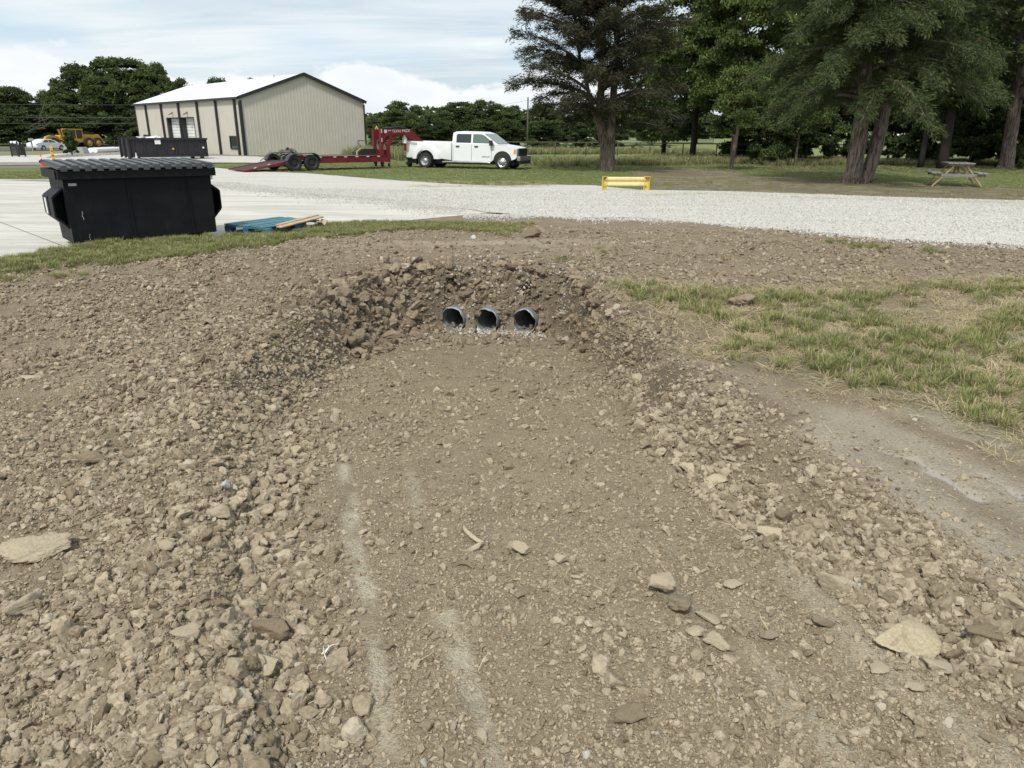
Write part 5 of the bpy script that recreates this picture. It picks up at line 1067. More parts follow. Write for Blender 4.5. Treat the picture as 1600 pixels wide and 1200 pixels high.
def pickup(pr, pf, label):
    d = pf - pr; hd = math.atan2(d.y, d.x); wb = 4.47; print('truck wheelbase', d.length, 'heading', math.degrees(hd))
    e = empty('pickup_truck', (pr.x, pr.y, pr.z + .0), hd, label, 'pickup truck')
    slope = math.atan2(pf.z - pr.z, d.length); e.rotation_euler = (0, -slope, hd)
    W = 2.03; rw, rf = .40, .40
    # lower body side profile x from rear axle, z
    lower = [(-1.18, .62), (-1.22, 1.33), (-1.18, 1.40), (1.48, 1.36)]
    bed = [(-1.20, .55)] + [(-.62, .55)] + arch(0, .56, .46, R(170), R(10)) + [(1.50, .44), (1.50, 1.37), (-1.22, 1.42)]
    bm = bmesh.new(); add_prism(bm, bed, .04, .10, 'y'); add_prism(bm, bed, W - .10, W - .04, 'y'); add_box(bm, (.15, W / 2, .72), (2.6, W - .2, .05)); add_box(bm, (1.46, W / 2, 1.0), (.06, W - .2, .72)); bobj('bed', bm, M_VWHITE, e, smooth=True, bevel=.012)
    bm = bmesh.new(); add_box(bm, (-1.22, W / 2, .98), (.07, W - .2, .84), bevel=.01); bobj('tailgate', bm, M_VWHITE, e)
    # wide rear fender flare of a dual rear wheel truck
    for s_, y0 in ((-1, .04), (1, W - .04)):
        bm = bmesh.new(); secs = []
        for (off, rr, ee) in ((0.0, 1.0, 1), (.12, .96, 1), (.20, .86, 1)):
            outer = arch(0, .84 * rr, .44, R(176), R(4), 18); inner = arch(0, .52, .46, R(4), R(176), 18); secs.append([(x * (1.06 if x > 0 else 1), y0 + s_ * off, min(z, 1.26 - off * .25)) for x, z in outer + inner])
        loft(bm, secs); bobj('fender_flare', bm, M_VWHITE, e, smooth=True)
    cab = [(1.56, .42), (3.70, .40), (3.86, .42)] + arch(4.47, .52, .44, R(172), R(6)) + [(5.16, .55), (5.26, .62), (5.30, .98), (5.20, 1.10), (4.9, 1.18), (4.25, 1.27), (4.0, 1.30), (1.56, 1.32)]
    bm = bmesh.new(); add_prism(bm, cab, .02, W - .02, 'y'); bobj('body', bm, M_VWHITE, e, smooth=True, bevel=.03)
    # greenhouse with raked glass
    bm = bmesh.new(); g0 = [(1.56, 1.30), (4.22, 1.27), (3.42, 1.84), (3.1, 1.92), (2.3, 1.95), (1.78, 1.93), (1.60, 1.86)]
    def gh_(f): return [(x + (0.0), .06 + .15 * max(0, (z - 1.3) / .65) * 1.0, z) for x, z in g0] if f == 0 else [(x, W - .06 - .15 * max(0, (z - 1.3) / .65), z) for x, z in g0]
    loft(bm, [gh_(0), gh_(1)]); bobj('cab_roof', bm, M_VWHITE, e, smooth=True, bevel=.02)
    def yat(z): return .06 + .15 * (z - 1.3) / .65 - .006
    for nm, poly, mt in (('side_window', [(1.80, 1.36), (2.66, 1.35), (2.66, 1.80), (1.86, 1.81), (1.80, 1.72)], M_VGLASS), ('side_window', [(2.76, 1.35), (3.98, 1.33), (3.44, 1.72), (3.22, 1.80), (2.76, 1.80)], M_VGLASS2)):
        for s_ in (0, 1):
            bm = bmesh.new(); vs_ = [bm.verts.new((x, yat(z) if s_ == 0 else W - yat(z), z)) for x, z in poly]; bm.faces.new(vs_); bobj(nm, bm, mt, e)
    bm = bmesh.new(); add_prism(bm, [(-.02, -.01), (.62, -.01), (.62, .01), (-.02, .01)], .14, W - .14, 'y'); ws = bobj('windscreen', bm, M_VGLASS2, e); 
    ws.location = (4.15, 0, 1.33); ws.rotation_euler = (0, -(PI - math.atan2(.57, .80)), 0); ws.scale = (1.35, 1, 1)
    bm = bmesh.new(); add_box(bm, (1.575, W / 2, 1.60), (.03, W - .5, .42)); bobj('rear_window', bm, M_VGLASS, e)
    # lines between the doors, handles
    for x_ in (1.62, 2.70, 3.86): box('door_gap', (x_, .0195, .86), (.014, .006, .82), M_TRIM, e)
    for x_ in (1.90, 2.98): box('door_handle', (x_, .004, 1.17), (.20, .03, .07), M_TRIM, e)
    bm = bmesh.new(); add_box(bm, (0, 0, 0), (.16, .20, .27), None, .03); add_box(bm, (.03, .12, -.06), (.07, .12, .05)); mr = bobj('mirror', bm, M_TRIM, e); mr.location = (3.86, -.10, 1.36); m2 = mr.copy(); C.objects.link(m2); m2.location = (3.86, W + .10, 1.36); m2.rotation_euler = (0, 0, PI)
    for s_ in (.02, W - .04): 
        bm = bmesh.new(); add_box(bm, (-1.24, s_ + .01, 1.12), (.12, .13, .44), None, .015); bobj('tail_lamp', bm, M_RED, e)
    bm = bmesh.new(); add_box(bm, (-1.34, W / 2, .60), (.16, W - .06, .17), None, .02); bobj('rear_bumper', bm, simple('bumper_grey', (.30, .30, .31), .35, .6), e)
    bm = bmesh.new(); add_box(bm, (-1.5, W / 2, .45), (.3, .1, .08)); bobj('hitch', bm, M_TRIM, e)
    bm = bmesh.new(); add_box(bm, (5.30, W / 2, .90), (.08, W - .6, .40), None, .02); add_box(bm, (5.34, W / 2, .97), (.04, W - .7, .05)); bobj('grille', bm, M_TRIM, e)
    for s_ in (.13, W - .13):
        bm = bmesh.new(); add_box(bm, (5.24, s_, .95), (.14, .24, .26), None, .02); hl_ = bobj('headlamp', bm, M_LENS, e); box('indicator', (5.17, s_ + (-.115 if s_ < 1 else .115), .93), (.12, .03, .2), M_AMBER, hl_)
    bm = bmesh.new(); add_box(bm, (5.38, W / 2, .58), (.20, W - .02, .26), None, .04); bobj('front_bumper', bm, simple('bumper_chrome', (.45, .46, .47), .2, .9), e)
    bm = bmesh.new(); add_box(bm, (5.42, W / 2, .38), (.14, W - .2, .16), None, .02); bobj('air_dam', bm, M_TRIM, e)
    bm = bmesh.new(); add_tube(bm, [(1.0, -.03, .34), (1.2, -.05, .36), (3.6, -.05, .36), (3.8, -.03, .34)], .045, 8); bobj('running_board', bm, simple('step_grey', (.4, .4, .41), .3, .7), e, smooth=True)
    bm = bmesh.new(); add_box(bm, (1.9, W / 2, .36), (6.3, W - .5, .24)); bobj('chassis', bm, M_TRIM, e)
    for cx_ in (0, 4.47):
        for s_ in (.105, W - .105):
            bm = bmesh.new(); add_prism(bm, arch(cx_, .50 if cx_ else .515, .44, R(180), 0) , s_ - .07, s_ + .07, 'y'); bobj('wheel_well', bm, M_TRIM, e)
    box('mud_flap', (-.55, .0, .38), (.03, .3, .36), M_TRIM, e); box('mud_flap', (-.55, W, .38), (.03, .3, .36), M_TRIM, e)
    wheel(e, 0, .02 - .09, rw, .24, 'disc'); wheel(e, 0, W - .02 + .09, rw, .24, 'disc', side=1); wheel(e, 0, .27, rw, .24, 'dark', M_TRIM); wheel(e, 0, W - .27, rw, .24, 'dark', M_TRIM)
    wheel(e, 4.47, .10, rf, .27, 'convex'); wheel(e, 4.47, W - .10, rf, .27, 'convex', side=1)
    def txt(s, x, z, size, mt, nm='badge'):
        cu = bpy.data.curves.new(nm, 'FONT'); cu.body = s; cu.size = size; cu.extrude = .003; cu.materials.append(mt); o = bpy.data.objects.new(nm, text_mesh(cu)); link(o, e); o.location = (x, .034, z); o.rotation_euler = (PI / 2, 0, 0); return o
    txt('FX4', -.88, 1.20, .20, M_TRIM); b_ = txt('F-350', 4.02, 1.0, .13, M_TRIM); b_.location.y = .012; b_.rotation_euler = (PI / 2, -PI / 2, 0)
    b_ = txt('SUPER DUTY', 3.30, .62, .085, M_TRIM); b_.location.y = .012
    return e, hd
pr, pf = at(666, 262.5), at(790, 265.5)
truck, thd = pickup(pr, pf, 'white crew cab pickup with dual rear wheels hitched to red trailer')
tdir = Vector((math.cos(thd), math.sin(thd), 0)); tnor = Vector((-tdir.y, tdir.x, 0))
# ------------------------------------------------------------------ red gooseneck trailer
M_TRED = simple('trailer_red', (.15, .010, .018), .5, var=.2, vscale=2, dirt=((.10, .03, .03), .4)); M_FEND = simple('fender_black', (.03, .032, .034), .45, dirt=((.25, .25, .24), .25)); M_RT = simple('reflector_tape', (.62, .58, .56), .4, var=.3, vscale=20)
q = at(473, 267.5); d = pr - q; hd = math.atan2(d.y, d.x); LT = d.length; kx = LT / (666 - 473); print('trailer', LT)
tr = empty('gooseneck_trailer', q, hd, 'red tilt-deck gooseneck trailer parked on the grass behind white pickup', 'trailer'); X = lambda px: (px - 473) * kx
TW = 2.2
for s_, y0 in ((-1, .18), (1, TW - .18)):
    bm = bmesh.new(); add_box(bm, ((X(482) + X(604)) / 2, y0, .52), (X(604) - X(482), .10, .30)); add_box(bm, ((X(482) + X(604)) / 2, y0 - s_ * .0, .675), (X(604) - X(482), .16, .022)); add_box(bm, ((X(482) + X(604)) / 2, y0, .36), (X(604) - X(482), .16, .022)); bobj('frame_rail', bm, M_TRED, tr)
    bm = bmesh.new(); xr = X(398); add_prism(bm, [(xr, .05), (X(458), .34), (X(458), .50), (xr, .11)], y0 - .05, y0 + .05, 'y'); bobj('ramp_rail', bm, M_TRED, tr)
bm = bmesh.new(); add_prism(bm, [(X(399), .06), (X(458), .44), (X(458), .47), (X(399), .09)], .25, TW - .25, 'y'); bobj('tilt_deck', bm, simple('deck_steel', (.05, .025, .025), .85), tr)
n_ = 20
for i in range(n_):
    xx = X(500) + (X(600) - X(500)) * (i + .5) / n_; box('deck_plank', (xx, TW / 2, .64), ((X(600) - X(500)) / n_ - .02, TW - .5, .05), simple('deck_wood', (.16, .11, .08), .8, var=.3), tr)
for k, px in enumerate((500, 521, 537, 554, 571, 588)): box('reflector', (X(px), .072, .64), (.16, .012, .05), M_RT, tr)
for px in (412, 430): box('reflector', (X(px), .118, (.10 + (X(px) - X(398)) * .20)), (.14, .012, .04), M_RT, tr, rot=(0, -.22, 0))
for px in (461, 485.5):
    wheel(tr, X(px), -.06, .385, .25, 'dark', M_TRIM); wheel(tr, X(px), TW + .06, .385, .25, 'dark', M_TRIM, side=1)
for yc_ in (-.06, TW + .06):
    fp = [(X(450.5), .50), (X(454), .72), (X(459), .82), (X(488), .86), (X(493), .78), (X(498.5), .50)]; fi = [(x * .955, z - .035) for x, z in fp][::-1]
    bm = bmesh.new(); add_prism(bm, fp + fi, yc_ - .17, yc_ + .17, 'y'); bobj('fender', bm, M_FEND, tr)
bm = bmesh.new(); add_box(bm, (X(473), TW / 2, .40), (.9, TW - .4, .16)); bobj('axle', bm, M_TRIM, tr)
for s_, y0 in ((-1, .75), (1, TW - .75)):
    bm = bmesh.new(); add_prism(bm, [(X(602.5), .20), (X(606.5), .20), (X(606.5), 1.32), (X(612), 1.62), (X(640), 1.76), (X(652), 1.62), (X(676), 1.16), (X(680), 1.24), (X(656), 1.92), (X(650), 2.02), (X(602.5), 1.98)], y0 - .07, y0 + .07, 'y'); bobj('neck_beam', bm, M_TRED, tr)
    bm = bmesh.new(); add_prism(bm, [(X(612), .30), (X(617.5), .30), (X(617.5), 1.10), (X(624), 1.45), (X(634), 1.72), (X(627), 1.72), (X(619), 1.50), (X(612), 1.22)], y0 - .05, y0 + .05, 'y'); bobj('brace', bm, M_TRED, tr)
bm = bmesh.new(); add_prism(bm, [(X(604), .40), (X(617), .40), (X(617), .95), (X(604), .95)], .8, TW - .8, 'y'); bobj('tool_box', bm, simple('trailer_dark_red', (.10, .012, .018), .5), tr)
bm = bmesh.new(); add_box(bm, (X(628), TW / 2, 1.86), (X(640) - X(612), .6, .06)); bobj('neck_plate', bm, M_TRED, tr)
for px in (605, 615.5):
    for yy_ in (.75, TW - .75): bm = bmesh.new(); add_box(bm, (X(px), yy_, .16), (.09, .09, .18)); add_box(bm, (X(px), yy_, .075), (.2, .2, .02)); bobj('jack_foot', bm, M_TRIM, tr)
bm = bmesh.new(); add_tube(bm, [(X(674), TW / 2, 1.3), (X(674), TW / 2, .85)], .06, 10); add_box(bm, (X(674), TW / 2, 1.24), (.2, .95, .14)); bobj('coupler', bm, M_TRED, tr)
rs_ = random.Random(4)
for i in range(3):   # coiled chain and binders lying on the neck
    bm = bmesh.new(); L_ = [(X(618) + (X(650) - X(618)) * k / 12, TW / 2 - .25 + .25 * i + .06 * math.sin(k * 1.7 + i), 2.03 + .06 * math.sin(k * PI / 12) + .02 * rs_.random()) for k in range(13)]; add_tube(bm, L_, .03, 6); bobj('chain', bm, M_TRIM, tr)
for (px, z, w_, h_) in ((604.3, 1.90, .06, .20), (611, 1.88, .17, .17), (617.5, 1.92, .17, .04), (604.3, 1.45, .05, .20)): box('sticker', (X(px), .672, z), (w_, .008, h_), M_RT, tr)
cu = bpy.data.curves.new('lettering', 'FONT'); cu.body = 'TEXAS PRIDE'; cu.size = .20; cu.extrude = .003; cu.materials.append(M_RT); o = bpy.data.objects.new('lettering', text_mesh(cu)); link(o, tr); o.location = (X(621.5), .674, 1.82); o.rotation_euler = (PI / 2, R(-2), 0)
# white jug / strap winch bits in the truck bed by the coupler, black crate behind the deck
def on_trailer(lx, ly, lz): return tr.matrix_basis @ Vector((lx, ly, lz)) if False else (Matrix.Translation(q) @ Matrix.Rotation(hd, 4, 'Z')) @ Vector((lx, ly, lz))
bm = bmesh.new(); add_tube(bm, [(0, 0, 0), (0, 0, .28), (0, 0, .36), (0, 0, .42)], [.13, .13, .05, .05], 12); o = bobj('water_jug', bm, M_WHITE, smooth=True, loc=on_trailer(X(646), .9, 1.18)); tag(o, 'white plastic jug in the pickup bed below the trailer neck', 'jug')
o.location.z = .0 + 1.14
bm = bmesh.new(); add_prism(bm, [(-.75, 0), (.62, 0), (.62, .22), (.48, .32), (-.48, .32), (-.72, .16)], 0, .7, 'y'); o = empty('storage_crate', on_trailer(X(595), 1.3, .665), hd, 'black low storage crate with a yellow strap on the front of trailer deck', 'crate'); bobj('body', bm, M_TRIM, o, bevel=.02)
bm = bmesh.new(); add_prism(bm, [(-.80, 0), (-.74, 0), (-.74, .18), (-.48, .345), (-.3, .345), (-.3, .37), (-.5, .37), (-.78, .2)], .1, .16, 'y'); bobj('strap', bm, simple('strap_yellow', (.45, .42, .12), .7), o)
q2_ = at(663, 263); o = bpy.data.objects.new('wheel_chock_rock', clod_mesh('rock', 77, .9, 3, 12, .1, simple('rock_brown', (.07, .06, .05), .9))); link(o); o.location = pr + tdir * -1.45 + tnor * .9 + Vector((0, 0, .12)); o.scale = (.22, .2, .26); tag(o, 'dark brown boulder on the grass under the pickup rear bumper', 'boulder')
# rubble and brush heap behind the tilted deck
hp = at(446, 259); kk_ = 1 / scale_at(hp); heap = empty('debris_heap', hp, 0, 'grey brown heap of brush and rubble behind the trailer ramp', 'debris heap')
V, Fq, off = [], [], 0; rs = np.random.default_rng(12); bmh = bmesh.new()
for i in range(420):
    a = rs.normal(0, .42); hx = a * 34 * kk_ if False else rs.normal(0, 13 * kk_); hy = rs.normal(0, .8); top = 20 * kk_ * math.exp(-(((hx - 3 * kk_) / (12 * kk_)) ** 2)) + .1; z = top * rs.random() ** .5; s_ = rs.uniform(.06, .22)
    add_box(bmh, (hx, hy, max(z, .04)), (s_ * rs.uniform(.6, 2.4), s_, s_ * rs.uniform(.3, .9)), (rs.uniform(-1, 1), rs.uniform(-1, 1), rs.uniform(0, 6)))
ch = bobj('rubble', bmh, simple('rubble', (.15, .13, .11), .9, var=.6, vscale=3, dirt=((.34, .32, .30), .8)), heap); ch['kind'] = 'stuff'
bmh = bmesh.new()
for i in range(60):
    p0 = Vector((rs.normal(0, 12 * kk_), rs.normal(0, .7), .25)); dr_ = Vector((rs.normal(), rs.normal() * .4, abs(rs.normal()) * .7 + .1)).normalized(); add_tube(bmh, [p0, p0 + dr_ * .35, p0 + dr_ * .6 + Vector((0, 0, .05))], [.025, .018, .006], 5)
ch = bobj('brush', bmh, simple('dead_wood', (.17, .15, .13), .9), heap); ch['kind'] = 'stuff'

# ------------------------------------------------------------------ white saloon car, motor grader
def car(q, k, hd, label, mat, L=4.7):
    e = empty('parked_car', q, hd, label, 'car'); W = 1.8; sc = L / 4.7
    low = [(-2.3, .40), (-2.32, .62), (-2.28, .86), (-2.1, .96), (-1.5, 1.0), (1.0, .95), (1.9, .84), (2.25, .72), (2.35, .55), (2.30, .30)] + [(1.86, .26)] + arch(1.42, .37, .30, 0, PI, 10) + arch(-1.40, .37, .30, 0, PI, 10) + [(-2.2, .28)]
    bm = bmesh.new(); add_prism(bm, low, 0, W, 'y'); bobj('body', bm, mat, e, smooth=True, bevel=.03)
    gl = [(-1.95, .95), (-1.15, 1.36), (-.5, 1.44), (.1, 1.42), (.55, 1.28), (1.15, .95)]
    bm = bmesh.new(); loft(bm, [[(x, .05 + .22 * (z - .95) / .5, z) for x, z in gl], [(x, W - .05 - .22 * (z - .95) / .5, z) for x, z in gl]]); bobj('roof', bm, mat, e, smooth=True, bevel=.02)
    for poly in ([(-1.35, 1.02), (-.38, 1.0), (-.38, 1.35), (-.85, 1.34)], [(-.32, 1.0), (.85, .99), (.42, 1.24), (.02, 1.35), (-.32, 1.35)]):
        bm = bmesh.new(); bm.faces.new([bm.verts.new((x, .05 + .22 * (z - .95) / .5 - .01, z)) for x, z in poly]); bobj('side_window', bm, M_VGLASS, e)
    for x_ in (1.42, -1.40):
        wheel(e, x_, .10, .33, .2, 'disc'); wheel(e, x_, W - .10, .33, .2, 'disc', side=1)
    box('tail_lamp', (-2.28, .1, .78), (.08, .2, .1), M_RED, e); box('headlamp', (2.22, .12, .66), (.16, .2, .1), M_LENS, e); box('door_gap', (-.34, -.004, .65), (.012, .006, .6), M_TRIM, e)
    e.scale = (sc,) * 3; return e
qa, qb = at(69, 234.8), at(97, 234.8); wbp = (qb - qa).length; print('car wb', wbp, qa); hd = math.atan2(qb.y - qa.y, qb.x - qa.x); sc_ = min(1.1, wbp / 2.82)
car(qa + (qb - qa) * .5, 1, hd, 'white saloon car parked on the asphalt before the yellow grader', M_VWHITE, 4.7 * sc_)
M_GY = simple('grader_yellow', (.50, .27, .035), .5, var=.15, vscale=1, dirt=((.25, .16, .06), .5))
qg0, qg1 = at(72, 232.5), at(163, 231.5); gk = (qg1 - qg0).length / 91; hd = math.atan2(qg1.y - qg0.y, qg1.x - qg0.x); print('grader', gk * 91, qg0)
gr_ = empty('motor_grader', qg0 + Vector((0, 1.5, 0)), hd, 'yellow motor grader parked on the road behind the white car', 'motor grader')
G = lambda px: (px - 72) * gk; Zg = lambda row: (232.5 - row) * gk
def gpoly(nm, pts, y0, y1, mt=M_GY, bev=.02): bm = bmesh.new(); add_prism(bm, [(G(a), Zg(b)) for a, b in pts], y0, y1, 'y'); return bobj(nm, bm, mt, gr_, bevel=bev)
gpoly('engine_housing', [(127, 220), (127, 212.5), (150.5, 213.5), (152, 216), (152, 224), (127, 222)], .5, 1.9)
gpoly('hood_top', [(127, 212.3), (127, 211.2), (150, 212.2), (150.3, 213.2)], .55, 1.85, M_TRIM)
gpoly('rear_frame', [(150, 216), (153, 213), (160, 222), (163, 225), (158, 228), (152, 229)], .7, 1.7)
gpoly('rear_ripper', [(154, 219), (157, 218), (163, 223), (162, 226), (156, 229)], .9, 1.5)
gpoly('cab_floor', [(105, 222), (105, 219), (127, 219), (127, 224), (105, 225)], .4, 2.0)
for a in (105.5, 113.5, 124): 
    for yy_ in (.45, 1.9): bm = bmesh.new(); add_box(bm, (G(a) + .08, yy_, Zg(212)), (.12, .1, Zg(205) - Zg(219))); bobj('cab_post', bm, M_GY, gr_)
gpoly('cab_roof', [(104, 206.5), (104, 205), (126, 205), (126, 206.5)], .35, 2.05)
gpoly('cab_glass', [(106, 219), (106, 207), (123, 207), (123, 219)], .5, 1.85, M_VGLASS)
gpoly('main_beam', [(70, 219.5), (73, 216), (79, 214.5), (95, 216), (106, 219), (106, 222), (94, 219.5), (80, 218), (74, 222), (70, 224)], .95, 1.45)
gpoly('blade', [(92, 229), (93, 223), (96, 223), (97, 229)], -.2, 2.9, M_GY)
for a, b in ((89.5, 92.5), (94.5, 97)):
    gpoly('lift_cylinder', [(a, 206), (a + 1.6, 206), (b + 1.6, 216), (b, 216)], .6, .8)
gpoly('control_frame', [(90, 217), (92, 214), (104, 214.5), (105, 218), (98, 222), (91, 221)], .6, 1.8)
gpoly('exhaust_stack', [(128.5, 211), (128.5, 205.5), (129.5, 205.5), (129.5, 211)], 1.1, 1.25, M_TRIM)
GR = Zg(232.5 - 7.6)
for a in (131, 145.5): wheel(gr_, G(a), .15, GR, .42, 'convex', M_GY); wheel(gr_, G(a), 2.25, GR, .42, 'convex', M_GY, side=1)
wheel(gr_, G(76), .15, GR, .40, 'convex', M_GY); wheel(gr_, G(76), 2.25, GR, .40, 'convex', M_GY, side=1)
# distant traffic on the far road
def far_pickup(px, row, D, label, mat, k=1.0, hd=0.0):
    p = at_y(px, row, D); e = empty('distant_pickup', (p.x, p.y, p.z), hd, label, 'pickup truck'); e.scale = (k,) * 3
    bm = bmesh.new(); add_prism(bm, [(-2.8, .5), (-2.8, 1.1), (-.9, 1.1), (-.7, 1.75), (.8, 1.8), (1.5, 1.15), (2.7, 1.0), (2.8, .5)], 0, 1.9, 'y'); bobj('body', bm, mat, e, bevel=.05)
    bm = bmesh.new(); bm.faces.new([bm.verts.new((x, -.01, z)) for x, z in [(-.6, 1.15), (.1, 1.15), (.1, 1.65), (-.5, 1.65)]]); bobj('side_window', bm, M_VGLASS, e)
    bm = bmesh.new(); bm.faces.new([bm.verts.new((x, -.01, z)) for x, z in [(.18, 1.15), (1.3, 1.15), (.75, 1.67), (.18, 1.65)]]); bobj('side_window', bm, M_VGLASS, e)
    for x_ in (-1.7, 1.8): wheel(e, x_, .12, .40, .24, 'disc')
far_pickup(837, 219, 185, 'small distant white pickup left of the big cedar, beyond the fence', M_VWHITE, .86)
far_pickup(931, 219.5, 190, 'distant pale pickup almost hidden just left of the cedar trunk', M_VWHITE, .75)
far_pickup(991, 217.5, 200, 'distant dark pickup right of the cedar trunk behind the pipe fence', simple('vehicle_dark', (.03, .03, .035), .3), .80)

# ------------------------------------------------------------------ yellow guard rail, picnic table, road sign, pole
a, b = at(943.5, 297.5), at(1009, 297.8); dv = b - a; GL = dv.length; hd = math.atan2(dv.y, dv.x); gk = 1 / scale_at(a); print('guard', GL)
gd = empty('guard_rail', (a.x, a.y, a.z - .02), hd, 'short yellow steel guard rail barrier at the edge of the gravel', 'guard rail'); GH = 22 * gk
for i, xx in enumerate((0, GL)):
    bm = bmesh.new(); w_ = (6.5 if i == 0 else 8.5) * gk; th = .008
    add_box(bm, (xx, .0, GH / 2), (w_, th * 1.6, GH)); add_box(bm, (xx - w_ / 2, -.05, GH / 2), (th, .11, GH)); add_box(bm, (xx + w_ / 2, -.05, GH / 2), (th, .11, GH)); add_box(bm, (xx, -.05, GH + .004), (w_ + .02, .13, .008)); bobj('post', bm, M_YEL, gd)
    for zz in (.30, .84): bm = bmesh.new(); add_tube(bm, [(xx, -.004, GH * zz), (xx, -.03, GH * zz)], .014, 6); bobj('bolt', bm, M_TRIM, gd)
M_YELP = simple('rail_yellow_pale', (.72, .60, .28), .55, var=.1, vscale=3, dirt=((.45, .36, .2), .5))
bm = bmesh.new(); zt, zb = GH * .97, GH * .34; wv = [(0, zt), (-.055, zt - .03), (-.055, zt - .085), (0, (zt + zb) / 2 + .015), (0, (zt + zb) / 2 - .015), (-.055, zb + .085), (-.055, zb + .03), (0, zb)]
wv2 = [(y + .006, z) for y, z in wv][::-1]; add_prism(bm, [(y - .015, z) for y, z in wv + wv2], .035, GL - .035, 'x'); bobj('rail', bm, M_YELP, gd)
M_PLNK = simple('weathered_wood_shaded', (.22, .21, .20), .8, var=.25, vscale=5, dirt=((.12, .11, .10), .5)); M_TWOOD = simple('treated_wood', (.38, .27, .165), .75, var=.2, vscale=4)  # weathered board grey, darkened further in its colour for the tree shade
a, b = at(1463, 292.5), at(1511, 292.5); gk = 1 / scale_at(a); pc = (at(1496, 292.5)); print('picnic k', gk)
pt = empty('picnic_table', pc, R(-20), 'weathered wooden picnic table with lighter A-frame legs on the lawn', 'picnic table'); k = .75 / .75
TL = 1.35; pt.scale = (1.22, 1.22, 1.18)
for i in range(5): box('tabletop_board', (-.30 + .15 * i, TL / 2, .735), (.138, TL, .035), M_PLNK, pt, .004)
for sx_ in (-1, 1):
    for i in range(2): box('seat_board', (sx_ * (.64 + .15 * (i - .5)), TL / 2, .43), (.138, TL, .035), M_PLNK, pt, .004)
for yy_ in (.16, TL - .2):
    for sx_ in (-1, 1): beam('leg', (sx_ * .70, yy_, 0.0), (sx_ * .14, yy_, .71), .04, .095, M_TWOOD, pt, Vector((0, 1, 0)))
    box('seat_support', (0, yy_ - .04, .37), (1.46, .04, .09), M_PLNK, pt); box('top_support', (0, yy_ - .04, .69), (.70, .04, .07), M_PLNK, pt)
beam('brace', (0, .2, .36), (0, TL / 2, .70), .04, .08, M_TWOOD, pt); beam('brace', (0, TL - .25, .36), (0, TL / 2, .70), .04, .08, M_TWOOD, pt)
p = at_y(590.3, 235, 78); gk = 1 / scale_at(p); s_ = empty('road_sign', (p.x, p.y, float(base(78))), R(0), 'yellow diamond road sign with small plaque right of the warehouse', 'road sign'); zs = p.z - float(base(78)); zz = lambda row: zs + (235 - row) * gk
bm = bmesh.new(); add_tube(bm, [(0, 0, 0), (0, 0, zz(199))], .04, 8); bobj('post', bm, simple('post_steel', (.3, .3, .3), .5, .5), s_)
bm = bmesh.new(); add_prism(bm, [(0, zz(212)), (3.6 * gk, zz(205.5)), (0, zz(198.5)), (-3.6 * gk, zz(205.5))], -.07, -.05, 'y'); bobj('sign_panel', bm, M_YEL, s_)
bm = bmesh.new(); add_prism(bm, [(-.3 * gk, zz(209.5)), (.4 * gk, zz(209)), (1.5 * gk, zz(205)), (.5 * gk, zz(205.3)), (-1.2 * gk, zz(202.5)), (.3 * gk, zz(201.2)), (-.6 * gk, zz(204.8))], -.08, -.072, 'y'); bobj('arrow', bm, M_BLACK, s_)
bm = bmesh.new(); add_prism(bm, [(-1.8 * gk, zz(218.5)), (1.8 * gk, zz(218.5)), (1.8 * gk, zz(213.5)), (-1.8 * gk, zz(213.5))], -.07, -.05, 'y'); bobj('plaque', bm, M_YEL, s_)
M_POLE = simple('pole_wood', (.10, .085, .07), .9)
def pole(px, D, row_b, row_t, label, r=.14):
    pb, pt_ = at_y(px, row_b, D), at_y(px, row_t, D); zb = float(base(D)); e = empty('utility_pole', (pb.x, D, zb), 0, label, 'utility pole'); bm = bmesh.new(); add_tube(bm, [(0, 0, 0), (0, 0, pt_.z - zb)], [r, r * .75], 8); bobj('pole', bm, M_POLE, e); return Vector((pb.x, D, pt_.z - .4))
pa = pole(824, 120, 222, 152, 'thin wooden utility pole just left of the big cedar')
M_WIRE = simple('wire', (.10, .10, .10), .6)
def wire(a, b, sag, label, r=.018, grp=None):
    bm = bmesh.new(); L_ = [a + (b - a) * (i / 24) - Vector((0, 0, sag * 4 * (i / 24) * (1 - i / 24))) for i in range(25)]; add_tube(bm, L_, r, 4); o = bobj('power_line', bm, M_WIRE); tag(o, label, 'power line', grp)
for i, (r0, r1, lab) in enumerate(((160, 162, 'highest of the three power lines crossing left trees'), (180, 182, 'middle of the three power lines crossing left trees'), (191, 190, 'lowest of the three power lines crossing left trees'))): wire(at_y(-150, r0 - 1, 98), at_y(330, r1, 98), .25, lab, .022)
wire(at_y(540, 186, 100), pa, .6, 'thin power line from behind the warehouse to the wooden pole'); wire(pa, at_y(1250, 176, 120), .8, 'thin power line running right from the wooden pole behind cedars')

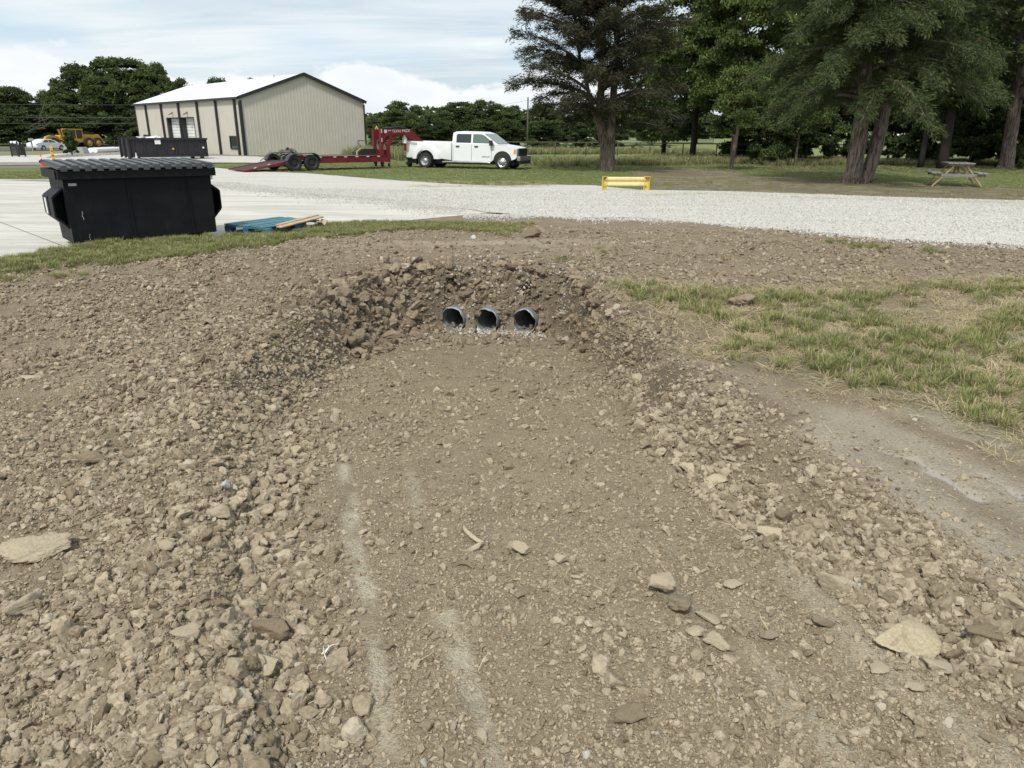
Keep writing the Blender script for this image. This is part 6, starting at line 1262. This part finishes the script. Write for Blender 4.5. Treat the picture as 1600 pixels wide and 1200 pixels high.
# ------------------------------------------------------------------ pipe fence along the pasture
M_RUST = simple('fence_pipe', (.085, .07, .06), .8)
def fence(P, hgts, rails, label, name='pipe_fence', r=.04, post_every=2.6, mat=None, mesh=False, z_off=0):
    e = empty(name, (P[0].x, P[0].y, float(base(P[0].y))), 0, label, 'fence'); O = e.location; tot = 0
    for a, b in zip(P[:-1], P[1:]):
        L_ = (b - a).length; n = max(1, round(L_ / post_every))
        for k in range(n + 1):
            if k == n and b is not P[-1]: continue
            q = a + (b - a) * k / n; zb = float(base(q.y)); bm = bmesh.new(); add_tube(bm, [(q.x - O.x, q.y - O.y, zb - O.z - .1), (q.x - O.x, q.y - O.y, zb - O.z + hgts)], r * 1.15, 6); bobj('post', bm, mat or M_RUST, e)
        for rz_ in rails:
            bm = bmesh.new(); add_tube(bm, [(a + (b - a) * k / 12 - O).xy.to_3d() + Vector((0, 0, float(base((a + (b - a) * k / 12).y)) - O.z + rz_)) for k in range(13)], r, 6); bobj('rail', bm, mat or M_RUST, e)
    return e
Df = 66; FP = [at_y(px, 230, D_) for px, D_ in ((560, 70), (820, Df), (1120, 62), (1420, 60), (1700, 60))]
hh_ = at_y(1000, 223.5, 64).z - float(base(64)); fence(FP, hh_, (hh_,), 'brown pipe fence with single top rail along the weedy pasture edge')
g1, g2 = at_y(1152, 235, 62), at_y(1205, 235, 62); fence([g1, g2], hh_ * .98, (hh_ * .30, hh_ * .62, hh_ * .95), 'brown pipe gate at the right end of the weedy fence', 'pipe_gate', .035, 3.2)
FP = [at_y(965, 215, 170), at_y(1115, 215, 170)]; fence(FP, 1.7, (.3, .65, 1.0, 1.35, 1.65), 'pale green steel stock panels far out in the pasture', 'stock_panel_fence', .05, 4.0, simple('panel_green', (.22, .28, .26), .6))
FP = [at_y(150, 235, 99), at_y(212, 235, 99)]; fence(FP, 1.2, (.6, 1.15), 'low dark fence behind the motor grader', 'wire_fence', .03, 3.0, M_BLACK)

# ------------------------------------------------------------------ trees
def leaf_mat(name, dark, light, warm=(.16, .12, .07), tr=.25):
    t = NT(name); a = t.attr('tint'); oi = t.n('ShaderNodeObjectInfo'); c = t.mix(a.outputs['Fac'], dark, light)
    c = t.hsv(c, .5, 1.0, t.math('ADD', .88, t.math('MULTIPLY', oi.outputs['Random'], .24))); c = t.mix(t.math('MULTIPLY', t.attr('dead').outputs['Fac'], .8), c, warm)
    t.col(c); t.rough(.62); t.b.inputs['Specular IOR Level'].default_value = .22
    b = t.n('ShaderNodeBsdfTranslucent'); t.l(c, b.inputs[0]); mx = t.n('ShaderNodeMixShader'); mx.inputs[0].default_value = tr; t.l(t.b.outputs[0], mx.inputs[1]); t.l(b.outputs[0], mx.inputs[2]); t.l(mx.outputs[0], t.out.inputs[0]); return t.m
M_LEAF = leaf_mat('foliage_broadleaf', (.040, .064, .019), (.115, .155, .048)); M_LEAFL = leaf_mat('foliage_light', (.050, .080, .020), (.14, .185, .055)); M_CED = leaf_mat('foliage_cedar', (.034, .055, .020), (.105, .14, .05)); M_CEDB = leaf_mat('foliage_cedar_brown', (.030, .036, .020), (.075, .075, .04)); M_DLEAF = leaf_mat('foliage_dark', (.026, .044, .013), (.080, .112, .034), tr=.15)
t = NT('bark'); n = t.noise(3, 8, .7, sc=(6, 6, .6)); t.col(t.mix(t.ramp(n, [(.42, 0.), (.58, 1.)]), (.055, .042, .034), (.23, .19, .16))); t.rough(.95); t.bump(n, 1.0, .06); M_BARK = t.m
M_BARKD = simple('bark_dark', (.03, .025, .021), .95, var=.3, vscale=5)
def leaves(Cn, Dr, size, asp, rs, tint, dead=None, jitter=.6):
    """a rhombic leaf face at each centre, long axis near Dr"""
    n = len(Cn); A = Dr + rs.normal(0, jitter, (n, 3)); A /= np.linalg.norm(A, axis=1)[:, None] + 1e-9; B = np.cross(A, rs.normal(size=(n, 3))); B /= np.linalg.norm(B, axis=1)[:, None] + 1e-9
    s = (size * rs.uniform(.6, 1.35, n))[:, None]; A = A * s; B = B * s * asp; V = np.stack([Cn - A, Cn + B * 1.0, Cn + A, Cn - B * 1.0], 1).reshape(-1, 3); Fq = np.arange(4 * n).reshape(n, 4)
    return V, Fq, np.repeat(tint, 4), np.repeat(dead if dead is not None else np.zeros(n), 4)
def crown_mesh(name, seed, n_blob=60, per=260, leaf=.05, z0=.12, mat=None, top=1.0, flat=1.0, prof=None, ar=.42):
    """unit crown: radius 1 about the axis, from z0 up to 1"""
    rs = np.random.default_rng(seed); Cs, Ds, Ts = [], [], []
    prof = prof or (lambda t: max(.05, 1 - abs(2 * min(1, max(0, t)) - .84) ** 2.6 / (1.16 ** 2.6)) ** .5)
    lob = rs.uniform(0, 6.28, 4)
    for i in range(n_blob):
        t_ = rs.random() ** .9; a = rs.random() * 6.283; rr = prof(t_) * (1 + .22 * math.sin(2 * a + lob[0]) + .18 * math.sin(3 * a + lob[1] + t_ * 5)) * .80
        q = rs.random() ** .35; c = np.array([math.cos(a) * rr * q, math.sin(a) * rr * q, z0 + (1 - z0) * (t_ * .88 + .04)]); br = rs.uniform(.13, .27); m = int(per * (br / .2) ** 2)
        u = rs.normal(size=(m, 3)); u /= np.linalg.norm(u, axis=1)[:, None]; u[:, 2] = np.where(u[:, 2] < -.2, -u[:, 2] * rs.random(m), u[:, 2]); rad = br * (rs.random(m) ** .45) * (1 + .35 * fbm(u[:, 0] * 2.5 + i, u[:, 1] * 2.5 + u[:, 2] * 2, 2, seed))
        P = c + u * rad[:, None] * np.array([1, 1, .85 * ar * flat]); Cs.append(P); Ds.append(u * .3 + rs.normal(0, .6, (m, 3))); Ts.append(np.full(m, rs.uniform(.1, .8)) + rs.normal(0, .18, m))
    Cs, Ds, Ts = np.concatenate(Cs), np.concatenate(Ds), np.clip(np.concatenate(Ts), 0, 1)
    V, Fq, tn, de = leaves(Cs, Ds, np.full(len(Cs), leaf), .55, rs, Ts); Cr = np.repeat(Cs[:, 2], 4); V[:, 2] = Cr + (V[:, 2] - Cr) * ar; return np_mesh(name, V, Fq, 4, [mat], False, {'tint': tn, 'dead': de})
PROTO = [crown_mesh('crown', 1000 + i, 120, 250, .033, .10, M_LEAF, ar=.45) for i in range(4)]
PROTOL = [crown_mesh('crown', 1020 + i, 170, 380, .023, .20, M_LEAFL, ar=.34) for i in range(2)]
PROTOD = [crown_mesh('crown', 1040 + i, 100, 260, .036, .05, M_DLEAF, ar=.55) for i in range(2)]
def trunk_mesh(seed, forks=5, base_r=.045, mat=None):
    rs = random.Random(seed); bm = bmesh.new(); add_tube(bm, [(0, 0, -.03), (0.01, 0, .1), (.02, .01, .28), (.0, .02, .55), (.02, .0, .85)], [base_r * 1.2, base_r, base_r * .8, base_r * .5, base_r * .15], 9, flute=.08)
    for i in range(forks):
        a = rs.uniform(0, 6.28); z = rs.uniform(.18, .5); l = rs.uniform(.4, .7); add_tube(bm, [(0.01, 0, z), (math.cos(a) * l * .4, math.sin(a) * l * .4, z + .12), (math.cos(a) * l, math.sin(a) * l, z + .3)], [base_r * .5, base_r * .35, base_r * .1], 6)
    me = bpy.data.meshes.new('trunk'); bm.to_mesh(me); bm.free(); me.materials.append(mat or M_BARKD); return me
TRUNKS = [trunk_mesh(i) for i in range(4)]
def tree(px, D, top_row, wpx, label, protos=PROTO, name='broadleaf_tree', group=None, i=[0], base_row=None, cat='tree', squash=1.0):
    i[0] += 1; p = at_y(px, 200, D); zb = float(base(D)); pt_ = at_y(px, top_row, D); hgt = pt_.z - zb; r = wpx / scale_at(p) / 2
    e = empty(name, (p.x, D, zb - .05), random.uniform(0, 6.28), label, cat, group); e.scale = (r, r * squash, hgt)
    link(bpy.data.objects.new('crown', protos[i[0] % len(protos)]), e); link(bpy.data.objects.new('trunk', TRUNKS[i[0] % 4]), e); return e
GL_, GM_, GR_ = 'trees behind the left yard', 'trees along the middle skyline', 'tall trees behind the right lawn'
# left: big rounded mass, then lower trees at the edge
for a in ((200, 142, 89, 150, 'tallest broad green tree, rising left of the warehouse roof'), (140, 138, 96, 110, 'rounded tree whose crown forms the left shoulder of the tallest mass'), (100, 132, 132, 80, 'lower green tree directly behind the yellow grader'), (255, 144, 98, 80, 'tree crown with ragged right edge just left of the warehouse roof'),
          (168, 130, 118, 90, 'front tree below the tallest tree, above the grader cab'), (230, 134, 122, 90, 'dark tree hard against the far end of the warehouse'), (290, 128, 122, 70, 'tree top peeping over the far end of the white roof'), (345, 130, 121, 80, 'low tree top just above the white roof ridge at left'), (25, 126, 134, 90, 'dark tree at the far left edge of the view'), (-25, 122, 124, 90, 'tree crown cut by the left picture edge'),
          (65, 132, 160, 80, 'low tree filling the dip between left edge trees and the tall mass'), (92, 126, 158, 60, 'low tree behind the raised arms of the yellow grader'), (400, 134, 121, 30, 'small sprig of tree top above the roof middle'), (433, 134, 116.5, 24, 'small tree top showing over the roof left of the gable peak'), (-90, 92, 130, 90, 'tree beyond the left picture edge')):
    tree(*a, group=GL_)
for a, w_ in (((15, 120, 170, 90), 'behind the black barred rack'), ((60, 122, 178, 90), 'behind the white car'), ((120, 122, 178, 90), 'behind the cab of the yellow grader'), ((175, 122, 180, 90), 'right of the yellow grader'), ((225, 122, 178, 90), 'touching the far corner of the warehouse'), ((-60, 118, 170, 100), 'cut by the left picture edge')):
    tree(*a, 'low dark undergrowth tree ' + w_, PROTOD, 'understorey_tree', 'dark undergrowth behind the left yard')
# middle skyline
for a in ((628, 135, 156, 74, 'rounded tree standing apart above the red trailer neck'), (600, 150, 176, 60, 'low tree beside the right wall of the warehouse'), (672, 150, 178, 60, 'lowest tree in the dip of the middle skyline'), (720, 145, 158, 84, 'broad tree above the pickup cab on the middle skyline'), (760, 142, 154, 80, 'highest tree above the pickup hood on the middle skyline'), (800, 140, 164, 70, 'tree just left of the utility pole on the middle skyline'), (845, 138, 160, 80, 'skyline tree right of the utility pole'), (585, 160, 182, 40, 'dark tree touching the warehouse corner'),
          (900, 150, 165, 90, 'skyline tree behind the left half of the single cedar'), (960, 150, 170, 90, 'skyline tree directly behind the single cedar trunk'), (1020, 155, 172, 90, 'skyline tree just right of the single cedar trunk'), (1090, 170, 180, 100, 'far tree seen under the leafy tree between the cedars')):
    tree(*a, group=GM_)
for a, w_ in (((610, 128, 192, 60), 'behind the yellow road sign'), ((655, 126, 190, 60), 'above the trailer neck'), ((700, 128, 188, 70), 'above the rear of the pickup'), ((750, 126, 186, 70), 'above the pickup cab'), ((800, 126, 186, 70), 'just left of the utility pole'), ((850, 124, 186, 70), 'right of the utility pole above the distant white pickup'), ((900, 126, 190, 70), 'left of the single cedar trunk'), ((950, 128, 192, 60), 'directly behind the single cedar trunk')):
    tree(*a, 'low dark skyline tree ' + w_, PROTOD, 'understorey_tree', 'dark lower trees of the middle skyline')
# right: high leafy trees whose tops leave the picture
for a in ((1085, 62, -70, 210, 'light green leafy tree between the two cedars with sky showing through', PROTOL), (1150, 56, -120, 190, 'tall leafy tree left of the twin-trunk cedar', PROTOL), (1235, 68, -110, 240, 'tall leafy tree behind the left limbs of the twin cedar', PROTO), (1330, 70, -140, 240, 'tall tree directly behind the twin cedar', PROTO), (1430, 68, -130, 240, 'tall leafy tree behind the picnic table', PROTO), (1530, 66, -120, 240, 'tall leafy tree left of the right-hand cedar', PROTO), (1640, 62, -140, 240, 'tall leafy tree at the right edge of the view', PROTO), (1770, 60, -140, 240, 'tall leafy tree beyond the right edge', PROTO), (1040, 74, 40, 150, 'smaller leafy tree behind the right side of the single cedar', PROTO)):
    tree(*a[:5], a[5], group=GR_)
for a, w_ in (((1205, 52, 150, 95), 'just left of the twin cedar'), ((1265, 56, 140, 95), 'behind the left side of the twin cedar'), ((1330, 58, 135, 100), 'directly behind the twin trunks'), ((1395, 58, 140, 90), 'just right of the twin trunks'), ((1455, 56, 145, 90), 'behind the slim dark trunk'), ((1530, 56, 140, 100), 'behind the right end of the picnic table'), ((1600, 54, 140, 100), 'behind the right cedar trunk'), ((1680, 52, 130, 110), 'cut by the right picture edge'), ((1235, 60, 120, 100), 'behind the young pale-trunked tree'), ((1480, 60, 120, 110), 'behind the left end of the picnic table'), ((1160, 64, 160, 90), 'behind the slim young light green tree'), ((1555, 62, 170, 110), 'low and wide behind the right cedar, left of its trunk'), ((1640, 60, 170, 110), 'low and wide behind the right cedar, right of its trunk')):
    tree(*a, 'dense dark thicket tree ' + w_, PROTOD, 'thicket_tree', 'thicket under the right trees')
for px, D, lean, lab in ((1475, 47, -.05, 'dark leaning trunk left of picnic table, nearer the clearing'), (1441, 48, 0, 'slim dark trunk behind the lawn left of the picnic table')
):
    p = at_y(px, 245, D); zb = float(base(D)); e = empty('shaded_tree', (p.x, D, zb), 0, lab, 'tree'); bm = bmesh.new(); add_tube(bm, [(0, 0, -.1), (lean * .3, 0, 1.2), (lean, 0, 3.0), (lean * 1.6, .3, 5.5), (lean * 2, .3, 7.5)], [.36, .27, .25, .2, .08] if px > 1450 or px < 1300 else [.2, .16, .15, .1, .05], 10, flute=.1); bobj('trunk', bm, M_BARKD, e)
    cr = link(bpy.data.objects.new('crown', PROTOD[0]), e); cr.location = (lean, 0, 3.0); cr.scale = (2.6, 2.6, 5.5)
# small trees on the lawn edge
def small_tree(px, row, top, wpx, bot, label, mat, leaf=.05, n=60, per=90, tr_=.09, lean=0.0):
    p = at(px, row); k = 1 / scale_at(p); hgt = (row - top) * k; e = empty('young_tree', p, 0, label, 'tree'); rs = random.Random(px); bm = bmesh.new(); z1 = (row - bot) * k
    add_tube(bm, [(0, 0, -.05), (lean * .3, 0, z1 * .5), (lean * .6, 0, z1), (lean, .05, hgt * .9)], [tr_, tr_ * .8, tr_ * .7, .015], 8, flute=.08)
    for i in range(14):
        a = rs.uniform(0, 6.28); z = rs.uniform(z1 * .8, hgt * .75); l = wpx * k * .42 * rs.uniform(.6, 1); add_tube(bm, [(lean * .7, 0, z), (lean * .7 + math.cos(a) * l * .5, math.sin(a) * l * .5, z + .25), (lean * .7 + math.cos(a) * l, math.sin(a) * l, z + .35)], [tr_ * .35, tr_ * .2, .008], 5)
    bobj('trunk', bm, M_BARK, e, smooth=True); r = wpx * k / 2; m = crown_mesh('crown', px * 3 + 1, n, per, leaf / r, .0, mat, prof=lambda t: (1 - t * .55) * min(1, t * 6 + .5), ar=min(1.2, r / max(.3, hgt - z1 * .92))); c = link(bpy.data.objects.new('crown', m), e); c.location = (lean * .7, 0, z1 * .92); c.scale = (r, r, hgt - z1 * .92); return e
small_tree(1141, 265, 118, 125, 214, 'slim young tree with light green crown left of the twin cedar', M_LEAFL, .075, 80, 170, .14, .3)
small_tree(1242, 258, 160, 150, 212, 'young spreading tree with thin pale trunk left of twin cedar', M_LEAF, .07, 80, 170, .10)
e = small_tree(113, 243, 203, 26, 241, 'small dense conifer standing before the yellow grader', M_CED, .10, 70, 120, .08); e.name = 'small_conifer'
small_tree(205, 238, 204, 22, 232, 'thin sapling behind the left end of the black container', M_LEAF, .09, 40, 24, .05)

def spray_tree(name, p, label, trunks, limbs_z, crown_r, top, prof, seed, mat, n_limb=90, dens=1.0, sp=.085, droop=.35, dead_frac=.04, center=(0, 0), clear_side=None, sub=15, lv=30, asp=.20):
    """a juniper: trunks, visible limbs, and feathery sprays set along every limb"""
    rs = np.random.default_rng(seed); rr = random.Random(seed); e = empty(name, p, 0, label, 'tree'); tips_c, tips_d, tips_t, tips_dead = [], [], [], []
    for pts, rad in trunks:
        bm = bmesh.new(); P_ = [Vector(q) for q in pts]; fine = []; fr = []
        for i in range(len(P_) - 1):
            for k in range(4): f = k / 4; fine.append(P_[i].lerp(P_[i + 1], f) + Vector((rr.uniform(-.02, .02), rr.uniform(-.02, .02), 0))); fr.append(rad[i] * (1 - f) + rad[i + 1] * f)
        fine.append(P_[-1]); fr.append(rad[-1]); add_tube(bm, fine, fr, 22, flute=.10); bobj('trunk', bm, M_BARK, e, smooth=True)
    lb = bmesh.new()
    for i in range(n_limb):
        pts, rad = trunks[i % len(trunks)]; f = ((i + rr.random()) / n_limb); z = limbs_z[0] + (limbs_z[1] - limbs_z[0]) * f ** .85
        for a_, b_ in zip(pts[:-1], pts[1:]):
            if b_[2] >= z: break
        q = Vector(a_).lerp(Vector(b_), min(1, max(0, (z - a_[2]) / (b_[2] - a_[2] + 1e-6)))); az = i * 2.39996 + rr.uniform(-.4, .4); t_ = (z - limbs_z[0]) / (top - limbs_z[0]); L = crown_r * prof(t_) * rr.uniform(.78, 1.12); up_ = rr.uniform(.25, .6) + .5 * t_
        if clear_side: L *= clear_side(az, z)
        d0 = Vector((math.cos(az), math.sin(az), up_)).normalized(); ctr = []
        for k in range(9): s = k / 8; ctr.append(q + d0 * (L * s) + Vector((0, 0, -droop * L * s * s * (1.1 - .5 * t_))) + Vector((rr.uniform(-.05, .05), rr.uniform(-.05, .05), 0)) * s * 2)
        lr = .035 + .012 * L * (1 - t_ * .5); add_tube(lb, ctr, [lr * (1 - .9 * k / 8) for k in range(9)], 6, False)
        tone = rr.uniform(.15, .85); deadl = 1.0 if rr.random() < dead_frac else 0.0
        for j in range(int(sub * L / 2.6) + 4):
            s = .10 + .90 * rr.random() ** .8; kk = min(7, int(s * 8)); o = ctr[kk].lerp(ctr[kk + 1], s * 8 - kk); dirl = (ctr[kk + 1] - ctr[kk]).normalized(); side = dirl.cross(Vector((0, 0, 1))) * rr.choice((-1, 1)); bd = (dirl * rr.uniform(.3, 1.0) + side * rr.uniform(.2, 1.0) + Vector((0, 0, rr.uniform(-.35, .55)))).normalized(); bl = rr.uniform(.35, .95) * (1.15 - .45 * s)
            if j % 3 == 0: add_tube(lb, [o, o + bd * bl * .6, o + bd * bl + Vector((0, 0, -.08))], [.012, .008, .003], 3, False)
            m = int(lv * dens * bl * 1.5); u = rs.random(m) ** .8; Cc = np.array(o)[None] + np.array(bd)[None] * (bl * u)[:, None] + rs.normal(0, .045 + .09 * 1, (m, 3)) * (1.1 - .6 * u)[:, None]; Cc[:, 2] -= .22 * u * u * bl
            tips_c.append(Cc); tips_d.append(np.tile(np.array(bd) + np.array((0, 0, -.25)), (m, 1))); tips_t.append(np.clip(tone + .35 * (u - .5) + rs.normal(0, .12, m), 0, 1)); tips_dead.append(np.full(m, deadl) if deadl else (rs.random(m) < .03).astype(float))
    bobj('limbs', lb, M_BARK, e, smooth=True)['kind'] = 'stuff'
    Cc, Dd, Tt, De = map(np.concatenate, (tips_c, tips_d, tips_t, tips_dead)); V, Fq, tn, de = leaves(Cc, Dd, np.full(len(Cc), sp), asp, rs, Tt, De, .38); print(name, 'leaves', len(Cc))
    link(bpy.data.objects.new('crown', np_mesh('crown', V, Fq, 4, [mat], False, {'tint': tn, 'dead': de})), e); return e
# single cedar with several stems: ragged, sky shows through
p = at(948, 267); k = 1 / scale_at(p); Z = lambda row: (267 - row) * k; Xc = lambda px, row=None: ((px - 948) - ((948 - 739) / 3500 * (267 - row) if row is not None else 0)) * k; print('cedar1', p, k)
tr1 = [([(-.06, 0, -.15), (-.10, 0, .3), (-.16, 0, 1.2), (Xc(938, 190), .1, Z(190)), (Xc(942, 110), .2, Z(110)), (Xc(950, 0), .2, Z(0)), (Xc(950, -110), .2, Z(-110))], [.36, .28, .26, .22, .14, .08, .02]),
       ([(.08, -.05, -.15), (.12, -.05, .3), (.12, 0, 1.2), (Xc(956, 190), -.1, Z(190)), (Xc(962, 100), -.2, Z(100)), (Xc(966, 10), -.1, Z(10)), (Xc(970, -90), 0, Z(-90))], [.34, .27, .25, .20, .13, .07, .02]),
       ([(-.20, -.12, -.1), (-.24, -.12, .5), (Xc(941, 215), -.2, Z(215)), (Xc(925, 170), -.4, Z(170)), (Xc(908, 110), -.6, Z(110)), (Xc(900, 50), -.6, Z(50))], [.17, .15, .14, .11, .06, .02])]
spray_tree('cedar_tree', p, 'large single dark cedar with ragged crown on lawn behind the guard rail', tr1, (Z(205), Z(-85)), 150 * k, Z(-110), lambda t: max(.12, (1 - t) ** .62) * min(1, .78 + t * 3), 2001, M_CEDB, 150, 1.0, .10, .30, .02, sub=25, lv=36, asp=.17)
# twin-trunk cedar, dense and hanging
p = at(1336, 286); k = 1 / scale_at(p); Z = lambda row: (286 - row) * k; Xc = lambda px, row=None, x0=1336, r0=264: ((px - x0) - ((x0 - 739) / 3500 * (r0 - row) if row is not None else 0)) * k; print('cedar2', p, k)
tr2 = [([(Xc(1329), .0, -.15), (Xc(1330), 0, .25), (Xc(1335, 240), 0, Z(240)), (Xc(1342, 200), 0, Z(200)), (Xc(1346, 165), 0, Z(165)), (Xc(1350, 60), 0, Z(60)), (Xc(1350, -120), 0, Z(-120)), (Xc(1352, -220), 0, Z(-220))], [.42, .34, .31, .29, .27, .20, .12, .03]),
       ([(Xc(1350), .05, -.15), (Xc(1353), .05, .25), (Xc(1366, 235), .1, Z(235)), (Xc(1377, 195), .2, Z(195)), (Xc(1384, 165), .2, Z(165)), (Xc(1400, 60), .3, Z(60)), (Xc(1410, -100), .4, Z(-100)), (Xc(1412, -180), .4, Z(-180))], [.32, .27, .26, .25, .24, .18, .10, .03])]
spray_tree('cedar_tree', p, 'large dense cedar with two leaning trunks on the lawn left of picnic table', tr2, (Z(180), Z(-190)), 185 * k, Z(-230), lambda t: max(.1, (1 - t) ** .5) * min(1, .8 + t * 2.5), 2002, M_CED, 190, 1.0, .085, .52, .008, sub=28, lv=52, asp=.16)
bm = bmesh.new(); rr = random.Random(3)
for i in range(26): a = rr.uniform(0, 6.28); L_ = rr.uniform(.4, 1.1); q = Vector((.15 + math.cos(a) * .45, math.sin(a) * .3, 0)); add_tube(bm, [q, q + Vector((math.cos(a) * L_ * .5, math.sin(a) * .3, .25)), q + Vector((math.cos(a) * L_, math.sin(a) * .4, .08))], [.012, .008, .003], 4)
tag(bobj('fallen_twigs', bm, M_BARK, loc=p), 'fallen dead twigs round the foot of the twin-trunk cedar', 'twigs', kind='stuff')
# right-hand leaning cedar
p = at(1572, 264); k = 1 / scale_at(p); Z = lambda row: (264 - row) * k; Xc = lambda px, row=None, x0=1572, r0=264: ((px - x0) - ((x0 - 739) / 3500 * (r0 - row) if row is not None else 0)) * k
tr3 = [([(Xc(1570), 0, -.15), (Xc(1571), 0, .25), (Xc(1576, 230), 0, Z(230)), (Xc(1582, 195), 0, Z(195)), (Xc(1590, 150), 0, Z(150)), (Xc(1600, 60), 0, Z(60)), (Xc(1606, -100), 0, Z(-100)), (Xc(1606, -160), 0, Z(-160))], [.56, .44, .38, .36, .32, .22, .10, .03])]
spray_tree('cedar_tree', p, 'cedar with one stout leaning trunk at the right edge behind picnic table', tr3, (Z(178), Z(-150)), 165 * k, Z(-170), lambda t: max(.1, (1 - t) ** .55) * min(1, .7 + t * 3), 2003, M_CED, 120, 1.0, .13, .40, .01, sub=24, lv=28)
# shrubs in the weedy fence line and beside trunks
for i, (px, row, w, h_, lab) in enumerate(((1010, 238, 34, 34, 'tall leafy bush in the fence line right of the single cedar'), (890, 240, 26, 30, 'leafy bush in the fence line left of the single cedar'), (925, 240, 30, 20, 'low dark bush in fence line touching single cedar trunk'), (992, 240, 16, 16, 'small dark bush in fence line right of single cedar'), (1040, 240, 22, 18, 'brown green bush near the pipe gate'), (865, 240, 30, 16, 'low bush in the weeds right of the pickup'), (830, 240, 40, 22, 'rounded bush in the fence line just right of the pickup hood'), (640, 236, 40, 30, 'bush behind the red trailer neck'), (612, 238, 40, 26, 'weedy bush right of the warehouse corner'), (585, 238, 24, 20, 'low bush touching the warehouse right corner'), (1557, 263, 12, 9, 'small green bush left of the right cedar trunk'), (1592, 264, 14, 16, 'small green bush right of the right cedar trunk'), (786, 222, 60, 24, 'hedge-like bush behind the pickup cab'), (735, 224, 60, 22, 'hedge-like bush behind the pickup bed'))):
    p = at(px, row); k = 1 / scale_at(p)
    m = crown_mesh('foliage', 3000 + i, 26, 60, .07 / (w * k / 2), 0, M_LEAF if i % 3 else M_LEAFL, ar=w / 2 / h_); o = bpy.data.objects.new('shrub', m); link(o); o.location = p; o.scale = (w * k / 2, w * k / 2, h_ * k); tag(o, lab, 'shrub')
# dead branches by the far left trees
p = at_y(50, 232, 84); zb = float(base(84)); p.z = zb; bm = bmesh.new(); rr = random.Random(8)
def twig(q, d, L, r, depth):
    e_ = q + d * L; add_tube(bm, [q, q + d * L * .5 + Vector((0, 0, .1 * L * rr.uniform(-1, 1))), e_], [r, r * .8, r * .5], 4, False)
    if depth: 
        for _ in range(3): twig(q + d * L * rr.uniform(.4, 1), (d + Vector((rr.uniform(-.6, .6), rr.uniform(-.6, .6), rr.uniform(-.5, .4)))).normalized(), L * .6, r * .5, depth - 1)
for q, d in (((3, 0, 3.6), (-1, -.1, -.35)), ((2.6, .1, 3.0), (-.9, -.2, -.5)), ((2.5, 0, 5.2), (-.5, 0, -.9))): twig(Vector(q), Vector(d).normalized(), 1.7, .04, 3)
tag(bobj('fallen_branch', bm, simple('dead_branch', (.11, .095, .08), .9), loc=p), 'bare grey broken branches hanging by the far left trees', 'dead branch')
# far wood that closes the horizon
V, Fq, Tn = [], [], []; rs = np.random.default_rng(77); n = 52000; xx = rs.uniform(-520, 620, n); yy_ = 330 + rs.normal(0, 10, n); top = 9 + 4 * fbm(xx / 22, xx * 0, 4, 5) + 2 * fbm(xx / 6, xx * 0, 2, 6); zz = base(yy_) + top * rs.random(n) ** .7
Vv, Ff, tn, de = leaves(np.stack([xx, yy_, zz], 1), rs.normal(size=(n, 3)), np.full(n, .9), .7, rs, rs.random(n) * .7)
o = link(bpy.data.objects.new('distant_wood', np_mesh('distant_wood', Vv, Ff, 4, [M_LEAF], False, {'tint': tn, 'dead': de}))); o['kind'] = 'stuff'
